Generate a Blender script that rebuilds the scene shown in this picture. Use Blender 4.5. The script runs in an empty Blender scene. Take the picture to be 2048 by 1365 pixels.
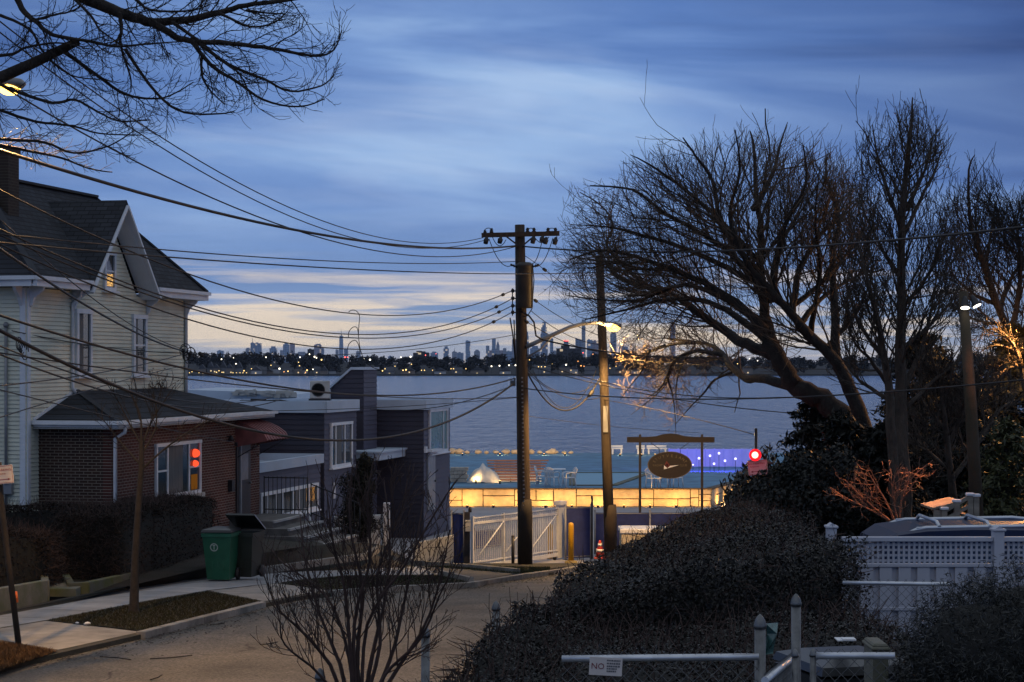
import bpy, bmesh, math, random
import numpy as np
from mathutils import Vector, Matrix
R = math.radians
random.seed(7)
rng = np.random.default_rng(7)
scene = bpy.context.scene
COL = scene.collection
# ---------------------------------------------------------------- camera model: 70 mm lens, level, horizon at row 730 of 1365
F, CX, HY, C = 3982.0, 1024.0, 730.0, 9.5


def W(px, py, d):
    return Vector(((px - CX) / F * d, d, C - (py - HY) / F * d))


cam = bpy.data.cameras.new('camera'); cam.lens = 70; cam.sensor_width = 36; cam.clip_end = 90000; cam.clip_start = .1
cam.shift_y = (HY - 682.5) / 2048
co = bpy.data.objects.new('camera', cam); COL.objects.link(co)
co.location = (0, 0, C); co.rotation_euler = (R(90), 0, 0)
scene.camera = co

# street level below the eye as a piecewise linear function of the distance
PROF = [(-60, 3.2), (15, 3.85), (25, 4.07), (31.7, 4.26), (37, 4.45), (43, 4.72), (50, 5.22), (58, 5.87), (70, 6.02), (85, 6.12), (400, 6.12)]


def hs(y):
    for (a, ha), (b, hb) in zip(PROF, PROF[1:]):
        if y <= b:
            return ha + (hb - ha) * (y - a) / (b - a)
    return PROF[-1][1]


def gz(y):
    return C - hs(y)


def gp(px, py, off=0.0, ymax=120):
    """street-level point seen at a pixel (lifted by off)"""
    a, b = 8.0, ymax
    for _ in range(50):
        m = (a + b) / 2
        if (py - HY) / F * m < hs(m) - off:
            a = m
        else:
            b = m
    return Vector(((px - CX) / F * a, a, gz(a) + off))


# ---------------------------------------------------------------- mesh builder
class MB:
    def __init__(s):
        s.v = []; s.f = []; s.m = []; s.smooth = []

    def add(s, verts, faces, mi=0, sm=False):
        n = len(s.v)
        s.v += [tuple(v) for v in verts]
        s.f += [tuple(i + n for i in f) for f in faces]
        s.m += [mi] * len(faces); s.smooth += [sm] * len(faces)
        return s

    def box(s, c, size, ax=None, mi=0, bev=0.0):
        c = Vector(c)
        X, Y, Z = ax if ax else (Vector((1, 0, 0)), Vector((0, 1, 0)), Vector((0, 0, 1)))
        a, b, h = size[0] / 2, size[1] / 2, size[2] / 2
        if bev:
            e = bev; vs = []; 
            for (k, q) in ((-h, e), (-h + e, 0), (h - e, 0), (h, e)):
                for (x, y) in ((-a + q, -b + q), (a - q, -b + q), (a - q, b - q), (-a + q, b - q)):
                    vs.append(c + X * x + Y * y + Z * k)
            fs = [(3, 2, 1, 0), (12, 13, 14, 15)]
            for r in range(3):
                for i in range(4):
                    j = (i + 1) % 4
                    fs.append((r * 4 + i, r * 4 + j, r * 4 + 4 + j, r * 4 + 4 + i))
            return s.add(vs, fs, mi)
        vs = [c + X * x + Y * y + Z * z for z in (-h, h) for (x, y) in ((-a, -b), (a, -b), (a, b), (-a, b))]
        return s.add(vs, [(3, 2, 1, 0), (4, 5, 6, 7), (0, 1, 5, 4), (1, 2, 6, 5), (2, 3, 7, 6), (3, 0, 4, 7)], mi)

    def beam(s, p, q, w, h, mi=0, up=(0, 0, 1)):
        p, q = Vector(p), Vector(q); d = q - p; L = d.length; d.normalize()
        up = Vector(up)
        if abs(d.dot(up)) > .98: up = Vector((0, 1, 0))
        x = d.cross(up).normalized(); z = x.cross(d)
        return s.box((p + q) / 2, (w, L, h), (x, d, z), mi)

    def tube(s, pts, rad, n=8, mi=0, cap=True, sm=True):
        pts = [Vector(p) for p in pts]
        if not hasattr(rad, '__len__'): rad = [rad] * len(pts)
        vs = []; ref = None
        for i, p in enumerate(pts):
            t = (pts[min(i + 1, len(pts) - 1)] - pts[max(i - 1, 0)]).normalized()
            if ref is None:
                ref = Vector((0, 0, 1)) if abs(t.z) < .9 else Vector((1, 0, 0))
            x = t.cross(ref).normalized(); y = x.cross(t); ref = y
            for k in range(n):
                a = 2 * math.pi * k / n
                vs.append(p + (x * math.cos(a) + y * math.sin(a)) * rad[i])
        fs = [(i * n + k, i * n + (k + 1) % n, (i + 1) * n + (k + 1) % n, (i + 1) * n + k) for i in range(len(pts) - 1) for k in range(n)]
        s.add(vs, fs, mi, sm)
        if cap:
            b = len(s.v) - len(vs)
            for ring in (range(n - 1, -1, -1), range((len(pts) - 1) * n, len(pts) * n)):
                s.f.append(tuple(b + k for k in ring)); s.m.append(mi); s.smooth.append(False)
        return s

    def lathe(s, c, prof, n=16, mi=0, ax=None, sm=True):
        """profile of (radius, height) about the local z axis at c"""
        c = Vector(c)
        X, Y, Z = ax if ax else (Vector((1, 0, 0)), Vector((0, 1, 0)), Vector((0, 0, 1)))
        vs = [c + (X * math.cos(2 * math.pi * k / n) + Y * math.sin(2 * math.pi * k / n)) * max(r, 1e-4) + Z * h for r, h in prof for k in range(n)]
        m = len(prof)
        fs = [(i * n + k, i * n + (k + 1) % n, (i + 1) * n + (k + 1) % n, (i + 1) * n + k) for i in range(m - 1) for k in range(n)]
        fs += [tuple(range(n - 1, -1, -1)), tuple(range((m - 1) * n, m * n))]
        return s.add(vs, fs, mi, sm)

    def ball(s, c, r, n=10, mi=0, sc=(1, 1, 1)):
        m = max(4, n // 2)
        vs = []; c = Vector(c)
        for i in range(m + 1):
            a = math.pi * i / m - math.pi / 2
            for k in range(n):
                b = 2 * math.pi * k / n
                vs.append(c + Vector((math.cos(a) * math.cos(b) * sc[0], math.cos(a) * math.sin(b) * sc[1], math.sin(a) * sc[2])) * r)
        fs = [(i * n + k, i * n + (k + 1) % n, (i + 1) * n + (k + 1) % n, (i + 1) * n + k) for i in range(m) for k in range(n)]
        return s.add(vs, fs, mi, True)

    def prism(s, poly, off, mi=0):
        """closed polygon of 3-D points pushed along the vector off"""
        n = len(poly); off = Vector(off)
        vs = [Vector(p) for p in poly] + [Vector(p) + off for p in poly]
        fs = [tuple(range(n - 1, -1, -1)), tuple(range(n, 2 * n))] + [(i, (i + 1) % n, n + (i + 1) % n, n + i) for i in range(n)]
        return s.add(vs, fs, mi)

    def quad(s, *p, mi=0):
        return s.add(p, [tuple(range(len(p)))], mi)

    def build(s, name, mat, parent=None, origin=None, fix=True):
        me = bpy.data.meshes.new(name)
        if origin is None:
            origin = parent_world(parent)
        ox, oy, oz = origin
        me.from_pydata([(a - ox, b - oy, c - oz) for a, b, c in s.v], [], s.f)
        mats = mat if isinstance(mat, (list, tuple)) else [mat]
        for m in mats: me.materials.append(m)
        me.polygons.foreach_set('material_index', s.m)
        me.polygons.foreach_set('use_smooth', s.smooth)
        if fix:
            b = bmesh.new(); b.from_mesh(me)
            bmesh.ops.recalc_face_normals(b, faces=b.faces); b.to_mesh(me); b.free()
        me.update()
        o = bpy.data.objects.new(name, me); COL.objects.link(o)
        if parent: o.parent = parent
        else: o.location = origin
        return o


def parent_world(p):
    v = Vector((0, 0, 0))
    while p is not None:
        v = v + p.location; p = p.parent
    return v


def np_mesh(name, V, Fc, mat, parent=None, k=None, mi=None, smooth=False):
    """big mesh from numpy arrays; Fc is (n, 3|4)"""
    me = bpy.data.meshes.new(name)
    o0 = np.array(parent_world(parent))
    V = np.asarray(V, dtype=np.float32) - o0.astype(np.float32)
    n, w = Fc.shape
    me.vertices.add(len(V)); me.vertices.foreach_set('co', V.ravel())
    me.loops.add(n * w); me.loops.foreach_set('vertex_index', Fc.astype(np.int32).ravel())
    me.polygons.add(n)
    me.polygons.foreach_set('loop_start', np.arange(0, n * w, w, dtype=np.int32))
    me.polygons.foreach_set('loop_total', np.full(n, w, dtype=np.int32))
    mats = mat if isinstance(mat, (list, tuple)) else [mat]
    for m in mats: me.materials.append(m)
    if mi is not None: me.polygons.foreach_set('material_index', mi.astype(np.int32))
    if smooth: me.polygons.foreach_set('use_smooth', np.ones(n, dtype=bool))
    me.update(calc_edges=True); me.validate()
    o = bpy.data.objects.new(name, me); COL.objects.link(o)
    if parent: o.parent = parent
    return o


def tag(o, label=None, cat=None, group=None, kind=None):
    if label: o['label'] = label
    if cat: o['category'] = cat
    if group: o['group'] = group
    if kind: o['kind'] = kind
    return o


def thing(name, label, cat, loc=(0, 0, 0), group=None):
    o = bpy.data.objects.new(name, None); COL.objects.link(o); o.location = loc
    o.empty_display_size = .2
    return tag(o, label, cat, group)


def struct(name, mb, mat):
    return tag(mb.build(name, mat), kind='structure')


def single(name, mb, mat, label, cat, group=None, origin=None):
    if origin is None:
        xs = np.array(mb.v); lo, hi = xs.min(0), xs.max(0)
        origin = ((lo[0] + hi[0]) / 2, (lo[1] + hi[1]) / 2, lo[2])
    return tag(mb.build(name, mat, origin=origin), label, cat, group)


def dup(o, loc=None, label=None, parent=None):
    c = o.copy(); COL.objects.link(c); c.parent = parent
    if loc is not None: c.location = loc
    if label: c['label'] = label
    for ch in o.children: dup(ch, None, None, c)
    return c


# ---------------------------------------------------------------- materials
def lin(r, g, b):
    f = lambda c: (c / 255 / 12.92) if c / 255 <= .04045 else ((c / 255 + .055) / 1.055) ** 2.4
    return (f(r), f(g), f(b))


class NT:
    """tiny node-tree helper"""
    def __init__(s, mat):
        s.t = mat.node_tree

    def n(s, typ, ins=None, **kw):
        nd = s.t.nodes.new(typ)
        for k, v in kw.items(): setattr(nd, k, v)
        for k, v in (ins or {}).items():
            sock = nd.inputs[k]
            if isinstance(v, bpy.types.NodeSocket): s.t.links.new(v, sock)
            else: sock.default_value = v
        return nd

    def math(s, op, a, b=0.0, c=None):
        d = {0: a, 1: b}
        if c is not None: d[2] = c
        return s.n('ShaderNodeMath', d, operation=op).outputs[0]

    def mix(s, fac, a, b, bt='MIX'):
        nd = s.t.nodes.new('ShaderNodeMix'); nd.data_type = 'RGBA'; nd.blend_type = bt
        for k, v in ((0, fac), (6, a), (7, b)):
            if isinstance(v, bpy.types.NodeSocket): s.t.links.new(v, nd.inputs[k])
            else: nd.inputs[k].default_value = v if k == 0 else (*v[:3], 1)
        return nd.outputs[2]

    def ramp(s, fac, stops, interp='LINEAR'):
        nd = s.t.nodes.new('ShaderNodeValToRGB'); s.t.links.new(fac, nd.inputs[0])
        cr = nd.color_ramp; cr.interpolation = interp
        while len(cr.elements) < len(stops): cr.elements.new(.5)
        for e, (p, c) in zip(cr.elements, stops):
            e.position = p; e.color = (*c, 1) if hasattr(c, '__len__') else (c, c, c, 1)
        return nd.outputs[0]


def mat(name, col, rough=.8, metal=0.0, var=.25, scale=3.0, bump=0.0, bscale=30.0, col2=None, spec=.5, emit=None, stretch=None, detail=5):
    """principled material with noise-driven colour variation and optional bump"""
    m = bpy.data.materials.new(name); m.use_nodes = True
    t = NT(m); b = m.node_tree.nodes['Principled BSDF']
    b.inputs['Roughness'].default_value = rough; b.inputs['Metallic'].default_value = metal
    b.inputs['Specular IOR Level'].default_value = spec
    tc = t.n('ShaderNodeNewGeometry').outputs['Position']
    if stretch:
        tc = t.n('ShaderNodeVectorMath', {0: tc, 1: stretch}, operation='MULTIPLY').outputs[0]
    nz = t.n('ShaderNodeTexNoise', {'Vector': tc, 'Scale': scale, 'Detail': detail, 'Roughness': .6}).outputs[0]
    c2 = col2 if col2 else tuple(c * (1 - var) for c in col)
    c1 = col if col2 else tuple(min(1, c * (1 + var)) for c in col)
    cr = t.ramp(nz, [(.32, c2), (.68, c1)])
    m.node_tree.links.new(cr, b.inputs['Base Color'])
    if bump:
        nb = t.n('ShaderNodeTexNoise', {'Vector': tc, 'Scale': bscale, 'Detail': 6, 'Roughness': .65}).outputs[0]
        bp = t.n('ShaderNodeBump', {'Height': nb, 'Strength': min(1, bump), 'Distance': .02 * max(1, bump)}).outputs[0]
        m.node_tree.links.new(bp, b.inputs['Normal'])
    if emit:
        b.inputs['Emission Color'].default_value = (*emit[0], 1); b.inputs['Emission Strength'].default_value = emit[1]
    return m


def axis_coord(t, axis, sx=1.0, sz=1.0, up=(0, 0, 1)):
    pos = t.n('ShaderNodeNewGeometry').outputs['Position']
    u = t.n('ShaderNodeVectorMath', {0: pos, 1: tuple(axis)}, operation='DOT_PRODUCT').outputs['Value']
    w = t.n('ShaderNodeVectorMath', {0: pos, 1: tuple(up)}, operation='DOT_PRODUCT').outputs['Value']
    return t.n('ShaderNodeCombineXYZ', {0: t.math('MULTIPLY', u, sx), 1: t.math('MULTIPLY', w, sz)}).outputs[0]


def brick_mat(name, axis, c1, c2, mortar, bw=.21, bh=.07, mw=.010, up=(0, 0, 1), rough=.85, bump=.4, dirt=.35, offset=.5, spec=.3):
    m = bpy.data.materials.new(name); m.use_nodes = True
    t = NT(m); b = m.node_tree.nodes['Principled BSDF']
    b.inputs['Roughness'].default_value = rough; b.inputs['Specular IOR Level'].default_value = spec
    v = axis_coord(t, axis, up=up)
    br = t.n('ShaderNodeTexBrick', {'Vector': v, 'Color1': (*c1, 1), 'Color2': (*c2, 1), 'Mortar': (*mortar, 1), 'Scale': 1.0, 'Mortar Size': mw, 'Mortar Smooth': .2, 'Bias': 0.0, 'Brick Width': bw, 'Row Height': bh})
    br.offset = offset
    nz = t.n('ShaderNodeTexNoise', {'Vector': t.n('ShaderNodeNewGeometry').outputs['Position'], 'Scale': 1.3, 'Detail': 6, 'Roughness': .7}).outputs[0]
    d = t.ramp(nz, [(.3, 1 - dirt), (.7, 1.0)])
    m.node_tree.links.new(t.mix(1.0, br.outputs[0], d, 'MULTIPLY'), b.inputs['Base Color'])
    if bump:
        bp = t.n('ShaderNodeBump', {'Height': br.outputs['Fac'], 'Strength': bump, 'Distance': .006}, invert=True).outputs[0]
        m.node_tree.links.new(bp, b.inputs['Normal'])
    return m


def glow(name, col, strength):
    m = bpy.data.materials.new(name); m.use_nodes = True
    t = m.node_tree; t.nodes.remove(t.nodes['Principled BSDF'])
    e = t.nodes.new('ShaderNodeEmission'); e.inputs[0].default_value = (*col, 1); e.inputs[1].default_value = strength
    t.links.new(e.outputs[0], t.nodes['Material Output'].inputs[0])
    return m


M = {}
def asphalt_mat():
    m = bpy.data.materials.new('asphalt'); m.use_nodes = True; t = NT(m); b = m.node_tree.nodes['Principled BSDF']; b.inputs['Roughness'].default_value = .9; b.inputs['Specular IOR Level'].default_value = .3
    p = t.n('ShaderNodeNewGeometry').outputs['Position']
    N = lambda s, d=5, r=.6: t.n('ShaderNodeTexNoise', {'Vector': p, 'Scale': s, 'Detail': d, 'Roughness': r}).outputs[0]
    c = t.ramp(N(.35, 6, .65), [(.32, (.085, .078, .070)), (.68, (.20, .178, .155))])
    c = t.mix(1.0, c, t.ramp(N(24, 4, .75), [(.32, .35), (.68, 1.55)]), 'MULTIPLY')
    w = t.n('ShaderNodeVectorMath', {0: p, 1: t.n('ShaderNodeTexNoise', {'Vector': p, 'Scale': 1.2, 'Detail': 4}).outputs[1]}, operation='ADD').outputs[0]
    cr = t.n('ShaderNodeTexVoronoi', {'Vector': w, 'Scale': .30}, feature='DISTANCE_TO_EDGE').outputs['Distance']
    ck = t.math('MULTIPLY', t.ramp(cr, [(.004, 1.0), (.012, 0.0)]), t.ramp(N(.5), [(.48, 0.0), (.6, 1.0)]))
    c = t.mix(t.math('MULTIPLY', ck, .8), c, (.03, .028, .026))
    st = t.ramp(N(.9, 7, .7), [(.58, 0.0), (.72, .55)]); c = t.mix(st, c, (.06, .055, .05))
    m.node_tree.links.new(c, b.inputs['Base Color'])
    m.node_tree.links.new(t.n('ShaderNodeBump', {'Height': N(55, 4), 'Strength': .8, 'Distance': .012}).outputs[0], b.inputs['Normal'])
    return m
M['asphalt'] = asphalt_mat()
M['concrete'] = mat('concrete', (.40, .40, .40), .85, var=.18, scale=1.6, bump=.25, bscale=60)
M['kerb'] = mat('kerb_stone', (.21, .20, .185), .9, var=.45, scale=2.2, bump=.8, bscale=30, detail=8)
M['oldconcrete'] = mat('weathered_concrete', (.17, .16, .14), .9, scale=2.2, bump=.5, bscale=30, col2=(.085, .10, .045))
M['soil'] = mat('soil', (.055, .047, .036), .95, col2=(.028, .03, .018), scale=2.2, bump=1, bscale=22)
M['deadgrass'] = mat('dead_grass', (.12, .075, .035), .95, col2=(.05, .035, .02), scale=5, bump=1, bscale=40)
M['trim'] = mat('white_trim', (.62, .66, .72), .55, var=.08, scale=2)
M['white'] = mat('white_paint', (.72, .73, .75), .5, var=.08, scale=3)
M['siding'] = mat('cream_siding', (.60, .61, .50), .65, var=.13, scale=1.1, detail=8)
M['pole'] = mat('pole_wood', (.046, .032, .023), .9, var=.45, scale=2.5, bump=.9, bscale=14, stretch=(6, 6, .5))
M['greypole'] = mat('weathered_pole_wood', (.040, .030, .022), .9, var=.4, scale=2.2, bump=.8, bscale=14, stretch=(6, 6, .5))
M['black'] = mat('black_rubber', (.012, .012, .014), .6, var=.3)
M['iron'] = mat('dark_iron', (.03, .03, .034), .5, var=.3, metal=.4)
M['galv'] = mat('galvanised_steel', (.15, .155, .16), .48, metal=.8, var=.3, scale=14, bump=.1)
M['grey'] = mat('grey_metal', (.22, .23, .25), .5, metal=.3, var=.2)
M['bark'] = mat('bark', (.026, .020, .017), .9, var=.55, scale=6, bump=4, bscale=16, stretch=(1, 1, .45))
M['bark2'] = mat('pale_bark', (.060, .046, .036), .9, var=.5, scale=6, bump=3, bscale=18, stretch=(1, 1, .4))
M['twig'] = mat('red_brown_twig', (.05, .028, .023), .85, var=.4, scale=8)
M['green'] = mat('green_plastic', (.012, .10, .055), .45, var=.15, scale=4)
M['darkplastic'] = mat('dark_plastic', (.02, .022, .024), .35, var=.2)
M['yellow'] = mat('yellow_paint', (.55, .30, .01), .45, var=.15, scale=4)
M['orange'] = mat('orange_tape', (.8, .16, .02), .5, var=.1)
M['stucco'] = mat('white_stucco', (.52, .52, .50), .85, scale=1.6, col2=(.33, .33, .31), bump=.3)
M['curtain'] = mat('curtain_cloth', (.12, .125, .13), .9, var=.3, scale=6, stretch=(8, 8, .3))
M['bluemesh'] = mat('blue_privacy_mesh', (.016, .028, .13), .85, var=.25, scale=3, bump=.3, bscale=90)


def glass(name='window_glass', col=(.02, .025, .03), rough=.06, spec=.8):
    return mat(name, col, rough, var=.5, scale=1.2, spec=spec, bump=.06, bscale=3)


M['glass'] = glass()
M['warmroom'] = glow('lit_room', (1.0, .55, .2), .5)

# ---------------------------------------------------------------- world: dusk sky with drawn-out clouds
world = bpy.data.worlds.new('World'); scene.world = world; world.use_nodes = True
t = NT(world); wn = world.node_tree
bg = wn.nodes['Background']
SUN_EL, SUN_AZ = R(1.0), R(32)
sky = t.n('ShaderNodeTexSky', sky_type='NISHITA', sun_disc=False, sun_elevation=SUN_EL, sun_rotation=SUN_AZ, air_density=1.4, dust_density=1.5, ozone_density=3.0)
dirv = t.n('ShaderNodeTexCoord').outputs['Generated']
sx = t.n('ShaderNodeSeparateXYZ', {0: dirv}); X, Y, Z = sx.outputs
zc = t.math('MAXIMUM', Z, 0.0)
yy = t.math('MAXIMUM', Y, .05)
A, E = t.math('DIVIDE', X, yy), t.math('DIVIDE', zc, yy)          # tangent azimuth and elevation on the sunset side
front = t.ramp(Y, [(.35, 0.0), (.85, 1.0)])


def cnoise(ka, ke, scale, w, detail=6, dist=.6, tilt=0.0):
    v = t.n('ShaderNodeCombineXYZ', {0: t.math('MULTIPLY', A, ka), 1: t.math('MULTIPLY', t.math('ADD', E, t.math('MULTIPLY', A, tilt)), ke)}).outputs[0]
    return t.n('ShaderNodeTexNoise', {'Vector': v, 'Scale': scale, 'Detail': detail, 'Roughness': .55, 'Distortion': dist, 'W': w}, noise_dimensions='4D').outputs[0]


def gauss(a0, e0, sa, se):
    q = t.math('ADD', t.math('POWER', t.math('DIVIDE', t.math('SUBTRACT', A, a0), sa), 2.0), t.math('POWER', t.math('DIVIDE', t.math('SUBTRACT', E, e0), se), 2.0))
    return t.math('POWER', 2.718, t.math('MULTIPLY', q, -1.0))


base = t.ramp(t.math('POWER', zc, .5), [(0.0, lin(188, 180, 186)), (.09, lin(182, 188, 205)), (.15, lin(150, 172, 208)), (.22, lin(120, 153, 207)), (.30, lin(112, 150, 212)), (.37, lin(96, 134, 198)), (.43, lin(72, 106, 170)), (.48, lin(74, 105, 165)), (.62, (.36, .41, .50)), (1.0, (.42, .47, .55))])
big = cnoise(3.6, 24.0, 1.0, 1.3, 4.5, .6, .06)
bright = t.math('ADD', t.math('MULTIPLY', gauss(.012, .132, .075, .026), .85), t.math('MULTIPLY', gauss(-.045, .108, .10, .016), .9))
bright = t.math('ADD', bright, t.math('MULTIPLY', gauss(-.20, .10, .12, .035), .35))
bright = t.math('ADD', bright, t.math('MULTIPLY', gauss(-.05, .068, .17, .026), .30))
lum = t.math('ADD', big, t.math('MULTIPLY', bright, .24))
shade = t.ramp(lum, [(.30, lin(62, 92, 150)), (.46, lin(92, 126, 187)), (.60, lin(121, 153, 207)), (.76, lin(158, 188, 230)), (.95, lin(190, 210, 238))])
band = t.math('MULTIPLY', t.ramp(E, [(.03, 0.0), (.07, .85), (.16, .9), (.22, .3), (.35, 0.0)]), front)
c = t.mix(band, base, shade)
wisp = t.math('MULTIPLY', t.ramp(cnoise(7.5, 70.0, 1.0, 5.1, 4, .6, .08), [(.44, 0.0), (.78, 1.0)]), t.math('MULTIPLY', t.ramp(bright, [(.02, .15), (.6, 1.0)]), band))
c = t.mix(t.math('MULTIPLY', wisp, .40), c, lin(200, 214, 238))
# slate bars and warm streaks low over the horizon
bar = t.math('MULTIPLY', t.ramp(cnoise(6.0, 95.0, 1.0, 9.4, 5, .5), [(.40, 0.0), (.66, 1.0)]), t.ramp(E, [(.008, .0), (.022, .55), (.038, 1.0), (.058, .8), (.085, .0)]))
c = t.mix(t.math('MULTIPLY', t.math('MULTIPLY', bar, .8), front), c, lin(112, 140, 188))
low = t.ramp(E, [(.0, .5), (.006, .9), (.018, 1.0), (.030, .9), (.046, .45), (.058, .0)])
warm = t.math('MULTIPLY', t.ramp(t.math('ADD', cnoise(8.0, 190.0, 1.0, 2.2, 6, .5), t.math('ADD', t.math('MULTIPLY', gauss(-.14, .019, .06, .010), .34), t.math('MULTIPLY', gauss(.03, .016, .07, .008), .16))), [(.50, 0.0), (.66, 1.0)]), low)
c = t.mix(t.math('MULTIPLY', t.math('MULTIPLY', warm, .85), front), c, (1.2, .95, .66))
# the sky dims away from the sunset side
dim = t.mix(t.math('MULTIPLY', t.ramp(E, [(.04, 0.0), (.14, 1.0), (.26, 1.0), (.5, 0.0)]), front), (1, 1, 1), t.ramp(t.math('ABSOLUTE', t.math('SUBTRACT', A, -.03)), [(.12, (1, 1, 1)), (.29, (.50, .53, .62))]))
c = t.mix(1.0, c, dim, 'MULTIPLY')
c = t.mix(1.0, c, t.mix(t.ramp(E, [(.0, .45), (.02, .8), (.2, 1.0), (.4, 0.0)]), (1, 1, 1), (1.10, 1.12, 1.11)), 'MULTIPLY')
fin = t.mix(.04, c, t.n('ShaderNodeVectorMath', {0: sky.outputs[0], 3: .10}, operation='SCALE').outputs[0])
wn.links.new(fin, bg.inputs[0]); bg.inputs[1].default_value = 1.0

sun = bpy.data.lights.new('sun', 'SUN'); sun.energy = .04; sun.angle = R(30); sun.color = (1, .8, .62)
so = bpy.data.objects.new('sun', sun); COL.objects.link(so)
sdir = Vector((math.sin(SUN_AZ) * math.cos(R(6)), math.cos(SUN_AZ) * math.cos(R(6)), math.sin(R(6))))
so.rotation_euler = sdir.to_track_quat('Z', 'Y').to_euler(); so.location = (0, 60, 40)

scene.view_settings.view_transform = 'Standard'; scene.view_settings.look = 'None'
scene.view_settings.exposure = 0; scene.view_settings.gamma = 1
cy = scene.cycles
cy.use_denoising = True; cy.max_bounces = 6; cy.diffuse_bounces = 2; cy.glossy_bounces = 3; cy.transmission_bounces = 4; cy.transparent_max_bounces = 12
cy.volume_bounces = 0; cy.sample_clamp_indirect = 3; cy.caustics_reflective = False; cy.caustics_refractive = False


def lamp(name, loc, power, col, radius=.08, spot=None, aim=None, blend=.5):
    l = bpy.data.lights.new(name, 'SPOT' if spot else 'POINT'); l.energy = power; l.color = col; l.shadow_soft_size = radius
    if spot: l.spot_size = spot; l.spot_blend = blend
    o = bpy.data.objects.new(name, l); COL.objects.link(o); o.location = loc
    if aim is not None: o.rotation_euler = (Vector(loc) - Vector(aim)).to_track_quat('Z', 'Y').to_euler()
    return o
# ================================================================ THE SETTING: land, street, water
def lampadd(name, loc, power, col, parent=None, **k):
    o = lamp(name, loc, power, col, **k)
    if parent is not None:
        o.location = Vector(loc) - parent_world(parent); o.parent = parent
    return o


def sheet(name, pts, off, m, skirt=0.0, base=None):
    b = bmesh.new()
    vs = [b.verts.new((p[0], p[1], 0)) for p in pts]
    b.faces.new(vs)
    for y, _ in PROF:
        bmesh.ops.bisect_plane(b, geom=b.verts[:] + b.edges[:] + b.faces[:], plane_co=(0, y, 0), plane_no=(0, 1, 0))
    bmesh.ops.triangulate(b, faces=b.faces[:])
    if skirt:
        ed = [e for e in b.edges if len(e.link_faces) == 1]
        r = bmesh.ops.extrude_edge_only(b, edges=ed)
        low = {v for v in r['geom'] if isinstance(v, bmesh.types.BMVert)}
    else:
        low = set()
    for v in b.verts:
        z = (base(v.co.x, v.co.y) if base else gz(v.co.y)) + off
        v.co.z = z - (skirt if v in low else 0)
    bmesh.ops.recalc_face_normals(b, faces=b.faces[:])
    if sum(f.normal.z for f in b.faces) < 0: bmesh.ops.reverse_faces(b, faces=b.faces[:])
    me = bpy.data.meshes.new(name); b.to_mesh(me); b.free(); me.materials.append(m)
    o = bpy.data.objects.new(name, me); COL.objects.link(o)
    return tag(o, kind='structure')


P = lambda px, py, off=0.0: tuple(gp(px, py, off)[:2])
# near land with the sea wall at its far edge
sheet('ground', [(-260, -60), (260, -60), (260, 121.5), (-260, 121.5)], -.03, M['soil'], 5.0)
kerb_px = [(117, 1304), (281, 1267), (400, 1237), (520, 1207), (600, 1191), (661, 1184), (802, 1174), (940, 1167), (1034, 1153), (1107, 1143), (1174, 1132)]
kerb = [P(x, y, .08) for x, y in kerb_px]
k0 = kerb[0]; dirn = (Vector(kerb[1]) - Vector(kerb[0])).normalized()
near = [(k0[0] - dirn.x * s, k0[1] - dirn.y * s) for s in (20, 8)]
road_left = near + kerb
sheet('road', road_left + [(9, 62), (14, 62), (12.5, 52), (7.2, 42), (4.2, 32), (1.5, 24), (-1.5, 15), (-5, 6), near[0]], -.02 + .004, M['asphalt'])
gut = mat('gutter_dust', (.035, .033, .03), .95, var=.5, scale=6, bump=.8, bscale=40)
# land inside the kerb, one step up from the road
OFF = .06
sheet('verge_base', road_left + [(4.2, 57.2), (-3.5, 57.6), (-40, 57.6), (-40, 6), near[0]], OFF, M['soil'], .16)
q = lambda x, y: P(x, y, OFF)
walk = [q(-160, 1256), q(0, 1226), q(129, 1195), q(334, 1169), q(455, 1152), q(560, 1146), q(700, 1141), q(834, 1134), q(878, 1150), q(690, 1152), q(560, 1167), q(416, 1182), q(91, 1242), q(-160, 1286)]
pdir = (-dirn.y, dirn.x, 0)
slab = brick_mat('pavement_slab', (dirn.x, dirn.y, 0), (.36, .37, .39), (.28, .29, .31), (.05, .05, .05), bw=1.5, bh=1.5, mw=.014, up=pdir, rough=.9, bump=.3, dirt=.4, offset=0.0)
sheet('sidewalk', walk, OFF + .012, slab)
apron = mat('apron_concrete', (.24, .225, .21), .9, var=.35, scale=1.6, bump=.4, bscale=60, detail=8)
sheet('driveway', [q(-160, 1288), q(91, 1243), q(281, 1265), q(117, 1301), q(40, 1289), q(0, 1283), q(-160, 1330)], OFF + .008, apron)
sheet('driveway', [q(416, 1183), q(556, 1168), q(662, 1183), q(600, 1190), q(524, 1205)], OFF + .008, apron)
vg = mat('winter_grass', (.030, .032, .014), .95, col2=(.034, .025, .017), scale=3.2, bump=1, bscale=38)
sheet('verge', [q(91, 1243), q(416, 1183), q(524, 1204), q(400, 1235), q(283, 1264)], OFF + .02, vg)
sheet('verge', [q(556, 1168), q(690, 1153), q(876, 1151), q(936, 1165), q(802, 1173), q(665, 1182)], OFF + .02, vg)
sheet('verge', [q(-160, 1335), q(0, 1284), q(40, 1291), q(117, 1304), q(0, 1344), q(-160, 1395)], OFF + .03, M['deadgrass'])
drk = mat('dark_paving', (.06, .058, .056), .9, var=.35, scale=1.6, bump=.5, bscale=40)
sheet('footpath', [q(836, 1134), q(1032, 1150), q(944, 1167), q(880, 1151)], OFF + .03, drk)
sheet('verge', [q(838, 1132), q(1036, 1149), q(1106, 1141), (2.4, 57.0), (-2.9, 57.0)], OFF + .05, vg)
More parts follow.
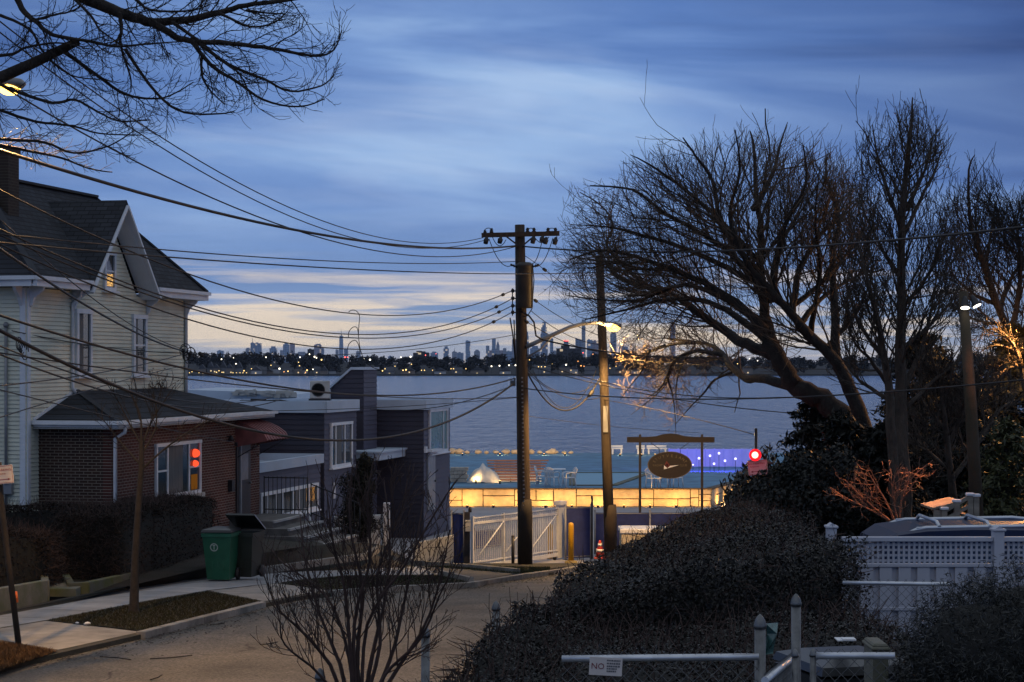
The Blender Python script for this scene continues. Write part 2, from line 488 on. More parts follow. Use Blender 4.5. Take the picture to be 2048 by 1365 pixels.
# kerb stones, continuous except where the driveways cross
def kerbline(pts, h=.095, w=.16, name='kerb'):
    mb = MB()
    P3 = [Vector((x, y, gz(y))) for x, y in pts]
    for a, b in zip(P3, P3[1:]):
        n = max(1, int((b - a).length / 2.2))
        for i in range(n):
            p = a.lerp(b, i / n); r = a.lerp(b, (i + 1) / n); e = (r - p) * .004
            jit = Vector((0, 0, random.uniform(-.006, .006)))
            mb.beam(p + e + Vector((0, 0, h / 2 - .02)) + jit, r - e + Vector((0, 0, h / 2 - .02)) + jit, w, h + .06)
    return struct(name, mb, M['kerb'])
kerbline([P(x, y, .08) for x, y in ((281, 1267), (400, 1237), (524, 1206))])
kerbline([P(x, y, .08) for x, y in ((661, 1184), (802, 1174), (943, 1167), (1036, 1152), (1107, 1142), (1174, 1131))])
kerbline([P(x, y, OFF) for x, y in ((880, 1151.5), (943, 1167))], .18, .1)
kerbline([P(x, y, OFF) for x, y in ((820, 1131), (940, 1141), (1036, 1150.5))], .2, .12)
# dead leaves and grit drifted along the gutter
gl = [gp(x, y) for x, y in ((20, 1334), (281, 1279), (520, 1219), (640, 1200), (800, 1184), (950, 1175), (1120, 1148))]
gp_ = []
for a_, b_ in zip(gl, gl[1:]):
    for i in range(int(900 * (b_ - a_).length / 8)):
        p = a_.lerp(b_, random.random()); w_ = abs(random.gauss(0, .42)) * (.5 + .8 * abs(math.sin(p.y * 1.7)))
        gp_.append((p.x + w_ - .06, p.y + random.uniform(-.2, .2), 0))
gp_ = np.array(gp_); gp_[:, 2] = [gz(y) - .008 for y in gp_[:, 1]]
k_ = len(gp_); an = rng.uniform(0, 6.28, k_); s_ = rng.uniform(.012, .04, k_)
A_ = np.stack([np.cos(an), np.sin(an), rng.uniform(-.2, .3, k_)], 1) * s_[:, None]; B_ = np.stack([-np.sin(an), np.cos(an), rng.uniform(-.2, .3, k_)], 1) * s_[:, None] * .5
V = np.stack([gp_ - A_, gp_ + B_, gp_ + A_, gp_ - B_], 1).reshape(-1, 3) + np.array([0, 0, .012])
o = np_mesh('road_grit', V, np.arange(4 * k_).reshape(k_, 4), mat('leaf_litter', (.050, .036, .024), .95, col2=(.018, .015, .012), scale=9)); tag(o, kind='stuff')

# paved yard beyond the gate, level, up to the lit wall
yardm = mat('yard_paving', (.30, .29, .30), .9, var=.12, scale=.7, bump=.2, bscale=40)
sheet('yard_paving', [(-6, 58.3), (40, 58.3), (40, 87), (-14, 87)], -.012, yardm)
# the terrace deck above the lit wall (a solid platform) and the sea wall
DZ = C - 5.33
deckm = mat('terrace_paving', (.085, .20, .32), .75, var=.3, scale=1.1, bump=.15, bscale=30)
mb = MB()
DL, DR = -22.0, 30.0
mb.prism([(DL, 86.35, DZ - .02), (8.55, 86.35, DZ - .02), (11.4, 95, DZ - .02), (DR, 95, DZ - .02), (DR, 121, DZ - .02), (DL, 121, DZ - .02)], (0, 0, -.76))
struct('terrace', mb, deckm)
# water reaching the far shore, ripple height fields in the material
wm = bpy.data.materials.new('bay_water'); wm.use_nodes = True
t = NT(wm); b = wm.node_tree.nodes['Principled BSDF']
b.inputs['Base Color'].default_value = (.016, .058, .165, 1); b.inputs['Roughness'].default_value = .14; b.inputs['IOR'].default_value = 1.33; b.inputs['Specular IOR Level'].default_value = .25
pos = t.n('ShaderNodeNewGeometry').outputs['Position']
v1 = t.n('ShaderNodeVectorMath', {0: pos, 1: (1.5, .75, 1)}, operation='MULTIPLY').outputs[0]
w1 = t.n('ShaderNodeTexNoise', {'Vector': v1, 'Scale': .5, 'Detail': 8, 'Roughness': .62, 'Distortion': .6}).outputs[0]
w2 = t.n('ShaderNodeTexNoise', {'Vector': t.n('ShaderNodeVectorMath', {0: pos, 1: (.34, .085, 1)}, operation='MULTIPLY').outputs[0], 'Scale': 1.0, 'Detail': 3, 'Roughness': .6, 'Distortion': .4}).outputs[0]
bp = t.n('ShaderNodeBump', {'Height': t.math('ADD', t.math('MULTIPLY', w1, .8), t.math('MULTIPLY', w2, 2.6)), 'Strength': 1.0, 'Distance': 1.6}).outputs[0]
wm.node_tree.links.new(bp, b.inputs['Normal'])
mb = MB(); mb.quad((-900, 90, 0), (900, 90, 0), (2600, 1790, 0), (-2600, 1790, 0))
struct('water', mb, wm)

# far land: shore strip, rising ground, and flat land out to the skyline
SH = 1722.0
landm = mat('far_land', (.012, .014, .018), .95, var=.5, scale=.01)
mb = MB()
vs = []; fs = []
nx = 90
rows = [(SH, -1), (SH + 3, 1.2), (SH + 60, 2.5), (SH + 200, 7), (SH + 420, 11), (3500, 8), (9000, 4), (26000, 4)]
for j, (y, z) in enumerate(rows):
    for i in range(nx + 1):
        x = (-.62 + 1.24 * i / nx) * y
        vs.append((x, y + (4 * math.sin(i * 1.7) if j < 2 else 0), z + (math.sin(i * .9 + j) * .8 + math.sin(i * .23) * 1.6 if 2 < j < 6 else 0)))
for j in range(len(rows) - 1):
    for i in range(nx):
        a = j * (nx + 1) + i
        fs.append((a, a + 1, a + nx + 2, a + nx + 1))
mb.add(vs, fs); struct('far_land', mb, landm)
mb = MB()
for i in range(160):
    x = random.uniform(-460, 460); s = random.uniform(1.5, 6)
    mb.box((x, SH - 2 + random.uniform(-3, 2), .2), (s * 2.2, s, random.uniform(.8, 2.2)))
tag(mb.build('shore_rocks', mat('shore_rock', (.04, .042, .045), .9, var=.5)), kind='stuff')

# ---------------------------------------------------------------- far shore wood: bare crowns massed along the shore, one mass
def leaf_cloud(cen, rad, n, size, squash=.6, flat=.0):
    """n random quads inside ellipsoids; cen (k,3), rad (k,3); returns verts, faces"""
    k = len(cen); idx = rng.integers(0, k, n)
    d = rng.normal(size=(n, 3)); d /= np.linalg.norm(d, axis=1)[:, None]
    r = rng.random(n) ** .45
    p = cen[idx] + d * rad[idx] * r[:, None]
    a = rng.normal(size=(n, 3)); a /= np.linalg.norm(a, axis=1)[:, None]
    b = np.cross(a, rng.normal(size=(n, 3))); b /= np.linalg.norm(b, axis=1)[:, None]
    s = (size * rng.uniform(.5, 1.3, n))[:, None]
    V = np.stack([p - a * s, p + b * s * squash, p + a * s, p - b * s * squash], 1).reshape(-1, 3)
    Fc = np.arange(n * 4).reshape(n, 4)
    return V, Fc


nt = 900
cx_ = rng.uniform(-.30, .34, nt); dd = rng.uniform(SH + 25, SH + 520, nt)
top = 9 + 5 * np.sin(cx_ * 23) + 3 * np.sin(cx_ * 61 + 1)
hgt = rng.uniform(6, 11, nt) * (1 + .25 * np.sin(cx_ * 37))
zb = np.interp(dd, [SH, SH + 60, SH + 200, SH + 420, SH + 900], [1, 2.5, 7, 10.5, 10])
cen = np.stack([cx_ * dd, dd, zb + hgt * .62], 1)
rad = np.stack([rng.uniform(3, 6.5, nt), rng.uniform(3, 6, nt), hgt * .5], 1)
V, Fc = leaf_cloud(cen, rad, 100000, 1.25)
woodm = mat('far_tree_crown', (.020, .021, .026), .95, var=.5, scale=.05)
V2 = []; 
o = np_mesh('shore_wood', V, Fc, woodm); tag(o, kind='stuff')

# pale evening air over the bay, sky outside it
mb = MB(); mb.box((0, 13100, 270), (36000, 26600, 546))
air = bpy.data.materials.new('evening_air'); air.use_nodes = True
nt_ = air.node_tree; nt_.nodes.remove(nt_.nodes['Principled BSDF'])
pv_ = nt_.nodes.new('ShaderNodeVolumePrincipled'); pv_.inputs['Color'].default_value = (.62, .76, 1, 1); pv_.inputs['Density'].default_value = 2.0e-5; pv_.inputs['Anisotropy'].default_value = 0
nt_.links.new(pv_.outputs[0], nt_.nodes['Material Output'].inputs['Volume'])
tag(mb.build('haze', air), kind='stuff')
# ================================================================ SKYLINE AND FAR SHORE
def tower_mat(name, col, rough, wx, wz, lit=.10, seed=0.0, spec=.6):
    """glass-and-stone facade: grid of windows, few of them lit"""
    m = bpy.data.materials.new(name); m.use_nodes = True
    t = NT(m); b = m.node_tree.nodes['Principled BSDF']
    b.inputs['Roughness'].default_value = rough; b.inputs['Specular IOR Level'].default_value = spec
    pos = t.n('ShaderNodeNewGeometry').outputs['Position']
    sp = t.n('ShaderNodeSeparateXYZ', {0: pos}).outputs
    u = t.math('DIVIDE', t.math('ADD', sp[0], t.math('MULTIPLY', sp[1], .7)), wx); w = t.math('DIVIDE', sp[2], wz)
    fu = t.math('FRACT', u); fv = t.math('FRACT', w)
    win = t.math('MULTIPLY', t.math('GREATER_THAN', fu, .3), t.math('GREATER_THAN', fv, .35))
    cell = t.n('ShaderNodeCombineXYZ', {0: t.math('FLOOR', u), 1: t.math('FLOOR', w), 2: seed}).outputs[0]
    rnd = t.n('ShaderNodeTexWhiteNoise', {'Vector': cell}).outputs[0]
    on = t.math('MULTIPLY', win, t.math('LESS_THAN', rnd, lit))
    m.node_tree.links.new(t.mix(win, col, tuple(c * .55 for c in col)), b.inputs['Base Color'])
    b.inputs['Emission Color'].default_value = (1, .78, .5, 1)
    m.node_tree.links.new(t.math('MULTIPLY', on, .55), b.inputs['Emission Strength'])
    return m


TM = [tower_mat('tower_facade_%s' % n, c, r, 26, 22, l, s) for n, c, r, l, s in (('glass', (.22, .33, .52), .25, .06, 1.), ('stone', (.30, .34, .44), .6, .05, 2.), ('steel', (.18, .27, .44), .3, .10, 3.), ('rose', (.38, .31, .38), .5, .08, 4.))]
NM = tower_mat('block_facade', (.055, .058, .075), .7, 5, 4, .10, 6.)
redg = glow('red_beacon', (1, .08, .06), 6); 
G_SKY = 'towers of the distant skyline'


def tower(px0, px1, pyt, d, label, mi=0, steps=(), spire=None, depth=None, slant=0, name='skyscraper', m=None, capm=None, group=G_SKY, zb=3.0, cat='skyscraper'):
    """a shaft with setbacks: steps = [(inset fraction, extra top row)], spire = top row"""
    a, bq = W(px0, pyt, d), W(px1, pyt, d)
    w = bq.x - a.x; dep = depth or w * .9; cx = (a.x + bq.x) / 2; zt = a.z
    root = thing(name, label, cat, (cx, d + dep / 2, zb), group)
    mm = m or TM[mi]
    mb = MB()
    if slant:
        z2 = W(0, slant, d).z
        mb.prism([(a.x, d, zb), (bq.x, d, zb), (bq.x, d, z2), (a.x, d, zt)], (0, dep, 0))
    else:
        mb.box((cx, d + dep / 2, (zt + zb) / 2), (w, dep, zt - zb))
        mb.box((cx - w * .14, d + dep * .55, zt + w * .06), (w * .34, dep * .4, w * .12))
    z = zt; ww = w
    for f, py in steps:
        z2 = W(0, py, d).z; ww = w * f
        mb.box((cx, d + dep / 2, (z + z2) / 2), (ww, dep * f, z2 - z)); z = z2
    mb.build('shaft', mm, root)
    if spire:
        s = MB(); z2 = W(0, spire, d).z
        s.tube([(cx, d + dep / 2, z - .5), (cx, d + dep / 2, z + (z2 - z) * .5), (cx, d + dep / 2, z2)], [ww * .10, ww * .06, ww * .02], 6)
        s.build('spire', M['grey'], root)
    if capm:
        s = MB(); s.box((cx, d - w * .02, zt - w * .08), (w * 1.02, w * .05, w * .16)); s.build('crown_light', capm, root)
    return root


T = tower
T(434, 447, 702, 20000, 'lone short slab tower just past the cream house corner', 0)
T(481, 491, 707, 20000, 'low stepped block beside the twin tallest slabs west of the tapered spire', 1)
T(491, 500, 699, 20200, 'mid-height block stepping up to the slab with a roof crane', 1, steps=[(.7, 696)])
T(501, 508.5, 686, 20400, 'slim slab with a thin crane mast on its roof', 2, spire=676)
T(508.5, 522, 687, 20000, 'broad dark-windowed slab beside the crane-topped slim one', 2)
T(532, 539, 706, 20500, 'short block with a bright lamp at its foot', 3)
T(539, 553, 697, 20300, 'tower with two uneven roof steps, standing alone', 0, steps=[(.6, 693)])
T(560, 566, 701, 21000, 'narrow wing at the foot of the tall blue glass slab', 1)
T(566, 578.5, 689, 21000, 'tall blue glass slab of a pair, its flank rosy', 0, steps=[(.5, 686.5)])
T(580, 589, 687, 21400, 'slender rosy-sided tower of the pair, with a rounded top', 3)
T(590, 615, 707, 20600, 'long low bluish block between the slender pair and the dark square block', 1, steps=[(.55, 704)])
T(628, 642, 690, 21600, 'wide pinkish tower behind the dark square block', 3, steps=[(.75, 688)])
T(642, 648, 697, 21700, 'thin wing stuck to the wide pinkish tower', 0)
# the tapered spire tower
root = thing('skyscraper', 'tallest tapering glass tower with a needle spire, standing by itself', 'skyscraper', (W(682, 0, 24000).x, 24020, 3), G_SKY)
a = W(677.4, 672, 24000); b2 = W(686.8, 672, 24000); cx = (a.x + b2.x) / 2; w = (b2.x - a.x) / 2
mb = MB(); lo = [(cx + w * i, 24030 + w * j, 3) for i, j in ((-1, -1), (1, -1), (1, 1), (-1, 1))]
zt = a.z; hi = [(cx + w * .78 * i, 24030 + w * .78 * j, zt) for i, j in ((0, -1), (1, 0), (0, 1), (-1, 0))]
mb.add(lo + hi, [(3, 2, 1, 0), (4, 5, 6, 7)] + [(i, (i + 1) % 4, 4 + i) for i in range(4)] + [((i + 1) % 4, 4 + (i + 1) % 4, 4 + i) for i in range(4)])
mb.build('shaft', TM[0], root)
s = MB(); s.tube([(cx, 24030, zt), (cx, 24030, zt + 30), (cx, 24030, W(0, 657, 24000).z)], [8, 4, 1.2], 6); s.build('spire', M['grey'], root)
T(671, 677, 700, 23000, 'low block at the near foot of the tapering spire tower', 1)
T(688, 696, 699, 23000, 'squat block on the far foot of the tapering spire tower', 0)
T(712, 721, 703, 22000, 'short square tower behind the loop of cable', 1)
T(776, 787, 713, 20000, 'small pale block peeping over the trees past the loop of cable', 0)
T(847, 857, 705, 19000, 'small tower with a red light, just over the dark slab on the shore', 1, capm=None)
T(861, 876, 706, 19000, 'boxy pair-topped block next to the small red-lit tower', 0, steps=[(.5, 703.5)])
T(887, 897.5, 697, 18500, 'stepped tower with a pointed cap above a bare tree', 2, steps=[(.6, 693)])
T(904, 914, 704, 18500, 'low wide block with a small mast, west of the plain round-topped shaft', 1, spire=696)
T(914, 927, 706, 18600, 'low flat block adjoining the one with a mast', 0)
T(931, 940.5, 682, 18400, 'plain flat-topped shaft standing clear of its neighbours', 0)
T(948, 960, 703, 18000, 'squat stepped block next to the plain clear-standing shaft', 1, steps=[(.6, 700)])
T(972, 978.5, 692, 18000, 'thin round-topped tower west of the classic spired one', 2)
T(984, 991.5, 678, 17800, 'tall shaft beside the classic spired tower', 0)
T(992.5, 999, 690, 17600, 'classic stepped tower with a lit golden mast', 1, steps=[(.7, 687), (.4, 684)], spire=675)
T(1006, 1013, 697, 17600, 'mid-height block west of the near utility pole', 1)
T(978, 1006, 701, 17900, 'broad low mass around the foot of the golden-masted tower', 3)
T(1013, 1024, 703, 17500, 'low wall of blocks just before the near utility pole', 0)
T(1024, 1034, 678, 17000, 'grey slab half hidden by the near utility pole', 1)
T(1050.5, 1058, 682, 16800, 'needle-topped terraced tower peeking out behind the near utility pole', 2, steps=[(.8, 672), (.55, 664)], spire=652)
T(1060, 1080, 697, 16500, 'wide mid-height block under the street lamp arm', 0, steps=[(.6, 692)])
T(1081, 1095.5, 668, 16400, 'unfinished supertall tower with lit scaffold bands below the lamp arm', 2, steps=[(.8, 655), (.5, 644)])
T(1100, 1106.5, 677, 16300, 'thin straight tower next to the unfinished supertall', 0)
T(1106.5, 1113, 702, 16200, 'small low block at the foot of the thin straight tower', 1)
T(1127.5, 1137, 681, 16200, 'slab with a red-lit roofline', 0, capm=redg)
T(1151, 1164, 676, 16100, 'wedge-roofed glass block by the slenderest supertall', 2, slant=680)
T(1163.5, 1171, 640, 16000, 'slenderest supertall, a pencil-thin square shaft', 1)
T(1174, 1185, 680, 16000, 'bulky block just west of the second utility pole', 0)
T(1185, 1198, 682, 16050, 'bulky block half hidden by the second utility pole', 3)
T(1221, 1233, 668, 15800, 'tall tower just behind the glowing street lamp', 1, steps=[(.7, 660)])
T(1238, 1256, 693, 15800, 'broad block past the glowing street lamp', 0)
T(1286, 1300, 690, 15600, 'blue slab seen through the low twigs of the spreading tree', 1)
T(1341, 1351, 650, 15600, 'tall slim tower seen through the limbs of the spreading tree', 0, steps=[(.6, 640)])
T(1415, 1440, 694, 15500, 'wide block seen between the low limbs of the spreading tree', 3)
# nearer dark blocks on the far shore
G_BLK = 'dark apartment blocks on the far shore'
T(615, 627.5, 699, 2400, 'dark square apartment block among the skyline towers', name='apartment_block', m=NM, group=G_BLK, cat='building')
T(826, 858, 706, 2300, 'dark slab block with antennas rising from the shore trees', name='apartment_block', m=NM, group=G_BLK, cat='building', steps=[(.5, 703)])
T(1113, 1163, 697, 2350, 'widest dark apartment block, behind the street lamp arm', name='apartment_block', m=NM, group=G_BLK, cat='building', depth=20)
T(1245, 1272, 703, 2300, 'dark block beyond the second utility pole', name='apartment_block', m=NM, group=G_BLK, cat='building', depth=20)

# houses along the far shore
hw = [mat('shore_house_wall_%s' % n, c, .8, var=.1, scale=.2) for n, c in (('grey', (.20, .21, .23)), ('white', (.42, .43, .45)), ('tan', (.22, .19, .17)))]
hr = mat('shore_house_roof', (.06, .065, .08), .8)
hl = glow('shore_window', (1, .75, .4), 1.0)


def shore_house(px, py, w, h, rh, d, label, k, gable=True, group='houses along the far shore'):
    p = W(px, py, d); dep = w * .9; x = p.x
    zt = p.z; zb = 0.5
    root = thing('shore_house', label, 'house', (x, d + dep / 2, zb), group)
    mb = MB(); mb.box((x, d + dep / 2, (zb + zt) / 2), (w, dep, zt - zb)); mb.build('wall', hw[k], root)
    mb = MB()
    if gable: mb.prism([(x - w * .56, d - .4, zt), (x + w * .56, d - .4, zt), (x, d - .4, zt + rh)], (0, dep + .8, 0))
    else: mb.prism([(x - w * .54, d - .4, zt), (x - w * .54, d + dep + .4, zt), (x - w * .54, d + dep / 2, zt + rh)], (w * 1.08, 0, 0))
    mb.build('roof', hr, root)
    if random.random() < .8:
        mb = MB(); mb.box((x + w * random.uniform(-.25, .25), d - .12, zb + (zt - zb) * random.uniform(.3, .7)), (1.1, .1, 1.0)); mb.build('window', hl, root)


ords = ['first', 'second', 'third', 'fourth', 'fifth', 'sixth', 'seventh', 'eighth', 'ninth', 'tenth']
for i, (px, py, rh) in enumerate(((404, 738, 4), (421, 737, 6), (432, 737, 4), (446, 736, 6), (459, 737, 4), (478, 737, 6))):
    shore_house(px, py, 5.6, 6, rh, SH + 18 + i % 2 * 6, '%s gabled townhouse of the far shore terrace, counting from the cream house' % ords[i], 0 if i % 2 else 2, group='gabled townhouses in one terrace on the far shore')
places = [(512, 742, 9, 'broad low house after the gabled terrace'), (524, 741, 7, 'pale house next to the broad low one after the terrace'), (538, 743, 6, 'small house in front of the big white lamp'), (552, 739, 6, 'house just under the biggest white lamp'), (575, 744, 7, 'tan house beside two orange lamps'), (597, 738, 6, 'house with a lamp over its roof, west of the dark stair tower'), (608, 741, 6, 'grey house next to an orange lamp'), (634, 741, 6, 'little gabled house by the stair tower slope'), (648, 742, 6, 'middle of three little houses by the stair tower'), (665, 743, 6, 'reddish little house touching the stair tower'), (778, 743, 9, 'low hall by the yellow harbour light'), (815, 742, 12, 'long low house west of the dark shore slab'), (880, 743, 10, 'low house east of the dark shore slab'), (915, 742, 8, 'house with two yellow lamps in front'), (955, 741, 12, 'long flat house before the four white lamps'), (1010, 743, 10, 'low house below the four white lamps'), (1085, 739, 14, 'long hall behind a row of small yellow lamps'), (1130, 735, 10, 'white two-storey house under the widest dark block'), (1148, 739, 7, 'house beside the white two-storey one'), (1180, 741, 9, 'house by the orange-lit sign near the second pole'), (1240, 741, 9, 'house beyond the second utility pole'), (1275, 742, 10, 'house seen under the golden lit twigs'), (1460, 738, 9, 'house seen between the low limbs of the spreading tree'), (1496, 737, 8, 'house with two lit windows beyond the forked limb')]
for i, (px, py, w, lab) in enumerate(places):
    shore_house(px, py, w, 5, random.uniform(2, 4), SH + 10 + (i * 7) % 25, lab + ' across the bay', (i * 5 + 1) % 3, gable=i % 3 != 1)

# lamps along the far shore: slim mast with a glowing globe, each one on its own
bulbs = {'white': glow('white_lamp', (1, .90, .70), 4), 'yellow': glow('yellow_lamp', (1, .66, .22), 3), 'orange': glow('orange_lamp', (1, .40, .12), 3), 'red': glow('red_lamp', (1, .1, .08), 6)}
polem = M['iron']
spots = [('white', 1, (443, 719, 4), (467, 716, 3), (472, 728, 4), (532, 715, 4), (559, 738, 6), (600, 715, 4), (619, 709, 4), (629, 714, 5), (633, 716, 4), (740, 720, 6), (802, 715, 4), (821, 714, 5), (983, 733, 4.5), (999, 732, 4.5), (1018, 731, 4.5), (1031, 731, 4.5), (626, 739, 3.5), (690, 748, 2), (1132, 730, 5), (1499, 718, 3), (1515, 722, 3), (728, 718, 3)),
         ('yellow', 2, (576, 743, 4), (614, 741, 5), (643, 720, 5), (597, 725, 3), (599, 732, 3), (765, 742, 4), (770, 738, 3), (812, 740, 5), (806, 741, 4), (823, 729, 3), (843, 741, 3), (849, 741, 3), (542, 731, 3), (488, 742, 4), (438, 742, 3), (433, 745, 3), (444, 745, 3), (466, 746, 2.5), (473, 746, 2.5), (480, 746, 2.5), (486, 746, 2.5), (493, 746, 2.5), (1059, 720, 3.5), (1077, 734, 3), (1083, 734, 3), (1090, 734, 3), (907, 738, 3), (902, 738, 3), (932, 738, 3), (1142, 741, 3), (384, 744, 2.5), (379, 746, 2.5), (503, 738, 3), (398, 746, 2.5), (790, 733, 2.5), (865, 741, 2.5), (1104, 728, 2.5), (1220, 737, 3), (1232, 733, 2.5), (1475, 728, 3)),
         ('orange', 3, (1156, 723, 3), (1162, 732, 4), (1168, 733, 3), (568, 744, 3), (611, 745, 3), (1186, 709, 3), (1290, 735, 2.5)),
         ('red', 4, (690, 715, 4), (695, 715, 3), (851, 711, 3), (1166, 706, 3), (872, 708, 2))]
for col, _, *ls in spots:
    mbp = None
    for k, (px, py, s) in enumerate(ls):
        d = SH + 6 if py > 728 else SH + 60 + (715 - min(py, 715)) * 30
        p = W(px, py, d); r = s / 2 / F * d * .62
        root = thing('shore_lamp', '%s lamp glowing among the dark trees of the far shore' % col, 'lamp', (p.x, d, max(.5, p.z - 8)), '%s lamps along the far shore' % col)
        mb = MB(); mb.tube([(p.x, d, max(.5, p.z - 8)), (p.x, d, p.z)], .12, 5); mb.build('mast', polem, root)
        mb = MB(); mb.ball(p, r, 8); mb.build('globe', bulbs[col], root)
sun.specular_factor = 0.0
# ================================================================ CREAM HOUSE WITH BRICK FRONT
UZ = Vector((0, 0, 1))


class Fr:
    """local frame of a building: l along the facade, n outward, z relative to the eye"""
    def __init__(s, o, u):
        s.o = Vector((o[0], o[1], 0)); s.u = Vector((u[0], u[1], 0)).normalized(); s.nn = Vector((s.u.y, -s.u.x, 0))

    def __call__(s, l, n, z): return s.o + s.u * l + s.nn * n + Vector((0, 0, C + z))

    @property
    def ax(s): return (s.u, s.nn, UZ)


def clap(mb, fr, l0, l1, z0, z1, n, along='l', exp=.095, clip=None, mi=0, proud=.024, gap=.014):
    """lapped boards with a recessed shadow gap under each lap; along='l' or 'n' (then l is the fixed plane, facing -l)"""
    z = z0
    while z < z1 - .02:
        zt = min(z + exp, z1); a, b = l0, l1
        if clip:
            a, b = clip((z + zt) / 2)
        if b - a > .05:
            if along == 'l': f = lambda x, o, q: fr(x, n + o, q)
            else: f = lambda x, o, q: fr(n - o, x, q)
            sec = [(proud, z + gap), (.006, zt), (.0, zt), (-.02, zt), (-.02, z), (0.0, z), (0.0, z + gap)]
            mb.prism([f(a, o, q) for o, q in sec], f(b, 0, z) - f(a, 0, z), mi)
        z = zt


def winpart(root, P0, A, N, w, h, vdiv=(), hdiv=(.5,), trim=.10, bar=.045, tm='trim', gm=None, sill=.05, name='window', curtain=None, proud=.05, label=None):
    """window: frame with mullions, pane and sill as sub-parts; P0 = centre on the wall plane"""
    ax = (A, N, UZ); fr = MB()
    for s in (-1, 1): fr.box(P0 + A * s * (w / 2 + trim / 2) + N * proud / 2, (trim, proud + .02, h + 2 * trim), ax)
    fr.box(P0 + UZ * (h / 2 + trim / 2) + N * (proud / 2 + .004), (w + 2 * trim + .05, proud + .028, trim), ax)
    fr.box(P0 - UZ * (h / 2 + trim / 2) + N * (proud / 2), (w, proud + .02, trim), ax)
    for v in vdiv: fr.box(P0 + A * (v - .5) * w + N * proud * .4, (bar * 1.6, proud, h), ax)
    for v in hdiv:
        k = v if not isinstance(v, tuple) else v[0]
        a, b = (0, 1) if not isinstance(v, tuple) else v[1:]
        fr.box(P0 + A * ((a + b) / 2 - .5) * w + UZ * (k - .5) * h + N * proud * .35, (w * (b - a), proud * .9, bar), ax)
    f = fr.build(name, M[tm], root)
    g = MB(); g.box(P0 + N * .012, (w, .012, h), ax); g.build('pane', gm or M['glass'], f)
    if sill:
        s_ = MB(); s_.box(P0 - UZ * (h / 2 + trim + sill / 2) + N * (proud / 2 + .03), (w + 2 * trim + .14, proud + .1, sill), ax, bev=.006); s_.build('sill', M['stucco'] if sill > .1 else M[tm], f)
    if curtain:
        for a, b in curtain:
            c_ = MB(); n = 14
            vs = []
            for i in range(n + 1):
                x = (a + (b - a) * i / n - .5) * w
                for z in (-h / 2, h / 2): vs.append(P0 + A * x + UZ * z + N * (.0225 + .004 * math.sin(i * 1.9)))
            c_.add(vs, [(2 * i, 2 * i + 2, 2 * i + 3, 2 * i + 1) for i in range(n)]); c_.build('curtain', M['curtain'], f, fix=False)
    return f


roofm = lambda nm, axis: brick_mat(nm, axis, (.042, .048, .060), (.026, .030, .038), (.012, .013, .016), bw=.30, bh=.11, mw=.012, rough=.9, bump=.5, dirt=.3, spec=.25)
hf = Fr((-10.98, 45), (.21, .978))
U_, N_ = hf.u, hf.nn
HLEN, HD, ZE, ZR = 9.77, 4.0, 1.75, 4.5
house = thing('clapboard_house', 'cream clapboard two-storey house with steep gable, hip roof and brick front room', 'house', hf(4.9, -2, -4.7))
mb = MB()
gl0, gl1, glc, gza = 4.52 - 1.86, 4.52 + 1.86, 4.52, 3.66
clap(mb, hf, 0, HLEN, -4.7, ZE, 0)
clap(mb, hf, gl0, gl1, ZE, gza, 0, clip=lambda z: (gl0 - .10 + (z - 1.55) * .90, gl1 + .10 - (z - 1.55) * .90))
mb.prism([hf(0, -.02, -4.7), hf(HLEN, -.02, -4.7), hf(HLEN, -.02, 1.75), hf(gl1, -.02, 1.75), hf(glc, -.02, 3.8), hf(gl0, -.02, 1.75), hf(0, -.02, 1.75)], -N_ * .15)
clap(mb, hf, -HD, 0, -4.7, ZE, 0, 'n')
mb.prism([hf(.02, 0, -4.7), hf(.02, -HD, -4.7), hf(.02, -HD, 1.75), hf(.02, 0, 1.75)], U_ * .15)
mb.box(hf(HLEN - .1, -HD / 2 - .1, -1.5), (.15, HD - .2, 6.4), hf.ax); mb.box(hf(HLEN / 2, -HD + .1, -1.5), (HLEN - .2, .15, 6.4), hf.ax)
wall = mb.build('wall', M['siding'], house)
for l, n, a in ((.07, .0, 1), (HLEN - .06, 0, 1), (0, -.08, 0)):
    mb = MB()
    if a: mb.box(hf(l, .022, -1.47), (.13, .05, 6.42), hf.ax)
    else: mb.box(hf(-.022, -.07, -1.47), (.05, .13, 6.42), hf.ax)
    mb.build('corner_board', M['trim'], house)
# hip roof
ov = .45
rm_front = roofm('roof_shingles', U_)
mb = MB()
E = [hf(-ov, ov, 1.98), hf(HLEN + ov, ov, 1.98), hf(HLEN + ov, -HD - ov, 1.98), hf(-ov, -HD - ov, 1.98)]
Rg = [hf(1.5, -2.0, ZR), hf(8.25, -2.0, ZR)]
Vl = [hf(4.52 - 2.0, ov, 1.98), hf(4.52, -1.54, 4.02), hf(4.52 + 2.0, ov, 1.98)]
mb.add(E + Rg + Vl, [(0, 6, 7, 4), (7, 5, 4), (8, 1, 5), (8, 5, 7), (1, 2, 5), (2, 3, 4, 5), (3, 0, 4)])
roof = mb.build('roof', rm_front, house)
mb = MB()   # ridge caps
mb.beam(Rg[0] + UZ * .02, Rg[1] + UZ * .02, .22, .06); mb.beam(Rg[1], E[1] + UZ * .03, .16, .05); mb.beam(Rg[0], E[0] + UZ * .03, .16, .05)
mb.build('ridge_cap', mat('ridge_shingle', (.03, .034, .042), .9), roof)
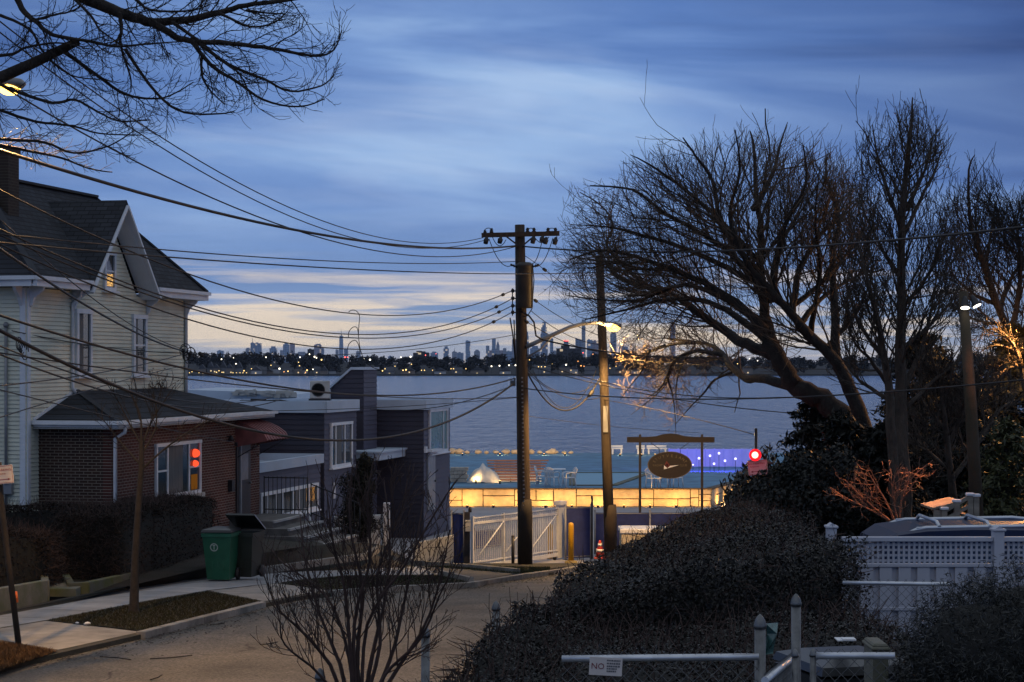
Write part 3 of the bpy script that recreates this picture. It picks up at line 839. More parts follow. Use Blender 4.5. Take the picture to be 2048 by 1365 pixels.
# cross gable: two slabs over the gable wall
mb = MB()
for s in (-1, 1):
    lb = glc + s * 2.12
    tri = [hf(lb, .50, 1.80), hf(glc, .50, 4.02), hf(glc, -1.7, 4.02), hf(lb - s * .10, -.1, 1.95)]
    mb.prism([p + UZ * .06 for p in tri], -UZ * .10)
mb.build('gable_roof', roofm('gable_shingles', N_), house)
for s in (-1, 1):   # rake boards and soffits
    mb = MB(); lb = glc + s * 2.10
    mb.beam(hf(lb, .46, 1.71), hf(glc, .46, 3.93), .06, .20, up=N_)
    mb.prism([hf(lb, .43, 1.70), hf(glc, .43, 3.86), hf(glc, .0, 3.86), hf(lb, .0, 1.70)], -UZ * .03)
    mb.build('rake_board', M['trim'], house)
for a, b in ((-ov, 2.45), (6.6, HLEN + ov)):   # boxed eaves
    mb = MB()
    mb.box(hf((a + b) / 2, ov - .02, 1.86), (b - a, .10, .20), hf.ax)
    mb.box(hf((a + b) / 2, ov + .05, 1.95), (b - a + .06, .10, .09), hf.ax)
    mb.box(hf((a + b) / 2, ov / 2 - .03, 1.79), (b - a, ov - .04, .04), hf.ax)
    mb.build('eave', M['trim'], house)
mb = MB(); mb.box(hf(-ov + .02, -HD / 2, 1.86), (.10, HD + 2 * ov - .2, .20), hf.ax); mb.box(hf(-ov - .05, -HD / 2, 1.95), (.10, HD + 2 * ov, .09), hf.ax); mb.box(hf(-ov / 2, -HD / 2, 1.788), (ov - .06, HD + 2 * ov - .3, .04), hf.ax)
mb.build('eave', M['trim'], house)
for s in (0, 1):    # end of the far eave
    mb = MB(); mb.box(hf(HLEN + ov - .02, -HD / 2, 1.861), (.10, HD + 2 * ov - .2, .20), hf.ax)
mb.build('eave', M['trim'], house)
for l in (.12, 2.42, 6.95, HLEN - .15):   # curved brackets
    mb = MB(); mb.prism([hf(l - .04, .03, 1.77), hf(l - .04, .40, 1.77), hf(l - .04, .36, 1.68), hf(l - .04, .16, 1.52), hf(l - .04, .09, 1.34), hf(l - .04, .03, 1.30)], U_ * .08); mb.build('bracket', M['trim'], house)
for n in (-.15, -2.2):
    mb = MB(); mb.prism([hf(-.03, n, 1.77), hf(-.40, n, 1.77), hf(-.36, n, 1.68), hf(-.16, n, 1.52), hf(-.03, n, 1.30)], N_ * .08); mb.build('bracket', M['trim'], house)
winpart(house, hf(3.0, .024, .53), U_, N_, .66, 1.40, trim=.11, curtain=[(.05, .45)])
winpart(house, hf(6.42, .024, .50), U_, N_, .66, 1.36, trim=.11, curtain=[(.0, .3)])
f = winpart(house, hf(4.52, .024, 2.32), U_, N_, .50, .80, trim=.09)
# lamp-lit branches mirrored in the attic window's lower sash, painted as a glowing noise panel
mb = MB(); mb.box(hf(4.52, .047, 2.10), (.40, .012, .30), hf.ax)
lr = bpy.data.materials.new('sash_reflection_glow'); lr.use_nodes = True
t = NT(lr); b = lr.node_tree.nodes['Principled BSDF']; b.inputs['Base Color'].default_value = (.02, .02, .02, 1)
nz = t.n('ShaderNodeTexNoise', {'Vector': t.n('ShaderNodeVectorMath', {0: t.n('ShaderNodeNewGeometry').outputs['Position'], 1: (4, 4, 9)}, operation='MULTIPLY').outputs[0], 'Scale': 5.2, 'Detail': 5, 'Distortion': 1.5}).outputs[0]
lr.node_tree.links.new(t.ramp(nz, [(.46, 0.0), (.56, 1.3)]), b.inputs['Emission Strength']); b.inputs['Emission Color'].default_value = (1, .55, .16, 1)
mb.build('painted_sash_reflection', lr, f)
# drain pipes, conduit, meter
mb = MB(); mb.tube([hf(2.32, .30, 1.76), hf(2.32, .26, 1.60), hf(2.32, .07, 1.45), hf(2.32, .07, -.55), hf(2.40, .14, -.72)], .04, 8); mb.build('downspout', M['trim'], house)
mb = MB(); mb.tube([hf(HLEN - .16, .3, 1.76), hf(HLEN - .16, .07, 1.5), hf(HLEN - .16, .07, -1.2)], .04, 8); mb.build('downspout', M['trim'], house)
mb = MB(); mb.tube([hf(-.07, -.46, .85), hf(-.07, -.46, -3.4)], .035, 8); mb.lathe(hf(-.07, -.46, .85), [(.05, 0), (.07, .06), (.03, .12)], 8); mb.build('conduit', M['grey'], house)
mb = MB(); mb.box(hf(-.09, -.42, -2.72), (.12, .26, .42), hf.ax, bev=.015); mb.lathe(hf(-.15, -.42, -2.62), [(.07, 0), (.07, .05), (.03, .06)], 12, ax=(N_, UZ, -U_)); mb.build('meter_box', M['grey'], house)
# chimney
chm = brick_mat('chimney_brick', U_, (.05, .035, .028), (.035, .026, .022), (.07, .06, .05), bump=.5)
mb = MB(); mb.box(hf(1.45, -1.3, 4.2), (.56, .56, 1.74), hf.ax); mb.box(hf(1.45, -1.3, 5.0), (.62, .62, .12), hf.ax); mb.box(hf(1.45, -1.3, 5.09), (.54, .54, .07), hf.ax)
mb.build('chimney', chm, house)
# ---- brick front room
BL0, BL1, BN, BE = .61, 10.7, 1.79, -1.34
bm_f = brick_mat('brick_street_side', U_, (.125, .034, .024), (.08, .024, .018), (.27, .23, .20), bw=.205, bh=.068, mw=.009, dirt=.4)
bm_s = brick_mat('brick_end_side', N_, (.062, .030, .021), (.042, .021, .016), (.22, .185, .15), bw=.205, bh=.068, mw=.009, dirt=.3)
mb = MB()
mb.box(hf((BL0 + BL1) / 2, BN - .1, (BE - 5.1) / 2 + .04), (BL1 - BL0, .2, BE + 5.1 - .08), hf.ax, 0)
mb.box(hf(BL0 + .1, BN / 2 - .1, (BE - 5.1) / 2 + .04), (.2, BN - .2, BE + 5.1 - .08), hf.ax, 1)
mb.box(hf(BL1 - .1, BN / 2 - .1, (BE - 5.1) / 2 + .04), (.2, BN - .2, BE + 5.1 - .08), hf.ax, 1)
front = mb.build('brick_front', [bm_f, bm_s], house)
mb = MB()
e = [hf(BL0 - .32, BN + .32, BE + .06), hf(BL1 + .36, BN + .32, BE + .06), hf(BL1 + .36, -.04, BE + .06), hf(BL0 - .32, .03, BE + .06), hf(2.6, .03, -.62), hf(8.3, .03, -.62), hf(HLEN + .1, -.04, -.9)]
mb.add(e, [(0, 1, 5, 4), (1, 2, 5), (3, 0, 4), (4, 5, 2, 3), (3, 2, 1, 0)])
mb.build('front_roof', roofm('front_shingles', U_), house)
mb = MB(); mb.beam(e[0] + UZ * .015, e[4] + UZ * .02, .14, .03); mb.build('hip_cap', mat('hip_shingle', (.028, .032, .04), .9), house)
mb = MB(); mb.beam(e[3] + UZ * .03, e[4] + UZ * .03, .05, .06); mb.build('flashing', M['trim'], house)
mb = MB()   # gutters and fascia
for a, b, ax in ((e[0], e[1], 0), (e[3], e[0], 1)):
    out = N_ if ax == 0 else -U_
    mb.beam(a + out * .05 - UZ * .03, b + out * .05 - UZ * .03, .10, .09); mb.beam(a - out * .02 - UZ * .10, b - out * .02 - UZ * .10, .04, .14)
mb.build('gutter', M['white'], house)
mb = MB(); mb.prism([p - UZ * .14 for p in (e[0], e[1], e[2], e[3])], -UZ * .02); mb.build('soffit', M['oldconcrete'], house)
dl = BL0 + .06
mb = MB(); mb.tube([hf(dl, BN + .33, BE - .02), hf(dl, BN + .30, BE - .2), hf(dl, BN + .07, BE - .34), hf(dl, BN + .07, -4.6)], .045, 8); mb.build('downspout', M['white'], house)
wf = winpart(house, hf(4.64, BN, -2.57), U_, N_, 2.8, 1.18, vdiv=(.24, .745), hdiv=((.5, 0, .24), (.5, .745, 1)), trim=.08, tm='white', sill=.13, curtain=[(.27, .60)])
for z, s in ((.22, .92), (-.04, .72)):   # glowing balls set on the narrow pane, painting its red reflection
    mb = MB(); mb.ball(hf(5.72, BN + .03, -2.45 + z), .15 * s, 12, sc=(1, 1, .8)); o = mb.build('painted_pane_reflection', glow('red_reflection_glow', (1, .085, .03), 1.3), wf)
mb = MB(); mb.box(hf(5.70, BN + .026, -2.95), (.42, .008, .38), hf.ax); mb.build('orange_pane_glow', glow('orange_pane_glow', (.55, .20, .03), .22), wf)  # emissive orange panel over the lower pane, its glow painted in
# doorway
mb = MB(); mb.box(hf(9.30, BN + .02, -3.15), (1.06, .06, 1.98), hf.ax); mb.box(hf(9.30, BN + .03, -2.12), (1.2, .08, .10), hf.ax)
door = mb.build('door', mat('dark_door', (.035, .028, .03), .5), house)
mb = MB(); mb.box(hf(8.98, BN + .06, -3.1), (.10, .06, 2.0), hf.ax); mb.box(hf(9.30, BN + .055, -2.75), (.6, .02, .7), hf.ax); mb.build('storm_frame', M['grey'], door)
mb = MB(); mb.ball(hf(9.7, BN + .09, -3.2), .035, 8); mb.build('handle', M['galv'], door)
mb = MB(); mb.lathe(hf(8.1, BN + .12, -1.98), [(.02, .12), (.05, .10), (.10, -.02), (.02, -.04)], 10); mb.beam(hf(8.1, BN, -1.9), hf(8.1, BN + .14, -1.88), .03, .03); mb.build('porch_lantern', M['iron'], house)
mb = MB(); mb.box(hf(8.3, BN + .06, -3.2), (.22, .12, .3), hf.ax, bev=.01); mb.build('mailbox', M['iron'], house)
# ribbed awning over the door
aw = mat('awning_ribs', (.20, .065, .06), .6, var=.25)
mb = MB(); la, lb = 8.75, 10.55
prof = [(BN, -1.50), (BN + .35, -1.60), (BN + .62, -1.72), (BN + .82, -1.86), (BN + .90, -2.0)]
nr = 16
for i in range(nr):
    a = la + (lb - la) * i / nr; b = a + (lb - la) / nr * .86; lift = .02 if i % 2 else 0
    for (n0, z0), (n1, z1) in zip(prof, prof[1:]):
        mb.prism([hf(a, n0, z0 + lift), hf(b, n0, z0 + lift), hf(b, n1, z1 + lift), hf(a, n1, z1 + lift)], -UZ * .02)
for l in (la, lb):
    mb.prism([hf(l, n, z - .03) for n, z in prof] + [hf(l, BN, -2.2)], U_ * .015)
awn = mb.build('awning', aw, house)
mb = MB()
for l in (la + .05, lb - .05):
    mb = MB(); mb.tube([hf(l, BN + .88, -2.0), hf(l, BN, -2.5)], .012, 6); mb.build('awning_strut', M['iron'], awn)
# steps with white nosings and the iron railing
stp = thing('front_steps', 'broad concrete front steps with pale nosings below the awning', 'steps', hf(9.6, 2.6, -5.2))
for i, (n1, z, ll) in enumerate(((3.0, -4.13, 8.3), (3.5, -4.31, 8.1), (4.0, -4.49, 7.9), (4.5, -4.67, 7.7))):
    mb = MB(); mb.box(hf((ll + 11) / 2, (BN + n1) / 2, z - .4), (11 - ll, n1 - BN, .8), hf.ax); st = mb.build('tread', mat('step_concrete', (.13, .125, .12), .9, var=.35, bump=.4), stp)
    mb = MB(); mb.box(hf((ll + 11) / 2, n1 + .01, z - .02), (11 - ll, .08, .06), hf.ax); mb.build('nosing', M['concrete'], st)


def railing(name, label, a, b, h, n, parent_group=None, cat='railing', m='iron', rails=(1.0, .12), r=.011):
    a, b = Vector(a), Vector(b); root = thing(name, label, cat, a, parent_group)
    mb = MB()
    for k in rails: mb.beam(a + UZ * h * k, b + UZ * h * k, .03, .03)
    mb.build('rail', M[m], root)
    mb = MB()
    for i in range(n + 1):
        p = a.lerp(b, i / n); mb.tube([p, p + UZ * (h + .04)], r * (1.8 if i in (0, n) else 1), 6)
    mb.build('bars', M[m], root)
    return root


railing('iron_railing', 'black iron railing beside the landing, past the brick pier', hf(10.95, BN + .05, -4.13), hf(10.95, 3.1, -4.13), 1.0, 10)
railing('iron_railing', 'lower black iron railing following the steps down', hf(10.95, 3.2, -4.2), hf(10.95, 4.6, -4.72), .9, 9)

# raised front yard sloping to the pavement
S = [gp(-200, 1270, OFF), gp(0, 1226, OFF), gp(129, 1194, OFF), gp(334, 1168, OFF), gp(470, 1151, OFF), gp(560, 1145, OFF), gp(700, 1140, OFF), gp(834, 1133, OFF)]
Hh = [hf(-9, 4.6, -4.35), hf(-5, 4.6, -4.35), hf(-3.0, 4.6, -4.38), hf(-.5, 4.6, -4.42), hf(3, 4.5, -4.45), hf(6, 4.6, -4.55), hf(10.5, 5.0, -4.85), hf(13.5, 4.6, -5.2)]
K = [hf(-9, -4, -4.3), hf(-5, -3, -4.3), hf(-3.0, 0, -4.3), hf(-.5, 0, -4.3), hf(3, 0, -4.35), hf(6, 0, -4.4), hf(10.5, 0, -4.5), hf(13.5, 0, -5.0)]
mb = MB(); n = len(S)
mb.add([p + UZ * .012 for p in S] + Hh + K, [(i, i + 1, n + i + 1, n + i) for i in range(n - 1)] + [(n + i, n + i + 1, 2 * n + i + 1, 2 * n + i) for i in range(n - 1)], 0, True)
struct('front_yard', mb, mat('yard_soil', (.042, .034, .028), .95, col2=(.022, .024, .014), scale=2, bump=1, bscale=24))
mb = MB(); pp = [gp(490, 1146, .12), hf(8.2, 5.6, -4.98), hf(10.0, 5.4, -4.95)]
for a, b in zip(pp, pp[1:]): mb.beam(a, b, .14, .16)
single('edging_kerb', mb, M['kerb'], 'thin concrete edging kerb running up from the pavement to the front steps', 'edging')

# concrete planter walls under the hedges
def planter(label, pts, h, m=M['oldconcrete']):
    mb = MB(); c_ = pts
    for a, b in zip(c_, c_[1:]):
        d = (b - a).normalized()
        mb.box((a + b) / 2 + UZ * (h / 2 - .08), ((b - a).length + .1, .14, h + .16), (d, UZ.cross(d), UZ), bev=.012)
    return single('planter_wall', mb, m, label, 'planter')
mossy = mat('mossy_concrete', (.11, .10, .085), .95, col2=(.075, .085, .012), scale=2.6, bump=.5, bscale=30)
planter('mossy low concrete planter wall under the long hedge by the slim street tree', [gp(132, 1178, OFF), gp(142, 1197, OFF), gp(172, 1196, OFF), gp(268, 1173, OFF)], .30, mossy)
planter('plain grey concrete planter wall under the short hedge by the leaning sign', [gp(-150, 1262, OFF), gp(0, 1224, OFF), gp(90, 1206, OFF), gp(88, 1190, OFF)], .42)
mb = MB(); a = gp(112, 1200, OFF)
mb.box(a + Vector((0, .5, .1)), (.75, 1.0, .22), bev=.01); single('garden_step', mb, M['oldconcrete'], 'single concrete step between the two planter walls', 'step')
# ================================================================ GREY MODERN HOUSE
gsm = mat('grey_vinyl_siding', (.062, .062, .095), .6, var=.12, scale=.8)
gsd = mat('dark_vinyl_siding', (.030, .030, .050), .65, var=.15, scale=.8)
membrane = mat('roof_membrane', (.42, .50, .60), .6, var=.12, scale=.6)
gf = Fr((-7.16, 56.5), (.21, .978))


def LofX(fr, px, n):
    """l on the plane n where the pixel column px meets it"""
    k = (px - CX) / F
    o = fr.o + fr.nn * n
    return (o.x - k * o.y) / (k * fr.u.y - fr.u.x)


def zat(fr, l, n, py):
    p = fr(l, n, 0); return -(py - HY) / F * p.y


gh = thing('modern_house', 'grey flat-roofed house in stepped blocks with a stair tower, beside the white gate', 'house', gf(6, -3, -6.0))


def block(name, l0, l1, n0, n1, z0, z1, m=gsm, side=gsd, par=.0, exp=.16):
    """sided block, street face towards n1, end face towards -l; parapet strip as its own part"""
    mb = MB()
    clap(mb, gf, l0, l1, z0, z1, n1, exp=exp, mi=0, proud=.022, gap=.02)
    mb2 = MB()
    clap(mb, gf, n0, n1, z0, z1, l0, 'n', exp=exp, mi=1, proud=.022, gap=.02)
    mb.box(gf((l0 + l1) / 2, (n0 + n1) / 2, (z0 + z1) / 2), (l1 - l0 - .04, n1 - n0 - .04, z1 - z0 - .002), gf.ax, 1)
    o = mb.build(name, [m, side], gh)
    if par:
        p = MB()
        for (a, b) in ((gf(l0 - .06, n1 + .06, z1), gf(l1 + .03, n1 + .06, z1)), (gf(l0 - .06, n1 + .06, z1), gf(l0 - .06, n0, z1)), (gf(l1, n1 + .06, z1), gf(l1, n0, z1)), (gf(l0, n0, z1), gf(l1, n0, z1))):
            p.beam(a + UZ * par / 2, b + UZ * par / 2, .12, par)
        p.box(gf((l0 + l1) / 2, (n0 + n1) / 2, z1 + .03), (l1 - l0 - .1, n1 - n0 - .1, .06), gf.ax)
        p.build('parapet', membrane, o)
    return o


# plane A (n=0): long low wing along the street; plane of the upper floor further back
la, lb = -1.5, LofX(gf, 640, 0)
zp = zat(gf, 0, 0, 945)
block('lower_wing', la, lb, -3.5, 0, -5.6, zp, par=.28)
# white framed ribbon window on the lower wing
l0, l1 = LofX(gf, 522, 0.03), LofX(gf, 632, 0.03)
winpart(gh, gf((l0 + l1) / 2, .02, -4.05), gf.u, gf.nn, l1 - l0, .62, vdiv=(.1, .25, .36, .55, .66, .85), hdiv=(), trim=.10, tm='white', name='ribbon_window', curtain=[(.02, .1), (.28, .36), (.6, .8)])
# upper floor, set back behind the wing
n_up = -2.2
lu0, lu1 = LofX(gf, 400, n_up), LofX(gf, 662, n_up)
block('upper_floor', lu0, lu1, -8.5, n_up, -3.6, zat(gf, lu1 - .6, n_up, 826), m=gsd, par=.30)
mb = MB(); mb.box(gf((lu0 + lu1) / 2, n_up + .04, -2.35), (lu1 - lu0 - 1, .05, .05), gf.ax); mb.build('wall_rail', M['grey'], gh)
# middle block with the tall window
lm0, lm1 = LofX(gf, 648, .0), LofX(gf, 712, .0)
zt = zat(gf, lm0, 0, 826)
mid = block('middle_block', lm0, lm1, -4, 0.0, -5.9, zt, par=.36)
lw0, lw1 = LofX(gf, 659, 0), LofX(gf, 701, 0)
winpart(gh, gf((lw0 + lw1) / 2, .02, zat(gf, (lw0 + lw1) / 2, 0, 889)), gf.u, gf.nn, lw1 - lw0 - .15, 1.25, vdiv=(.2, .66), hdiv=(), trim=.09, tm='white', curtain=[(.22, .5)])
# stair tower with sloping roof
n_t = -.15
lt0, lt1 = LofX(gf, 727, n_t), LofX(gf, 753, n_t)
zt1, zb1 = zat(gf, lt0, n_t, 740), -5.9
mb = MB(); clap(mb, gf, lt0, lt1, zb1, zt1, n_t, exp=.16, mi=0, proud=.022, gap=.02)
# left face is a slanted shape; find its far edge along -n
def NofX(fr, l, px):
    k = (px - CX) / F; o = fr.o + fr.u * l
    return (o.x - k * o.y) / (k * fr.nn.y - fr.nn.x)
nL, nS = NofX(gf, lt0, 661), NofX(gf, lt0, 703)
zL = zat(gf, lt0, nL, 779)
z = -1.6
while z < zt1 - .02:
    zz_ = min(z + .16, zt1); zm = (z + zz_) / 2
    na = nL if zm < zL else nL + (nS - nL) * (zm - zL) / (zt1 - zL)
    if n_t - na > .05:
        sec = [(.022, z + .02), (.006, zz_), (-.02, zz_), (-.02, z), (0, z), (0, z + .02)]
        mb.prism([gf(lt0 - o, na, q) for o, q in sec], gf(lt0, n_t, 0) - gf(lt0, na, 0), 1)
    z = zz_
poly = [(nL, zb1), (n_t - .02, zb1), (n_t - .02, zt1 - .01), (nS, zt1 - .01), (nL, zL - .01)]
mb.prism([gf(lt0 + .02, n, q) for n, q in poly], gf.u * (lt1 - lt0 - .04), 1)
tw = mb.build('stair_tower', [gsm, gsd], gh)
mb = MB(); top = [(n_t + .08, zt1), (nS, zt1), (nL - .03, zL)]
for (n0, z0), (n1, z1) in zip(top, top[1:]):
    mb.prism([gf(lt0 - .08, n0, z0), gf(lt0 - .08, n1, z1), gf(lt0 - .08, n1, z1 + .09), gf(lt0 - .08, n0, z0 + .09)], gf.u * (lt1 - lt0 + .16))
mb.box(gf(lt0 - .04, nL - .02, (zL - 1.6) / 2), (.08, .08, zL + 1.6), gf.ax)
mb.build('tower_roof', membrane, tw)
# far block (street side), standing proud of the middle one
n_r = 1.35
lr0, lr1 = LofX(gf, 847, n_r), LofX(gf, 899, n_r)
ztr = zat(gf, lr0, n_r, 820)
farb = block('end_block', lr0, lr1, -4, n_r, -6.3, ztr, par=.34)
lw0, lw1 = LofX(gf, 856, n_r), LofX(gf, 893, n_r)
tealg = mat('green_tinted_glass', (.06, .19, .21), .15, var=.3, scale=1, spec=.8)
winpart(gh, gf((lw0 + lw1) / 2, n_r + .02, zat(gf, lw0, n_r, 864)), gf.u, gf.nn, lw1 - lw0 - .25, 1.38, vdiv=(.78,), hdiv=(), trim=.10, tm='trim', gm=tealg, curtain=None)
# wall linking tower and end block, porch with pale roof and posts, door
lk0 = lt1; mb = MB(); 
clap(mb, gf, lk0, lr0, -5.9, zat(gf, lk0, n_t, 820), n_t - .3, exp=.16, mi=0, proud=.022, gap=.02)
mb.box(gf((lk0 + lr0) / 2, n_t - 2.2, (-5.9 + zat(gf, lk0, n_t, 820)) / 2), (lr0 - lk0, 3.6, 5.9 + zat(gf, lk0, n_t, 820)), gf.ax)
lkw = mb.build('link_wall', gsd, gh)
mb = MB(); mb.box(gf((lk0 + lr0) / 2, n_t - .26, zat(gf, lk0, n_t, 808)), (lr0 - lk0, .14, .30), gf.ax); mb.box(gf((lk0 + lr0) / 2, n_t - 2, zat(gf, lk0, n_t, 814)), (lr0 - lk0, 3.6, .08), gf.ax); mb.build('parapet', membrane, lkw)
pl0, pn = LofX(gf, 724, .35), 1.5
pz = zat(gf, lr0, 1.0, 906)
pr = LofX(gf, 829, .7); pl = LofX(gf, 724, .1)
mb = MB(); mb.box(gf((pl + pr) / 2, .15, pz), (pr - pl, 1.1, .26), gf.ax, bev=.02); mb.box(gf((pl + pr) / 2, .15, pz + .15), (pr - pl + .15, 1.25, .06), gf.ax)
porch = mb.build('porch_roof', membrane, gh)
for l, n in ((pr - 1.1, .55), (pr - .65, .57), (pr - .15, .59)):
    mb = MB(); mb.box(gf(l, n, (pz - .13 - 6) / 2), (.22, .22, pz - .13 + 6), gf.ax); mb.build('post', M['trim'] if pr - 1 < l < pr - .3 else gsm, porch)
mb = MB(); mb.box(gf(lr0 + .9, n_r + .04, -4.1), (1.0, .06, 2.0), gf.ax); dr = mb.build('door', mat('grey_door', (.20, .23, .26), .4), gh)
mb = MB(); mb.box(gf(lr0 + .9, n_r + .12, -3.0), (1.5, .3, .08), gf.ax); mb.build('door_hood', M['trim'], dr)
mb = MB(); mb.ball(gf(lr0 + 1.3, n_r + .1, -4.1), .04, 8); mb.build('handle', M['galv'], dr)
mb = MB(); mb.box(gf(lr0 + .1, n_r + .05, -2.95), (.16, .1, .22), gf.ax); mb.build('wall_lamp', M['trim'], gh)
mb = MB(); mb.box(gf(lm0 + .9, .05, -4.0), (.12, .06, .5), gf.ax); mb.build('wall_lamp', M['white'], gh)
# roof clutter: condenser, ducts, far roof edge
ac = thing('air_conditioner', 'pale outdoor condenser unit with round fan grille on the flat roof', 'air conditioner', W(640, 798, 65) )
p = W(640, 780, 65)
mb = MB(); mb.box(p, (.62, .36, .58), bev=.02); body = mb.build('casing', M['stucco'], ac)
mb = MB(); mb.lathe(p + Vector((-.04, -.185, 0)), [(.22, 0), (.22, .02), (.20, .02), (.19, .005)], 20, ax=(Vector((1, 0, 0)), UZ, Vector((0, -1, 0))))
for k in range(6): mb.lathe(p + Vector((-.04, -.19, 0)), [(.03 + k * .03, 0), (.035 + k * .03, .012), (.04 + k * .03, 0)], 20, ax=(Vector((1, 0, 0)), UZ, Vector((0, -1, 0))))
mb.build('fan_grille', M['darkplastic'], ac)
mb = MB(); mb.box(p - UZ * .32, (.7, .45, .06)); mb.build('foot', M['iron'], ac)
mb = MB(); a = W(515, 803, 64); b_ = W(560, 801, 64); c2 = W(598, 808, 64)
mb.tube([W(480, 803, 64), a, b_, W(580, 805, 64), c2, W(601, 812, 64)], .035, 6); mb.box(W(517, 801, 64), (.5, .12, .1)); single('roof_conduit', mb, M['black'], 'black cable conduit lying along the edge of the flat grey roof', 'conduit')
vb = MB(); vb.box(W(612, 818, 63.4), (.28, .2, .22), bev=.01); single('roof_vent', vb, M['stucco'], 'small pale box vent at the edge of the flat grey roof', 'vent')
# pale building behind it at the water's edge (flat white roof with a torn edge)
mb = MB(); mb.prism([W(372, 780, 95), W(470, 783, 95), W(590, 790, 95), W(596, 803, 95), W(372, 803, 95)], (0, 10, 0)); bb = thing('boathouse', 'low pale flat-roofed building at the water just past the cream house', 'building', W(480, 840, 99))
mb.build('roof', membrane, bb); mb = MB(); mb.prism([W(372, 803.5, 95.2), W(594, 803.5, 95.2), W(594, 905, 95.2), W(372, 905, 95.2)], (0, 9.6, 0)); mb.build('wall', M['stucco'], bb)
mb = MB()
for i in range(60):
    x = random.uniform(470, 590); mb.box(W(x, 786 + (x - 470) * .045, 95) + Vector((0, random.uniform(-.3, 0), random.uniform(-.05, .12))), (random.uniform(.1, .4), .1, random.uniform(.05, .25)))
mb.build('torn_edge', M['stucco'], bb)
# retaining wall in white stucco and low white garden wall
mb = MB(); mb.prism([W(826, 1088, 57.6), W(907, 1071, 57.6), W(907, 1136, 57.6), W(826, 1136, 57.6)], (0, .3, 0)); single('retaining_wall', mb, M['stucco'], 'white stucco retaining wall with sloping top beside the blue screen', 'wall')
mb = MB(); a, b_ = W(668, 1034, 58.6), W(778, 1030, 58.6)
mb.prism([a, b_, Vector((b_.x, b_.y, C - 5.9)), Vector((a.x, a.y, C - 5.9))], (0, .25, 0)); mb.box(W(773, 1027, 58.6) + Vector((0, .1, -.4)), (.18, .3, 1.4)); single('garden_wall', mb, M['white'], 'low white garden wall in front of the grey house, behind the bare shrub', 'wall')
mb = MB(); mb.tube([W(620, 1030, 56), W(620, 1058, 56)], .03, 6); mb.ball(W(620, 1029, 56), .04, 8); single('garden_post', mb, M['white'], 'short white post between the iron railing and the bare shrub', 'post')
# ================================================================ GATE, SCREENS, TERRACE FURNITURE, POLES
# ---- white sliding gate
ga, gb = gp(945, 1135), Vector((1.39, 60.4, C - 5.88))
ga.z = C - 5.86
gdir = (gb - ga); gdir.z = 0; glen = gdir.length; gdir.normalize(); gn = Vector((gdir.y, -gdir.x, 0))
gate = thing('sliding_gate', 'white barred metal gate with diagonal braces across the yacht club entrance', 'gate', ga)
gp3 = lambda s, z, n=0: ga + gdir * (s * glen) + gn * n + UZ * z
GH = 1.52
mb = MB()
for z, h in ((.10, .10), (GH - .17, .07), (.24, .035), (GH - .02, .03)): mb.beam(gp3(0, z), gp3(1, z), .06, h)
for s in (0, .345, .66, 1): mb.beam(gp3(s, .06), gp3(s, GH + .04), .075, .06, up=gdir)
gm = mat('gate_paint', (.55, .58, .64), .45, var=.1, scale=4)
fr = mb.build('frame', gm, gate)
mb = MB()
for i in range(44):
    s = (i + .5) / 44; mb.beam(gp3(s, .08, -.005), gp3(s, GH, -.005), .022, .022, up=gdir)
mb.build('bars', gm, gate)
for a, b in (((.06, .42), (.34, GH - .2)), ((.36, .40), (.64, GH - .3)), ((.67, .42), (.97, GH - .2))):
    mb = MB(); mb.tube([gp3(a[0], a[1], .035), gp3(b[0], b[1], .035)], .02, 6); mb.build('brace', M['white'], gate)
mb = MB()
for s in (.04, .97): mb.lathe(gp3(s, .0) - gn * .03, [(.06, -.03), (.06, .03)], 12, ax=(gdir, UZ, gn))
mb.build('roller', M['iron'], gate)
mb = MB(); mb.box(gp3(1.03, .80), (.10, .34, 1.62), (gn, gdir, UZ), bev=.01); mb.box(gp3(1.03, 1.66), (.22, .4, .12), (gn, gdir, UZ)); single('gate_post', mb, gm, 'broad white steel gate post between the gate and the blue screen', 'post')
mb = MB(); mb.box(W(934, 1080, 57.7), (.17, .17, 1.62), bev=.01); mb.lathe(W(940, 1025, 57.7), [(.05, 0), (.05, .1), (.02, .16)], 8); single('gate_post', mb, M['iron'], 'dark square gate post carrying the pale control box', 'post')
mb = MB(); mb.box(W(936.5, 1053, 57.5), (.16, .14, .30), bev=.012); mb.box(W(936.5, 1042, 57.5), (.19, .17, .04)); single('control_box', mb, M['stucco'], 'pale keypad box fixed to the dark gate post', 'control box')


def screen(label, pts, zt, zb, posts=True):
    """blue privacy mesh on a steel frame"""
    root = thing('privacy_screen', label, 'screen', Vector(pts[0]))
    mb = MB(); 
    for a, b in zip(pts, pts[1:]):
        a, b = Vector(a), Vector(b); n = max(2, int((b - a).length / .35)); d = (b - a).normalized(); nn = d.cross(UZ)
        vs = []
        for i in range(n + 1):
            p = a.lerp(b, i / n) + nn * (.012 * math.sin(i * 2.1))
            vs += [p + UZ * zb, p + UZ * zt, p + UZ * zt + nn * .006, p + UZ * zb + nn * .006]
        for i in range(n):
            k = 4 * i; mb.add(vs[k:k + 8], [(0, 4, 5, 1), (1, 5, 6, 2), (2, 6, 7, 3), (3, 7, 4, 0)])
    mb.build('mesh_panel', M['bluemesh'], root)
    mb = MB()
    for a, b in zip(pts, pts[1:]):
        for z in (zt - .03, zb + .05): mb.tube([Vector(a) + UZ * z, Vector(b) + UZ * z], .02, 6)
    mb.build('rail', M['grey'], root)
    for p in pts:
        mb = MB(); mb.tube([Vector(p) + UZ * (zb - .1), Vector(p) + UZ * (zt + .06)], .032, 8); mb.ball(Vector(p) + UZ * (zt + .06), .035, 8); mb.build('post', M['grey'], root)
    return root


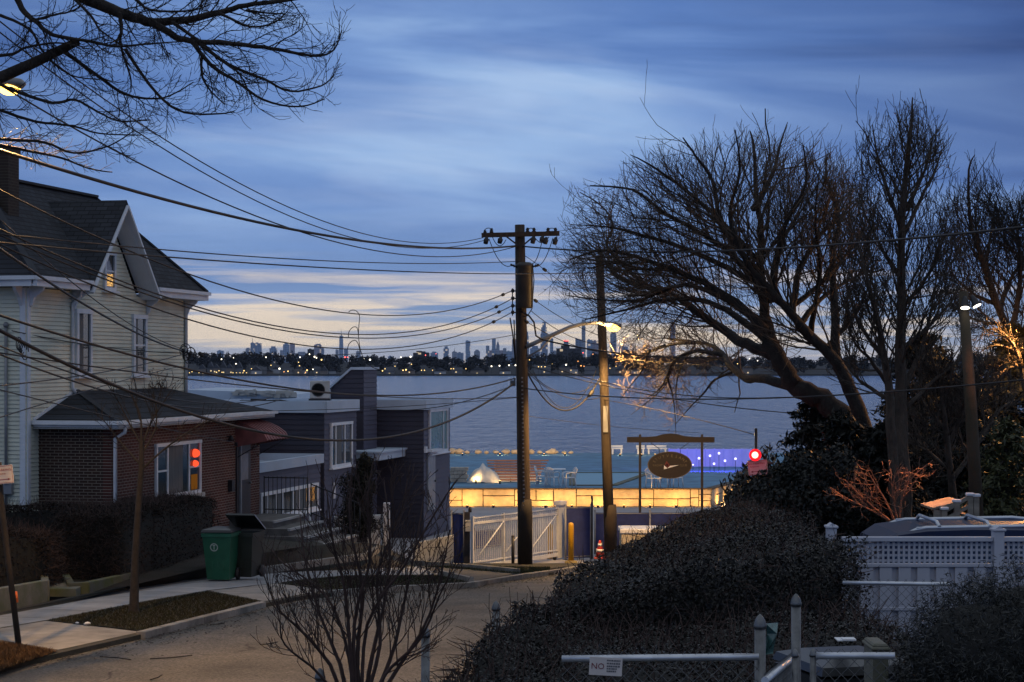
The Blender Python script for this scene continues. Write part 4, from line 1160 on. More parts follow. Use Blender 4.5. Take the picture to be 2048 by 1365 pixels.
X0 = lambda px, d: (px - CX) / F * d
screen('blue mesh screen between the white stucco wall and the dark gate post', [(X0(903, 58.2), 58.2, C - 5.87), (X0(928, 58), 58, C - 5.87)], 1.55, .02)
screen('blue mesh screen behind the yellow bollard, hinged at the broad white post', [(X0(1131, 60.2), 60.2, C - 5.9), (X0(1182, 60.4), 60.4, C - 5.9)], 1.60, .05)
screen('long blue mesh fence behind the cable pole and below the oval sign', [(X0(1190, 62.5), 62.5, C - 5.92), (X0(1300, 62.5), 62.5, C - 5.92), (X0(1420, 62.5), 62.5, C - 5.92), (X0(1540, 62.5), 62.5, C - 5.92)], 1.28, .05)
screen('low blue mesh panel seen through the bars of the white gate', [(X0(950, 64), 64, C - 5.96), (X0(1010, 65.2), 65.2, C - 5.97)], .62, .05)
mb = MB(); mb.tube([W(1184, 1118, 60.2), W(1184, 992, 60.2)], .03, 8); single('steel_post', mb, M['iron'], 'thin dark steel post at the end of the blue screen by the bollard', 'post')
mb = MB(); mb.tube([W(1026, 1136, 56.5), W(1026, 1074, 56.5)], .045, 8); mb.ball(W(1026, 1074, 56.5), .05, 8); single('guard_post', mb, M['iron'], 'short black guard post in the grass beside the transformer pole', 'post')
# bollards
for px, pt, pb, d, lab in ((1142, 1046, 1128, 58.6, 'yellow bollard standing clear in front of the blue screen'), (1100, 1048, 1128, 60.8, 'yellow bollard standing behind the white gate bars')):
    b0 = W(px, pb, d); r = thing('bollard', lab, 'bollard', b0, 'yellow bollards at the gate'); h = (pb - pt) / F * d
    mb = MB(); mb.lathe(b0, [(.085, 0), (.085, h - .08), (.075, h - .03), (.045, h), (.0, h + .01)], 14); mb.build('pipe', M['yellow'], r)
    mb = MB(); mb.lathe(b0, [(.19, -.1), (.19, .07), (.12, .1)], 12); mb.build('footing', mat('worn_yellow', (.26, .20, .08), .8), r)
# traffic cone
c0 = W(1200, 1118, 57); tc = thing('traffic_cone', 'orange traffic cone with white bands at the foot of the lamp-lit pole', 'cone', c0)
mb = MB(); mb.box(c0 + UZ * .02, (.34, .34, .04), bev=.01); mb.lathe(c0, [(.14, .03), (.10, .22), (.07, .36), (.03, .52), (.02, .53)], 14); mb.build('body', mat('cone_orange', (.40, .03, .02), .5), tc)
for z in (.20, .36): mb = MB(); mb.lathe(c0, [(.112 - (z - .2) * .25, z), (.098 - (z - .2) * .25, z + .08)], 14); mb.build('band', M['white'], tc)
# cream storage box behind the blue fence gap
sb = thing('storage_box', 'large cream storage box with pale lid in front of the long blue fence', 'box', W(1312, 1120, 60.6))
mb = MB(); a, b_ = W(1243, 1068, 60), W(1386, 1112, 60); mb.box(((a.x + b_.x) / 2, 60.6, (a.z + b_.z) / 2), (b_.x - a.x, 1.2, a.z - b_.z), bev=.02); mb.build('body', mat('cream_plastic', (.42, .38, .30), .6), sb)
a = W(1243, 1058, 60); mb = MB(); mb.box(((a.x + b_.x) / 2, 60.6, W(0, 1063, 60).z), (b_.x - a.x + .08, 1.3, .15), bev=.03); mb.build('lid', M['white'], sb)

# ---- lit stone wall carrying the terrace
stm = mat('wall_stone', (.52, .44, .32), .85, var=.28, scale=1.7, bump=.7, bscale=12)
jm = mat('wall_joint', (.10, .08, .06), .95)
def stonewall(label, a, b, h, seed):
    rr = random.Random(seed); a, b = Vector(a), Vector(b); L = (b - a).length; d = (b - a).normalized(); n = Vector((d.y, -d.x, 0))
    root = thing('stone_wall', label, 'wall', a)
    mb = MB(); mb.box((a + b) / 2 + UZ * (h / 2 - .1) - n * .20, (L, .28, h + .2), (d, n, UZ)); mb.build('backing', jm, root)
    mb = MB(); x = 0; g = .020
    while x < L - .05:
        w = min(rr.uniform(1.3, 2.6), L - x)
        def st(x0, x1, z0, z1, k0=0, k1=0):
            pr = rr.uniform(.0, .035)
            P_ = [a + d * (x + x0 + g) + UZ * (z0 + g), a + d * (x + x1 - g) + UZ * (z0 + g + k0), a + d * (x + x1 - g) + UZ * (z1 - g + k1), a + d * (x + x0 + g) + UZ * (z1 - g)]
            mb.prism([p - n * .06 for p in P_], n * (.06 + pr))
        k = rr.random()
        if k < .3: st(0, w, 0, h * .36); st(0, w * .55, h * .36, h); st(w * .55, w, h * .36, h)
        elif k < .6: s = rr.uniform(.3, .6); sl = rr.uniform(-.08, .08); st(0, w * s, 0, h * .5, 0, sl); st(w * s, w, 0, h * .34); st(0, w * s, h * .5, h, sl, 0); st(w * s, w, h * .34, h * .7, 0, 0); st(w * s, w, h * .7, h)
        elif k < .8: st(0, w * .4, 0, h); st(w * .4, w, 0, h * .62); st(w * .4, w, h * .62, h)
        else: st(0, w * .66, 0, h * .45); st(w * .66, w, 0, h * .45); st(0, w, h * .45, h)
        x += w
    mb.build('stones', stm, root)
    mb = MB(); mb.box((a + b) / 2 + UZ * (h + .015) - n * .1, (L + .04, .34, .05), (d, n, UZ)); mb.build('coping', jm, root)
    return root
sz = C - 6.13
stonewall('long lit stone wall of irregular blocks under the terrace, behind the gate', (-7.5, 86, sz), (8.6, 86, sz), .76, 3)
stonewall('short lit stone wall turning back from the oval sign towards the conifer', (8.62, 86.05, sz), (11.45, 94.8, sz), .76, 5)
warmb = glow('warm_bulb', (1, .55, .14), 12)
def uplight(p, aim, power, col, label, grp, mbulb, spot=R(150)):
    r = thing('uplight', label, 'lamp', p, grp)
    mb = MB(); mb.lathe(p, [(.045, -.05), (.05, .07), (.04, .10)], 8); mb.build('housing', M['iron'], r)
    mb = MB(); mb.lathe(p, [(.036, .098), (.036, .104)], 8); mb.build('lens', mbulb, r)
    lampadd('uplight_beam', p + UZ * .14, power, col, r, radius=.04, spot=spot, aim=aim, blend=.8)
for i in range(14):
    x = -6.4 + i * 1.12
    uplight(Vector((x, 85.35, sz + .02)), Vector((x, 86, sz + .45)), 52 * (.7 + .6 * ((i * 7) % 5) / 4), (1, .50, .11), 'small warm ground light at the foot of the long lit stone wall', 'ground lights along the lit stone wall', warmb)
for i in range(5):
    p = Vector((9.15 + i * .53, 86.9 + i * 1.65, sz + .02)); uplight(p, p + Vector((-.5, .15, .4)), 32, (1, .50, .11), 'small warm ground light at the foot of the short returning wall', 'ground lights along the returning wall', warmb)
# plants along the returning wall
mb = MB()
for i in range(26):
    p = Vector((9.35 + i * .10, 86.6 + i * .33, sz)); 
    for k in range(5):
        a = random.uniform(0, 6.3); mb.tube([p, p + Vector((math.cos(a) * .08, math.sin(a) * .08, .18)), p + Vector((math.cos(a) * .2, math.sin(a) * .2, random.uniform(.2, .42)))], [.012, .012, .002], 4)
tag(mb.build('border_plants', mat('border_leaf', (.07, .04, .025), .8)), kind='stuff')

# ---- on the terrace
dk = lambda px, py: (lambda d: Vector(((px - CX) / F * d, d, DZ)))(5.33 * F / (py - HY))
mb = MB(); pp = [dk(1145, 946), dk(1299, 946), dk(1228, 971), dk(1145, 971)]
mb.add([p + UZ * .004 for p in pp], [(0, 1, 2, 3)])
struct('pool_water', mb, mat('pool_cover', (.03, .17, .19), .3, var=.1, scale=.5))
mb = MB()
for a, b in zip(pp, pp[1:] + pp[:1]): mb.beam(a, b, .30, .05)
single('pool_kerb', mb, M['oldconcrete'], 'low kerb around the covered teal pool on the terrace', 'kerb')
plast = mat('white_plastic', (.66, .68, .70), .45, var=.06)
def chair(p, rz, label, first=None):
    if first:
        c = dup(first, p, label); c.rotation_euler = (0, 0, rz); return c
    r = thing('garden_chair', label, 'chair', p, 'white chairs on the terrace')
    B = lambda x, y, z: Vector(p) + Vector((x, y, z))
    mb = MB(); mb.box(B(0, 0, .42), (.46, .46, .04), bev=.01); mb.build('seat', plast, r)
    mb = MB()
    for i in range(7):
        x = -.21 + .07 * i; mb.tube([B(x, .21, .42), B(x, .26, .65), B(x, .31, .84 - abs(x) * .35)], .02, 5)
    mb.tube([B(-.23, .29, .74), B(-.12, .31, .83), B(0, .32, .86), B(.12, .31, .83), B(.23, .29, .74)], .025, 6); mb.build('backrest', plast, r)
    for s in (-1, 1):
        mb = MB(); mb.tube([B(s * .23, .27, .64), B(s * .26, .0, .66), B(s * .25, -.22, .62), B(s * .24, -.23, .42)], .024, 6); mb.build('armrest', plast, r)
        for y in (-.2, .2):
            mb = MB(); mb.tube([B(s * .2, y, .42), B(s * .24, y * 1.2, 0)], [.028, .02], 6); mb.build('leg', plast, r)
    return r
c1 = chair(dk(1138, 975) + UZ * 0, 0, 'white plastic garden chair on its own at the pool end of the white table')
c1.rotation_euler = (0, 0, R(-70))
for px, py, rz, lab in ((1084, 972, 80, 'white plastic garden chair next to the slatted steps'), (1104, 974, 150, 'white plastic garden chair tucked in front of the white table'), (1306, 976, 30, 'white plastic garden chair under the oval sign, by its thin post'), (1328, 975, -20, 'white plastic garden chair below the middle of the oval sign'), (1352, 975, 20, 'white plastic garden chair below the pointed end of the pennant on the oval sign'), (1316, 964, 100, 'white plastic garden chair in the second row under the oval sign')):
    chair(dk(px, py), R(rz), lab, c1)
tb = thing('garden_table', 'white plastic garden table between two chairs on the terrace', 'table', dk(1110, 971))
p = dk(1110, 971); mb = MB(); mb.box(p + UZ * .71, (.95, .8, .04), bev=.012); mb.build('tabletop', plast, tb)
for s in (-1, 1):
    for y in (-1, 1): mb = MB(); mb.tube([p + Vector((s * .34, y * .28, .7)), p + Vector((s * .40, y * .33, 0))], [.03, .022], 6); mb.build('leg', plast, tb)
# slatted bleacher steps, sheeted heap, stone planter
br = thing('slatted_steps', 'stepped rows of lamp-lit wooden slats on the terrace behind the transformer pole', 'steps', dk(1032, 965))
wd = mat('slat_wood', (.45, .20, .10), .7, var=.3, scale=2, stretch=(.4, 4, 4))
a0, a1 = dk(988, 964), dk(1083, 964)
for i in range(8):
    z = .09 + i * .115; y = i * .22
    mb = MB(); mb.box(((a0.x + a1.x) / 2 - (.05 * (7 - i) if i < 7 else 0) * .5, a0.y + y, DZ + z), (a1.x - a0.x + .1 * i, .24, .05)); mb.box(((a0.x + a1.x) / 2, a0.y + y - .06, DZ + z - .06), (a1.x - a0.x, .03, .05), mi=1); mb.build('slat', [wd, M['white']], br)
for k in range(4):
    x = a0.x + (a1.x - a0.x) * (k + .15) / 3.4; mb = MB(); mb.prism([(x, a0.y - .1, DZ), (x, a0.y + 1.7, DZ), (x, a0.y + 1.7, DZ + .8), (x, a0.y - .1, DZ + .03)], (.05, 0, 0)); mb.build('stringer', M['iron'], br)
# sheeted heap
hp = MB(); p0 = dk(968, 966); nx_, ny_ = 26, 12
vs = []
for i in range(nx_ + 1):
    for j in range(ny_ + 1):
        u, v = i / nx_ * 2 - 1, j / ny_ * 2 - 1
        e = max(0, 1 - abs(u) ** 3.0) * max(0, 1 - abs(v) ** 3.2); h = .62 * e + (.28 * math.exp(-((u + .1) / .14) ** 2 - (v / .7) ** 2)) + .05 * e * math.sin(9 * u + 4 * v)
        vs.append(p0 + Vector((u * .78, .55 + v * .55, h)))
hp.add(vs, [(i * (ny_ + 1) + j, (i + 1) * (ny_ + 1) + j, (i + 1) * (ny_ + 1) + j + 1, i * (ny_ + 1) + j + 1) for i in range(nx_) for j in range(ny_)], 0, True)
single('covered_furniture', hp, mat('pale_sheet', (.55, .55, .53), .7, var=.1, scale=4), 'peaked heap of furniture under a pale sheet beside the slatted steps', 'covered furniture')
mb = MB()
for r_ in range(4):
    for k in range(4):
        mb.box(dk(902 + k * 9 + (r_ % 2) * 3, 966) + Vector((0, .3 + random.uniform(-.02, .02), .1 + r_ * .17)), (.19, .5, .155), bev=.01)
single('stone_planter', mb, mat('pale_block', (.38, .34, .28), .85, var=.25), 'pale block-built planter at the corner of the grey house, beside the sheeted heap', 'planter')
for px, py in ((952, 965), (1000, 966), (1075, 966)):
    uplight(dk(px, py) - Vector((0, .5, -.03)), dk(px, py) + Vector((.1, .6, .4)), 26, (1, .6, .22), 'small warm lamp on the terrace floor lighting the slats and the sheeted heap', 'floor lamps on the terrace', warmb)
# boulders and plank seats along the seaward edge
G_B = 'boulders along the seaward edge of the terrace'
for i, px in enumerate((904, 918, 934, 957, 973, 992, 1012, 1030, 1062, 1080, 1096, 1104, 1112, 1128, 1142)):
    p = dk(px, 907.5); s = random.uniform(.13, .30)
    mb = MB(); mb.ball(p + UZ * s * .5, s, 9, sc=(1.15, .8, .62))
    mb.v = [tuple(Vector(v) + Vector((random.uniform(-1, 1), random.uniform(-1, 1), random.uniform(-1, 1))) * s * .22) for v in mb.v]
    single('boulder', mb, stm, 'lamp-lit boulder on the seaward edge of the terrace', 'boulder', G_B)
for px in (925, 1000, 1088, 1130): uplight(dk(px, 911), dk(px, 906) + UZ * .3, 110, (1, .6, .22), 'small warm lamp in front of the boulders on the seaward edge', 'lamps before the boulders', warmb)
for a_, b_, lab in ((1222, 1246, 'short pale plank seat beside the second utility pole'), (1273, 1290, 'short warm-lit block seat behind the sign post'), (1294, 1334, 'long slatted bench above the oval sign')):
    p, q_ = dk(a_, 909), dk(b_, 909); r = thing('plank_seat', lab + ', on the terrace edge', 'bench', (p + q_) / 2)
    for k in range(3): mb = MB(); mb.box((p + q_) / 2 + Vector((0, k * .16, .34)), (q_.x - p.x, .13, .05)); mb.build('slat', M['white'], r)
    for x in (p.x + .1, q_.x - .1): mb = MB(); mb.box((x, p.y + .16, DZ + .16), (.08, .4, .32)); mb.build('leg', M['white'], r)
    mb = MB(); mb.box((p + q_) / 2 + Vector((0, .4, .42)), (q_.x - p.x, .05, .2)); mb.build('backrest', M['white'], r)
for px in (1240, 1283, 1310): uplight(dk(px, 912), dk(px, 909) + UZ * .3, 60, (1, .66, .3), 'small warm lamp in front of the plank seats', 'lamps before the plank seats', warmb)
# white screen wall with purple lamps
pw = thing('panel_screen', 'white panelled screen washed in violet light at the far side of the terrace', 'screen', dk(1410, 934))
for i in range(9):
    a_, b_ = dk(1338 + i * 18.2, 934), dk(1338 + (i + 1) * 18.2 - .6, 934)
    mb = MB(); mb.box((a_ + b_) / 2 + UZ * .47, (b_.x - a_.x - .02, .04, .92)); mb.build('panel', M['white'], pw)
for i in range(10):
    a_ = dk(1338 + i * 18.2, 934); mb = MB(); mb.box(a_ + UZ * .48, (.06, .08, .96)); mb.build('post', M['trim'], pw)
vio = (.13, .07, 1.0); viob = glow('violet_bulb', (.42, .40, 1), 4)
for px, py, k in ((1398, 917, 'first from the oval sign in the upper row'), (1420, 912, 'second from the oval sign in the upper row'), (1438, 907, 'third from the oval sign in the upper row'), (1428, 928, 'first in the lower row'), (1450, 922, 'second in the lower row'), (1471, 918, 'last in the lower row by the red beacon'), (1386, 930, 'small low one right beside the oval sign')):
    d = 99.0 - (930 - py) * .02; p = W(px, py, d); base_ = Vector((p.x, d, DZ))
    r = thing('violet_lamp', 'violet globe lamp on a thin stake, ' + k, 'lamp', base_, 'violet lamps on the terrace')
    mb = MB(); mb.tube([base_, p], .012, 5); mb.build('stake', M['iron'], r)
    mb = MB(); mb.ball(p, .06 if py < 929 else .04, 10); mb.build('globe', viob, r)
    lampadd('violet_light', p + Vector((0, .08, .06)), 95, vio, r, radius=.05, spot=R(150), aim=p + Vector((0, 3, .3)), blend=.4)

# ---- hanging oval sign of the club
def text_into(mb, s, place, mi=0, size=1.0):
    """add the outline of one string; place(x, y) -> world point"""
    cu = bpy.data.curves.new('t', 'FONT'); cu.body = s; cu.size = size; cu.align_x = 'CENTER'; cu.resolution_u = 2
    ob = bpy.data.objects.new('t', cu); COL.objects.link(ob)
    dg = bpy.context.evaluated_depsgraph_get(); me = bpy.data.meshes.new_from_object(ob.evaluated_get(dg))
    mb.add([place(v.co.x, v.co.y) for v in me.vertices], [tuple(p.vertices) for p in me.polygons], mi)
    bpy.data.objects.remove(ob); bpy.data.curves.remove(cu); bpy.data.meshes.remove(me)


SD = 63.6
brown = mat('sign_board', (.010, .006, .005), .5, var=.2)
cs = W(1339.5, 930.5, SD); px_ = SD / F
frm = thing('sign_frame', 'dark timber frame with two slim posts and a humped crossbeam over the blue fence', 'frame', W(1342, 1105, SD))
for x in (1280, 1404): mb = MB(); mb.box((X0(x, SD), SD, (W(0, 869, SD).z + C - 5.95) / 2), (.075, .075, W(0, 869, SD).z - C + 5.95)); mb.build('post', M['iron'], frm)
mb = MB(); prof = [(1254, 885.5), (1429, 885.5), (1429, 874.5), (1388, 874.5), (1370, 873), (1356, 869), (1341, 867.5), (1326, 869), (1312, 873), (1294, 874.5), (1254, 874.5)]
mb.prism([W(x, y, SD - .06) for x, y in prof], (0, .12, 0)); mb.build('crossbeam', brown, frm)
sg = thing('hanging_sign', 'dark oval hanging sign with a pennant, reading STUYVESANT YACHT CLUB', 'sign', cs)
mb = MB(); el = [(cs + Vector((math.cos(a) * 43.5 * px_, -.03, math.sin(a) * 26.5 * px_))) for a in np.linspace(0, 2 * math.pi, 48, endpoint=False)]
mb.prism(el, (0, .06, 0)); board = mb.build('board', brown, sg)
mb = MB(); n = 48
for i in range(n):
    a, b = 2 * math.pi * i / n, 2 * math.pi * (i + 1) / n
    f_ = lambda q, s, y: cs + Vector((math.cos(q) * 43.5 * px_ * s, y, math.sin(q) * 26.5 * px_ * s))
    mb.add([f_(a, .985, -.036), f_(b, .985, -.036), f_(b, 1.02, -.036), f_(a, 1.02, -.036), f_(a, 1.02, .034), f_(b, 1.02, .034)], [(0, 1, 2, 3), (3, 2, 5, 4)])
mb.build('rim', mat('sign_rim', (.11, .09, .06), .5), sg)
letm = mat('sign_letters', (.13, .105, .065), .5)
mb = MB(); word = 'STUYVESANT'
for i, ch in enumerate(word):
    a = R(158 - i * 136 / 9); p = Vector((math.cos(a) * 33.5, 0, math.sin(a) * 18.5)); tx = Vector((math.sin(a) * 33.5, 0, -math.cos(a) * 18.5)).normalized(); ty = Vector((-tx.z, 0, tx.x))
    ty = Vector((tx.z * -1, 0, tx.x))
    text_into(mb, ch, lambda x, y: cs + (p + tx * x + ty * (y - 2.6)) * px_ + Vector((0, -.034, 0)), size=8.2)
for w_, x0 in (('YACHT', -24.5), ('CLUB', 27)):
    text_into(mb, w_, lambda x, y: cs + Vector((x0 + x, 0, y - 2.5)) * px_ + Vector((0, -.034, 0)), size=6.0)
mb.build('lettering', letm, sg, fix=False)
mb = MB(); Q = lambda x, y: cs + Vector((x - 1339.5, 0, 930.5 - y)) * px_ + Vector((0, -.036, 0))
mb.add([Q(1328, 931), Q(1334.5, 937), Q(1328, 939)], [(0, 1, 2)]); mb.add([Q(1334.5, 937), Q(1340, 932), Q(1358, 930.5)], [(0, 1, 2)])
st_ = [Q(1334.3 + math.sin(k * math.pi / 5) * (3.2 if k % 2 == 0 else 1.3), 930 - math.cos(k * math.pi / 5) * (3.2 if k % 2 == 0 else 1.3)) for k in range(10)]
mb.add(st_, [tuple(range(10))]); mb.add([Q(1329, 929), Q(1333, 922), Q(1340, 931), Q(1334.5, 935.5)], [(0, 1, 2, 3)], 1)
mb.build('pennant', [M['white'], mat('pennant_red', (.10, .012, .014), .5)], sg, fix=False)
mb = MB()
for s in (-1, 1): mb.tube([W(1339.5 + s * 38, 886, SD), W(1339.5 + s * 21, 898, SD), W(1339.5 + s * 21, 908, SD)], .012, 5)
mb.build('chain', M['iron'], sg)


# ---- parking signs
signw = mat('sign_white', (.62, .56, .52), .45, var=.08, scale=8); redp = mat('sign_red', (.30, .02, .02), .5); 
def parking_sign(label, cx, cy, w, h, d, tilt, pole_pts, words_, rad=.03):
    root = thing('parking_sign', label, 'sign', Vector(pole_pts[-1]))
    mb = MB(); mb.tube(pole_pts, rad, 8); mb.build('pole', M['greypole'] if rad > .035 else M['iron'], root)
    c0 = W(cx, cy, d); k = d / F; ca, sa = math.cos(tilt), math.sin(tilt)
    q3 = lambda x, y, o=0: c0 + Vector((x * ca - y * sa, 0, x * sa + y * ca)) * k + Vector((0, -o, 0))
    mb = MB(); rr_ = 2.0; pts = []
    for sx_, sy_, a0 in ((1, 1, 0), (-1, 1, 90), (-1, -1, 180), (1, -1, 270)):
        for i in range(4): a = R(a0 + i * 30); pts.append(q3(sx_ * (w / 2 - rr_) + math.cos(a) * rr_, sy_ * (h / 2 - rr_) + math.sin(a) * rr_))
    mb.prism(pts, (0, .006, 0)); pl_ = mb.build('plate', signw, root)
    mb = MB()
    for x0, y0, x1, y1 in ((-w / 2 + 1.5, h / 2 - 1.5, w / 2 - 1.5, h / 2 - 2.2), (-w / 2 + 1.5, -h / 2 + 2.2, w / 2 - 1.5, -h / 2 + 1.5), (-w / 2 + 1.5, h / 2 - 2.2, -w / 2 + 2.1, -h / 2 + 2.2), (w / 2 - 2.1, h / 2 - 2.2, w / 2 - 1.5, -h / 2 + 2.2)):
        mb.add([q3(x0, y0, .003), q3(x1, y0, .003), q3(x1, y1, .003), q3(x0, y1, .003)], [(0, 1, 2, 3)])
    for s, x0, y0, sz_ in words_: text_into(mb, s, lambda x, y: q3(x0 + x, y0 + y, .003), size=sz_)
    ay = -h * .27; aw = w * .32
    mb.add([q3(-aw, ay + .6, .003), q3(aw, ay + .6, .003), q3(aw, ay - .6, .003), q3(-aw, ay - .6, .003)], [(0, 1, 2, 3)])
    for s in (-1, 1): mb.add([q3(s * aw * .8, ay + 2, .003), q3(s * aw * .8, ay - 2, .003), q3(s * (aw * 1.2), ay, .003)], [(0, 1, 2)])
    mb.build('lettering', redp, pl_, fix=False)
    return root
parking_sign('tilted white sign reading NO PARKING Anytime, below the red beacon', 1515.5, 935.5, 39, 29, 43.85, R(5), [W(1507, 921, 43.95), W(1511, 975, 43.95), W(1518, 1070, 43.95)], [('NO PARKING', -2, 6.3, 5.6), ('Anytime', -6.5, .8, 5.4)])
parking_sign('white parking sign on a leaning pole with an orange tag, cut by the picture edge', 3, 950, 47, 37, 29.5, R(6), [W(-3, 925, 29.6), W(3, 1010, 29.6), gp(38, 1296, .05)], [('NO PARKING', 0, 7, 6.6), ('Anytime', -2, 0, 6.2)], .045)
mb = MB(); mb.tube([W(26.5, 1184, 29.4), W(29, 1206, 29.4)], .062, 8); single('orange_tag', mb, M['orange'], 'orange tag wrapped round the leaning sign pole', 'tag')
# red beacon and thin service mast beside the sign
bc = thing('warning_beacon', 'glowing red warning beacon on a thin dark mast above the tilted sign', 'beacon', W(1512, 1060, 44))
mb = MB(); mb.tube([W(1512, 1060, 44), W(1512, 857, 44)], .032, 8); mb.beam(W(1512, 911, 44), W(1510, 911, 43.7), .05, .05); mb.build('mast', M['iron'], bc)
mb = MB(); mb.ball(W(1510, 910.5, 43.6), .072, 14); mb.build('bulb', glow('beacon_core', (1, .34, .20), 6), bc)
mb = MB(); mb.lathe(W(1510, 910.5, 43.66), [(.075, .0), (.125, .0), (.135, .03), (.12, .05), (.075, .05)], 18, ax=(Vector((1, 0, 0)), UZ, Vector((0, -1, 0)))); mb.build('lens', glow('beacon_red', (1, .012, .02), 1.6), bc)
mb = MB(); mb.lathe(W(1510, 910.5, 43.72), [(.10, -.02), (.10, .02)], 14, ax=(Vector((1, 0, 0)), UZ, Vector((0, -1, 0)))); mb.build('hood', M['iron'], bc)
lampadd('beacon_light', W(1510, 910.5, 43.25), 4, (1, .03, .02), bc, radius=.08)
lampadd('beacon_light', W(1514, 908, 44.15), 2.5, (1, .03, .02), bc, radius=.08)
# ================================================================ POLES, LAMPS, WIRES
P1 = W(1050, 1138, 55); P1t = W(1039.5, 450, 55)
up1 = thing('utility_pole', 'tall dark wooden utility pole with crossarm and transformer can in front of the gate', 'utility pole', P1)
pl = lambda py: P1.lerp(P1t, (1138 - py) / 688)
mb = MB(); mb.tube([pl(1146), pl(1000), pl(800), pl(600), pl(450)], [.185, .18, .165, .15, .135], 12)
pm = mb.build('pole', M['pole'], up1)
mb = MB(); mb.lathe(pl(1140), [(.205, -.1), (.205, 1.5), (.185, 1.95)], 12); mb.build('butt_sleeve', mat('pole_sleeve', (.018, .013, .010), .8), pm)
mb = MB()
for i in range(46): p = pl(1125 - i * 8.2); mb.box(p + Vector((.0, -.178 + i * .0004, 0)), (.05, .02, .035))
mb.build('step_plate', M['grey'], pm)
ya = 54.80
caz = W(0, 469.5, 55).z
mb = MB(); mb.beam(W(963, 471, ya), W(1119, 467.5, ya), .10, .125); arm = mb.build('crossarm', M['pole'], up1)
for s, xe in ((-1, 1012), (1, 1068)): mb = MB(); mb.beam(W(xe, 473, ya - .02), W(1041 + s * 4, 492, ya + .02), .03, .04); mb.build('arm_brace', M['iron'], arm)
for x, y in ((970, 464), (983, 460), (1055, 459), (1068, 459), (1096, 459), (1111, 459)):
    p = W(x, y + 4, ya); mb = MB(); mb.lathe(p, [(.02, -.1), (.05, -.02), (.06, .0), (.035, .02), (.055, .045), (.03, .07), (.04, .09), (.01, .1)], 10); mb.build('insulator', M['black'], arm)
for x, y, l in ((972, 476, 12), (1000, 476, 11), (1066, 475, 12), (1084, 474, 10), (1091, 477, 11), (1110, 477, 12)):
    a, b = W(x + 2, y - 2, ya - .08), W(x - 1, y + l, ya - .12); mb = MB(); mb.tube([a, a.lerp(b, .3), a.lerp(b, .35), b], [.035, .05, .075, .06], 8); mb.build('cutout', M['black'], arm)
tr = W(1049.5, 571, 54.62)
mb = MB(); mb.lathe(tr, [(.20, -.63), (.225, -.60), (.225, .50), (.24, .52), (.24, .57), (.15, .63)], 18)
can = mb.build('transformer', mat('transformer_paint', (.035, .032, .03), .55, var=.3), up1)
for s in (-1, 1): mb = MB(); mb.lathe(tr + Vector((s * .21, -.05, .5)), [(.04, 0), (.02, .06), (.05, .09), (.02, .12), (.04, .15), (.02, .2)], 8, ax=(UZ, Vector((0, 1, 0)), Vector((s, 0, .35)).normalized())); mb.build('bushing', M['black'], can)
mb = MB(); mb.beam(tr + Vector((-.1, .0, .35)), pl(548), .08, .06); mb.beam(tr + Vector((-.1, 0, -.35)), pl(597), .08, .06); mb.build('hanger', M['iron'], can)
mb = MB()   # secondary rack
for y in (582, 597, 612, 625): mb.lathe(W(1025.5, y, 54.9), [(.03, -.05), (.05, -.02), (.05, .02), (.03, .05)], 8); mb.beam(W(1025, y, 54.9), W(1036, y + 1, 55), .03, .03)
mb.tube([W(1025, 577, 54.9), W(1025, 632, 54.9)], .018, 6); mb.build('wire_rack', M['iron'], up1)
mb = MB(); mb.box(W(1024, 767, 54.8), (.10, .14, .16), bev=.01); mb.box(W(1029.5, 765, 54.78), (.05, .1, .22), bev=.008); mb.build('splice_box', M['galv'], up1)
mb = MB(); mb.tube([W(1020, 636, 54.8), W(1026, 672, 54.8), W(1030, 715, 54.78)], .022, 6); mb.tube([W(1028, 640, 54.75), W(1031, 720, 54.75)], .02, 6); mb.build('riser', M['black'], up1)
# jumper leads between arm, rack and can
mb = MB()
def sagpts(a, b, s, n=14):
    a, b = Vector(a), Vector(b); return [a.lerp(b, i / n) - UZ * (4 * s * (i / n) * (1 - i / n)) for i in range(n + 1)]
for (x0, y0), (x1, y1), s in (((978, 478), (1022, 532), .25), ((1086, 474), (1064, 528), .18), ((1106, 476), (1068, 533), .25), ((985, 475), (1012, 480), .2), ((1070, 476), (1098, 474), .15), ((1113, 460), (1114, 478), .0), ((968, 462), (984, 460), -.06), ((1056, 459), (1068, 459), -.03), ((1096, 459), (1111, 459), -.03)):
    mb.tube(sagpts(W(x0, y0, ya - .1), W(x1, y1, ya - .15), s), .011, 5)
mb.tube([W(1065, 530, 54.5), W(1068, 560, 54.5), W(1066, 590, 54.5), W(1064, 618, 54.5), W(1055, 632, 54.6), W(1046, 634, 54.8)], .014, 5)
mb.tube([W(1032, 608, 54.75), W(1045, 625, 54.7), W(1058, 632, 54.68), W(1068, 645, 54.7), W(1072, 672, 54.75), W(1085, 680, 54.8)], .026, 6)
mb.build('jumper_leads', M['black'], up1)
sod = glow('sodium_lens', (1, .55, .10), 7)
SODC = (1, .56, .19)


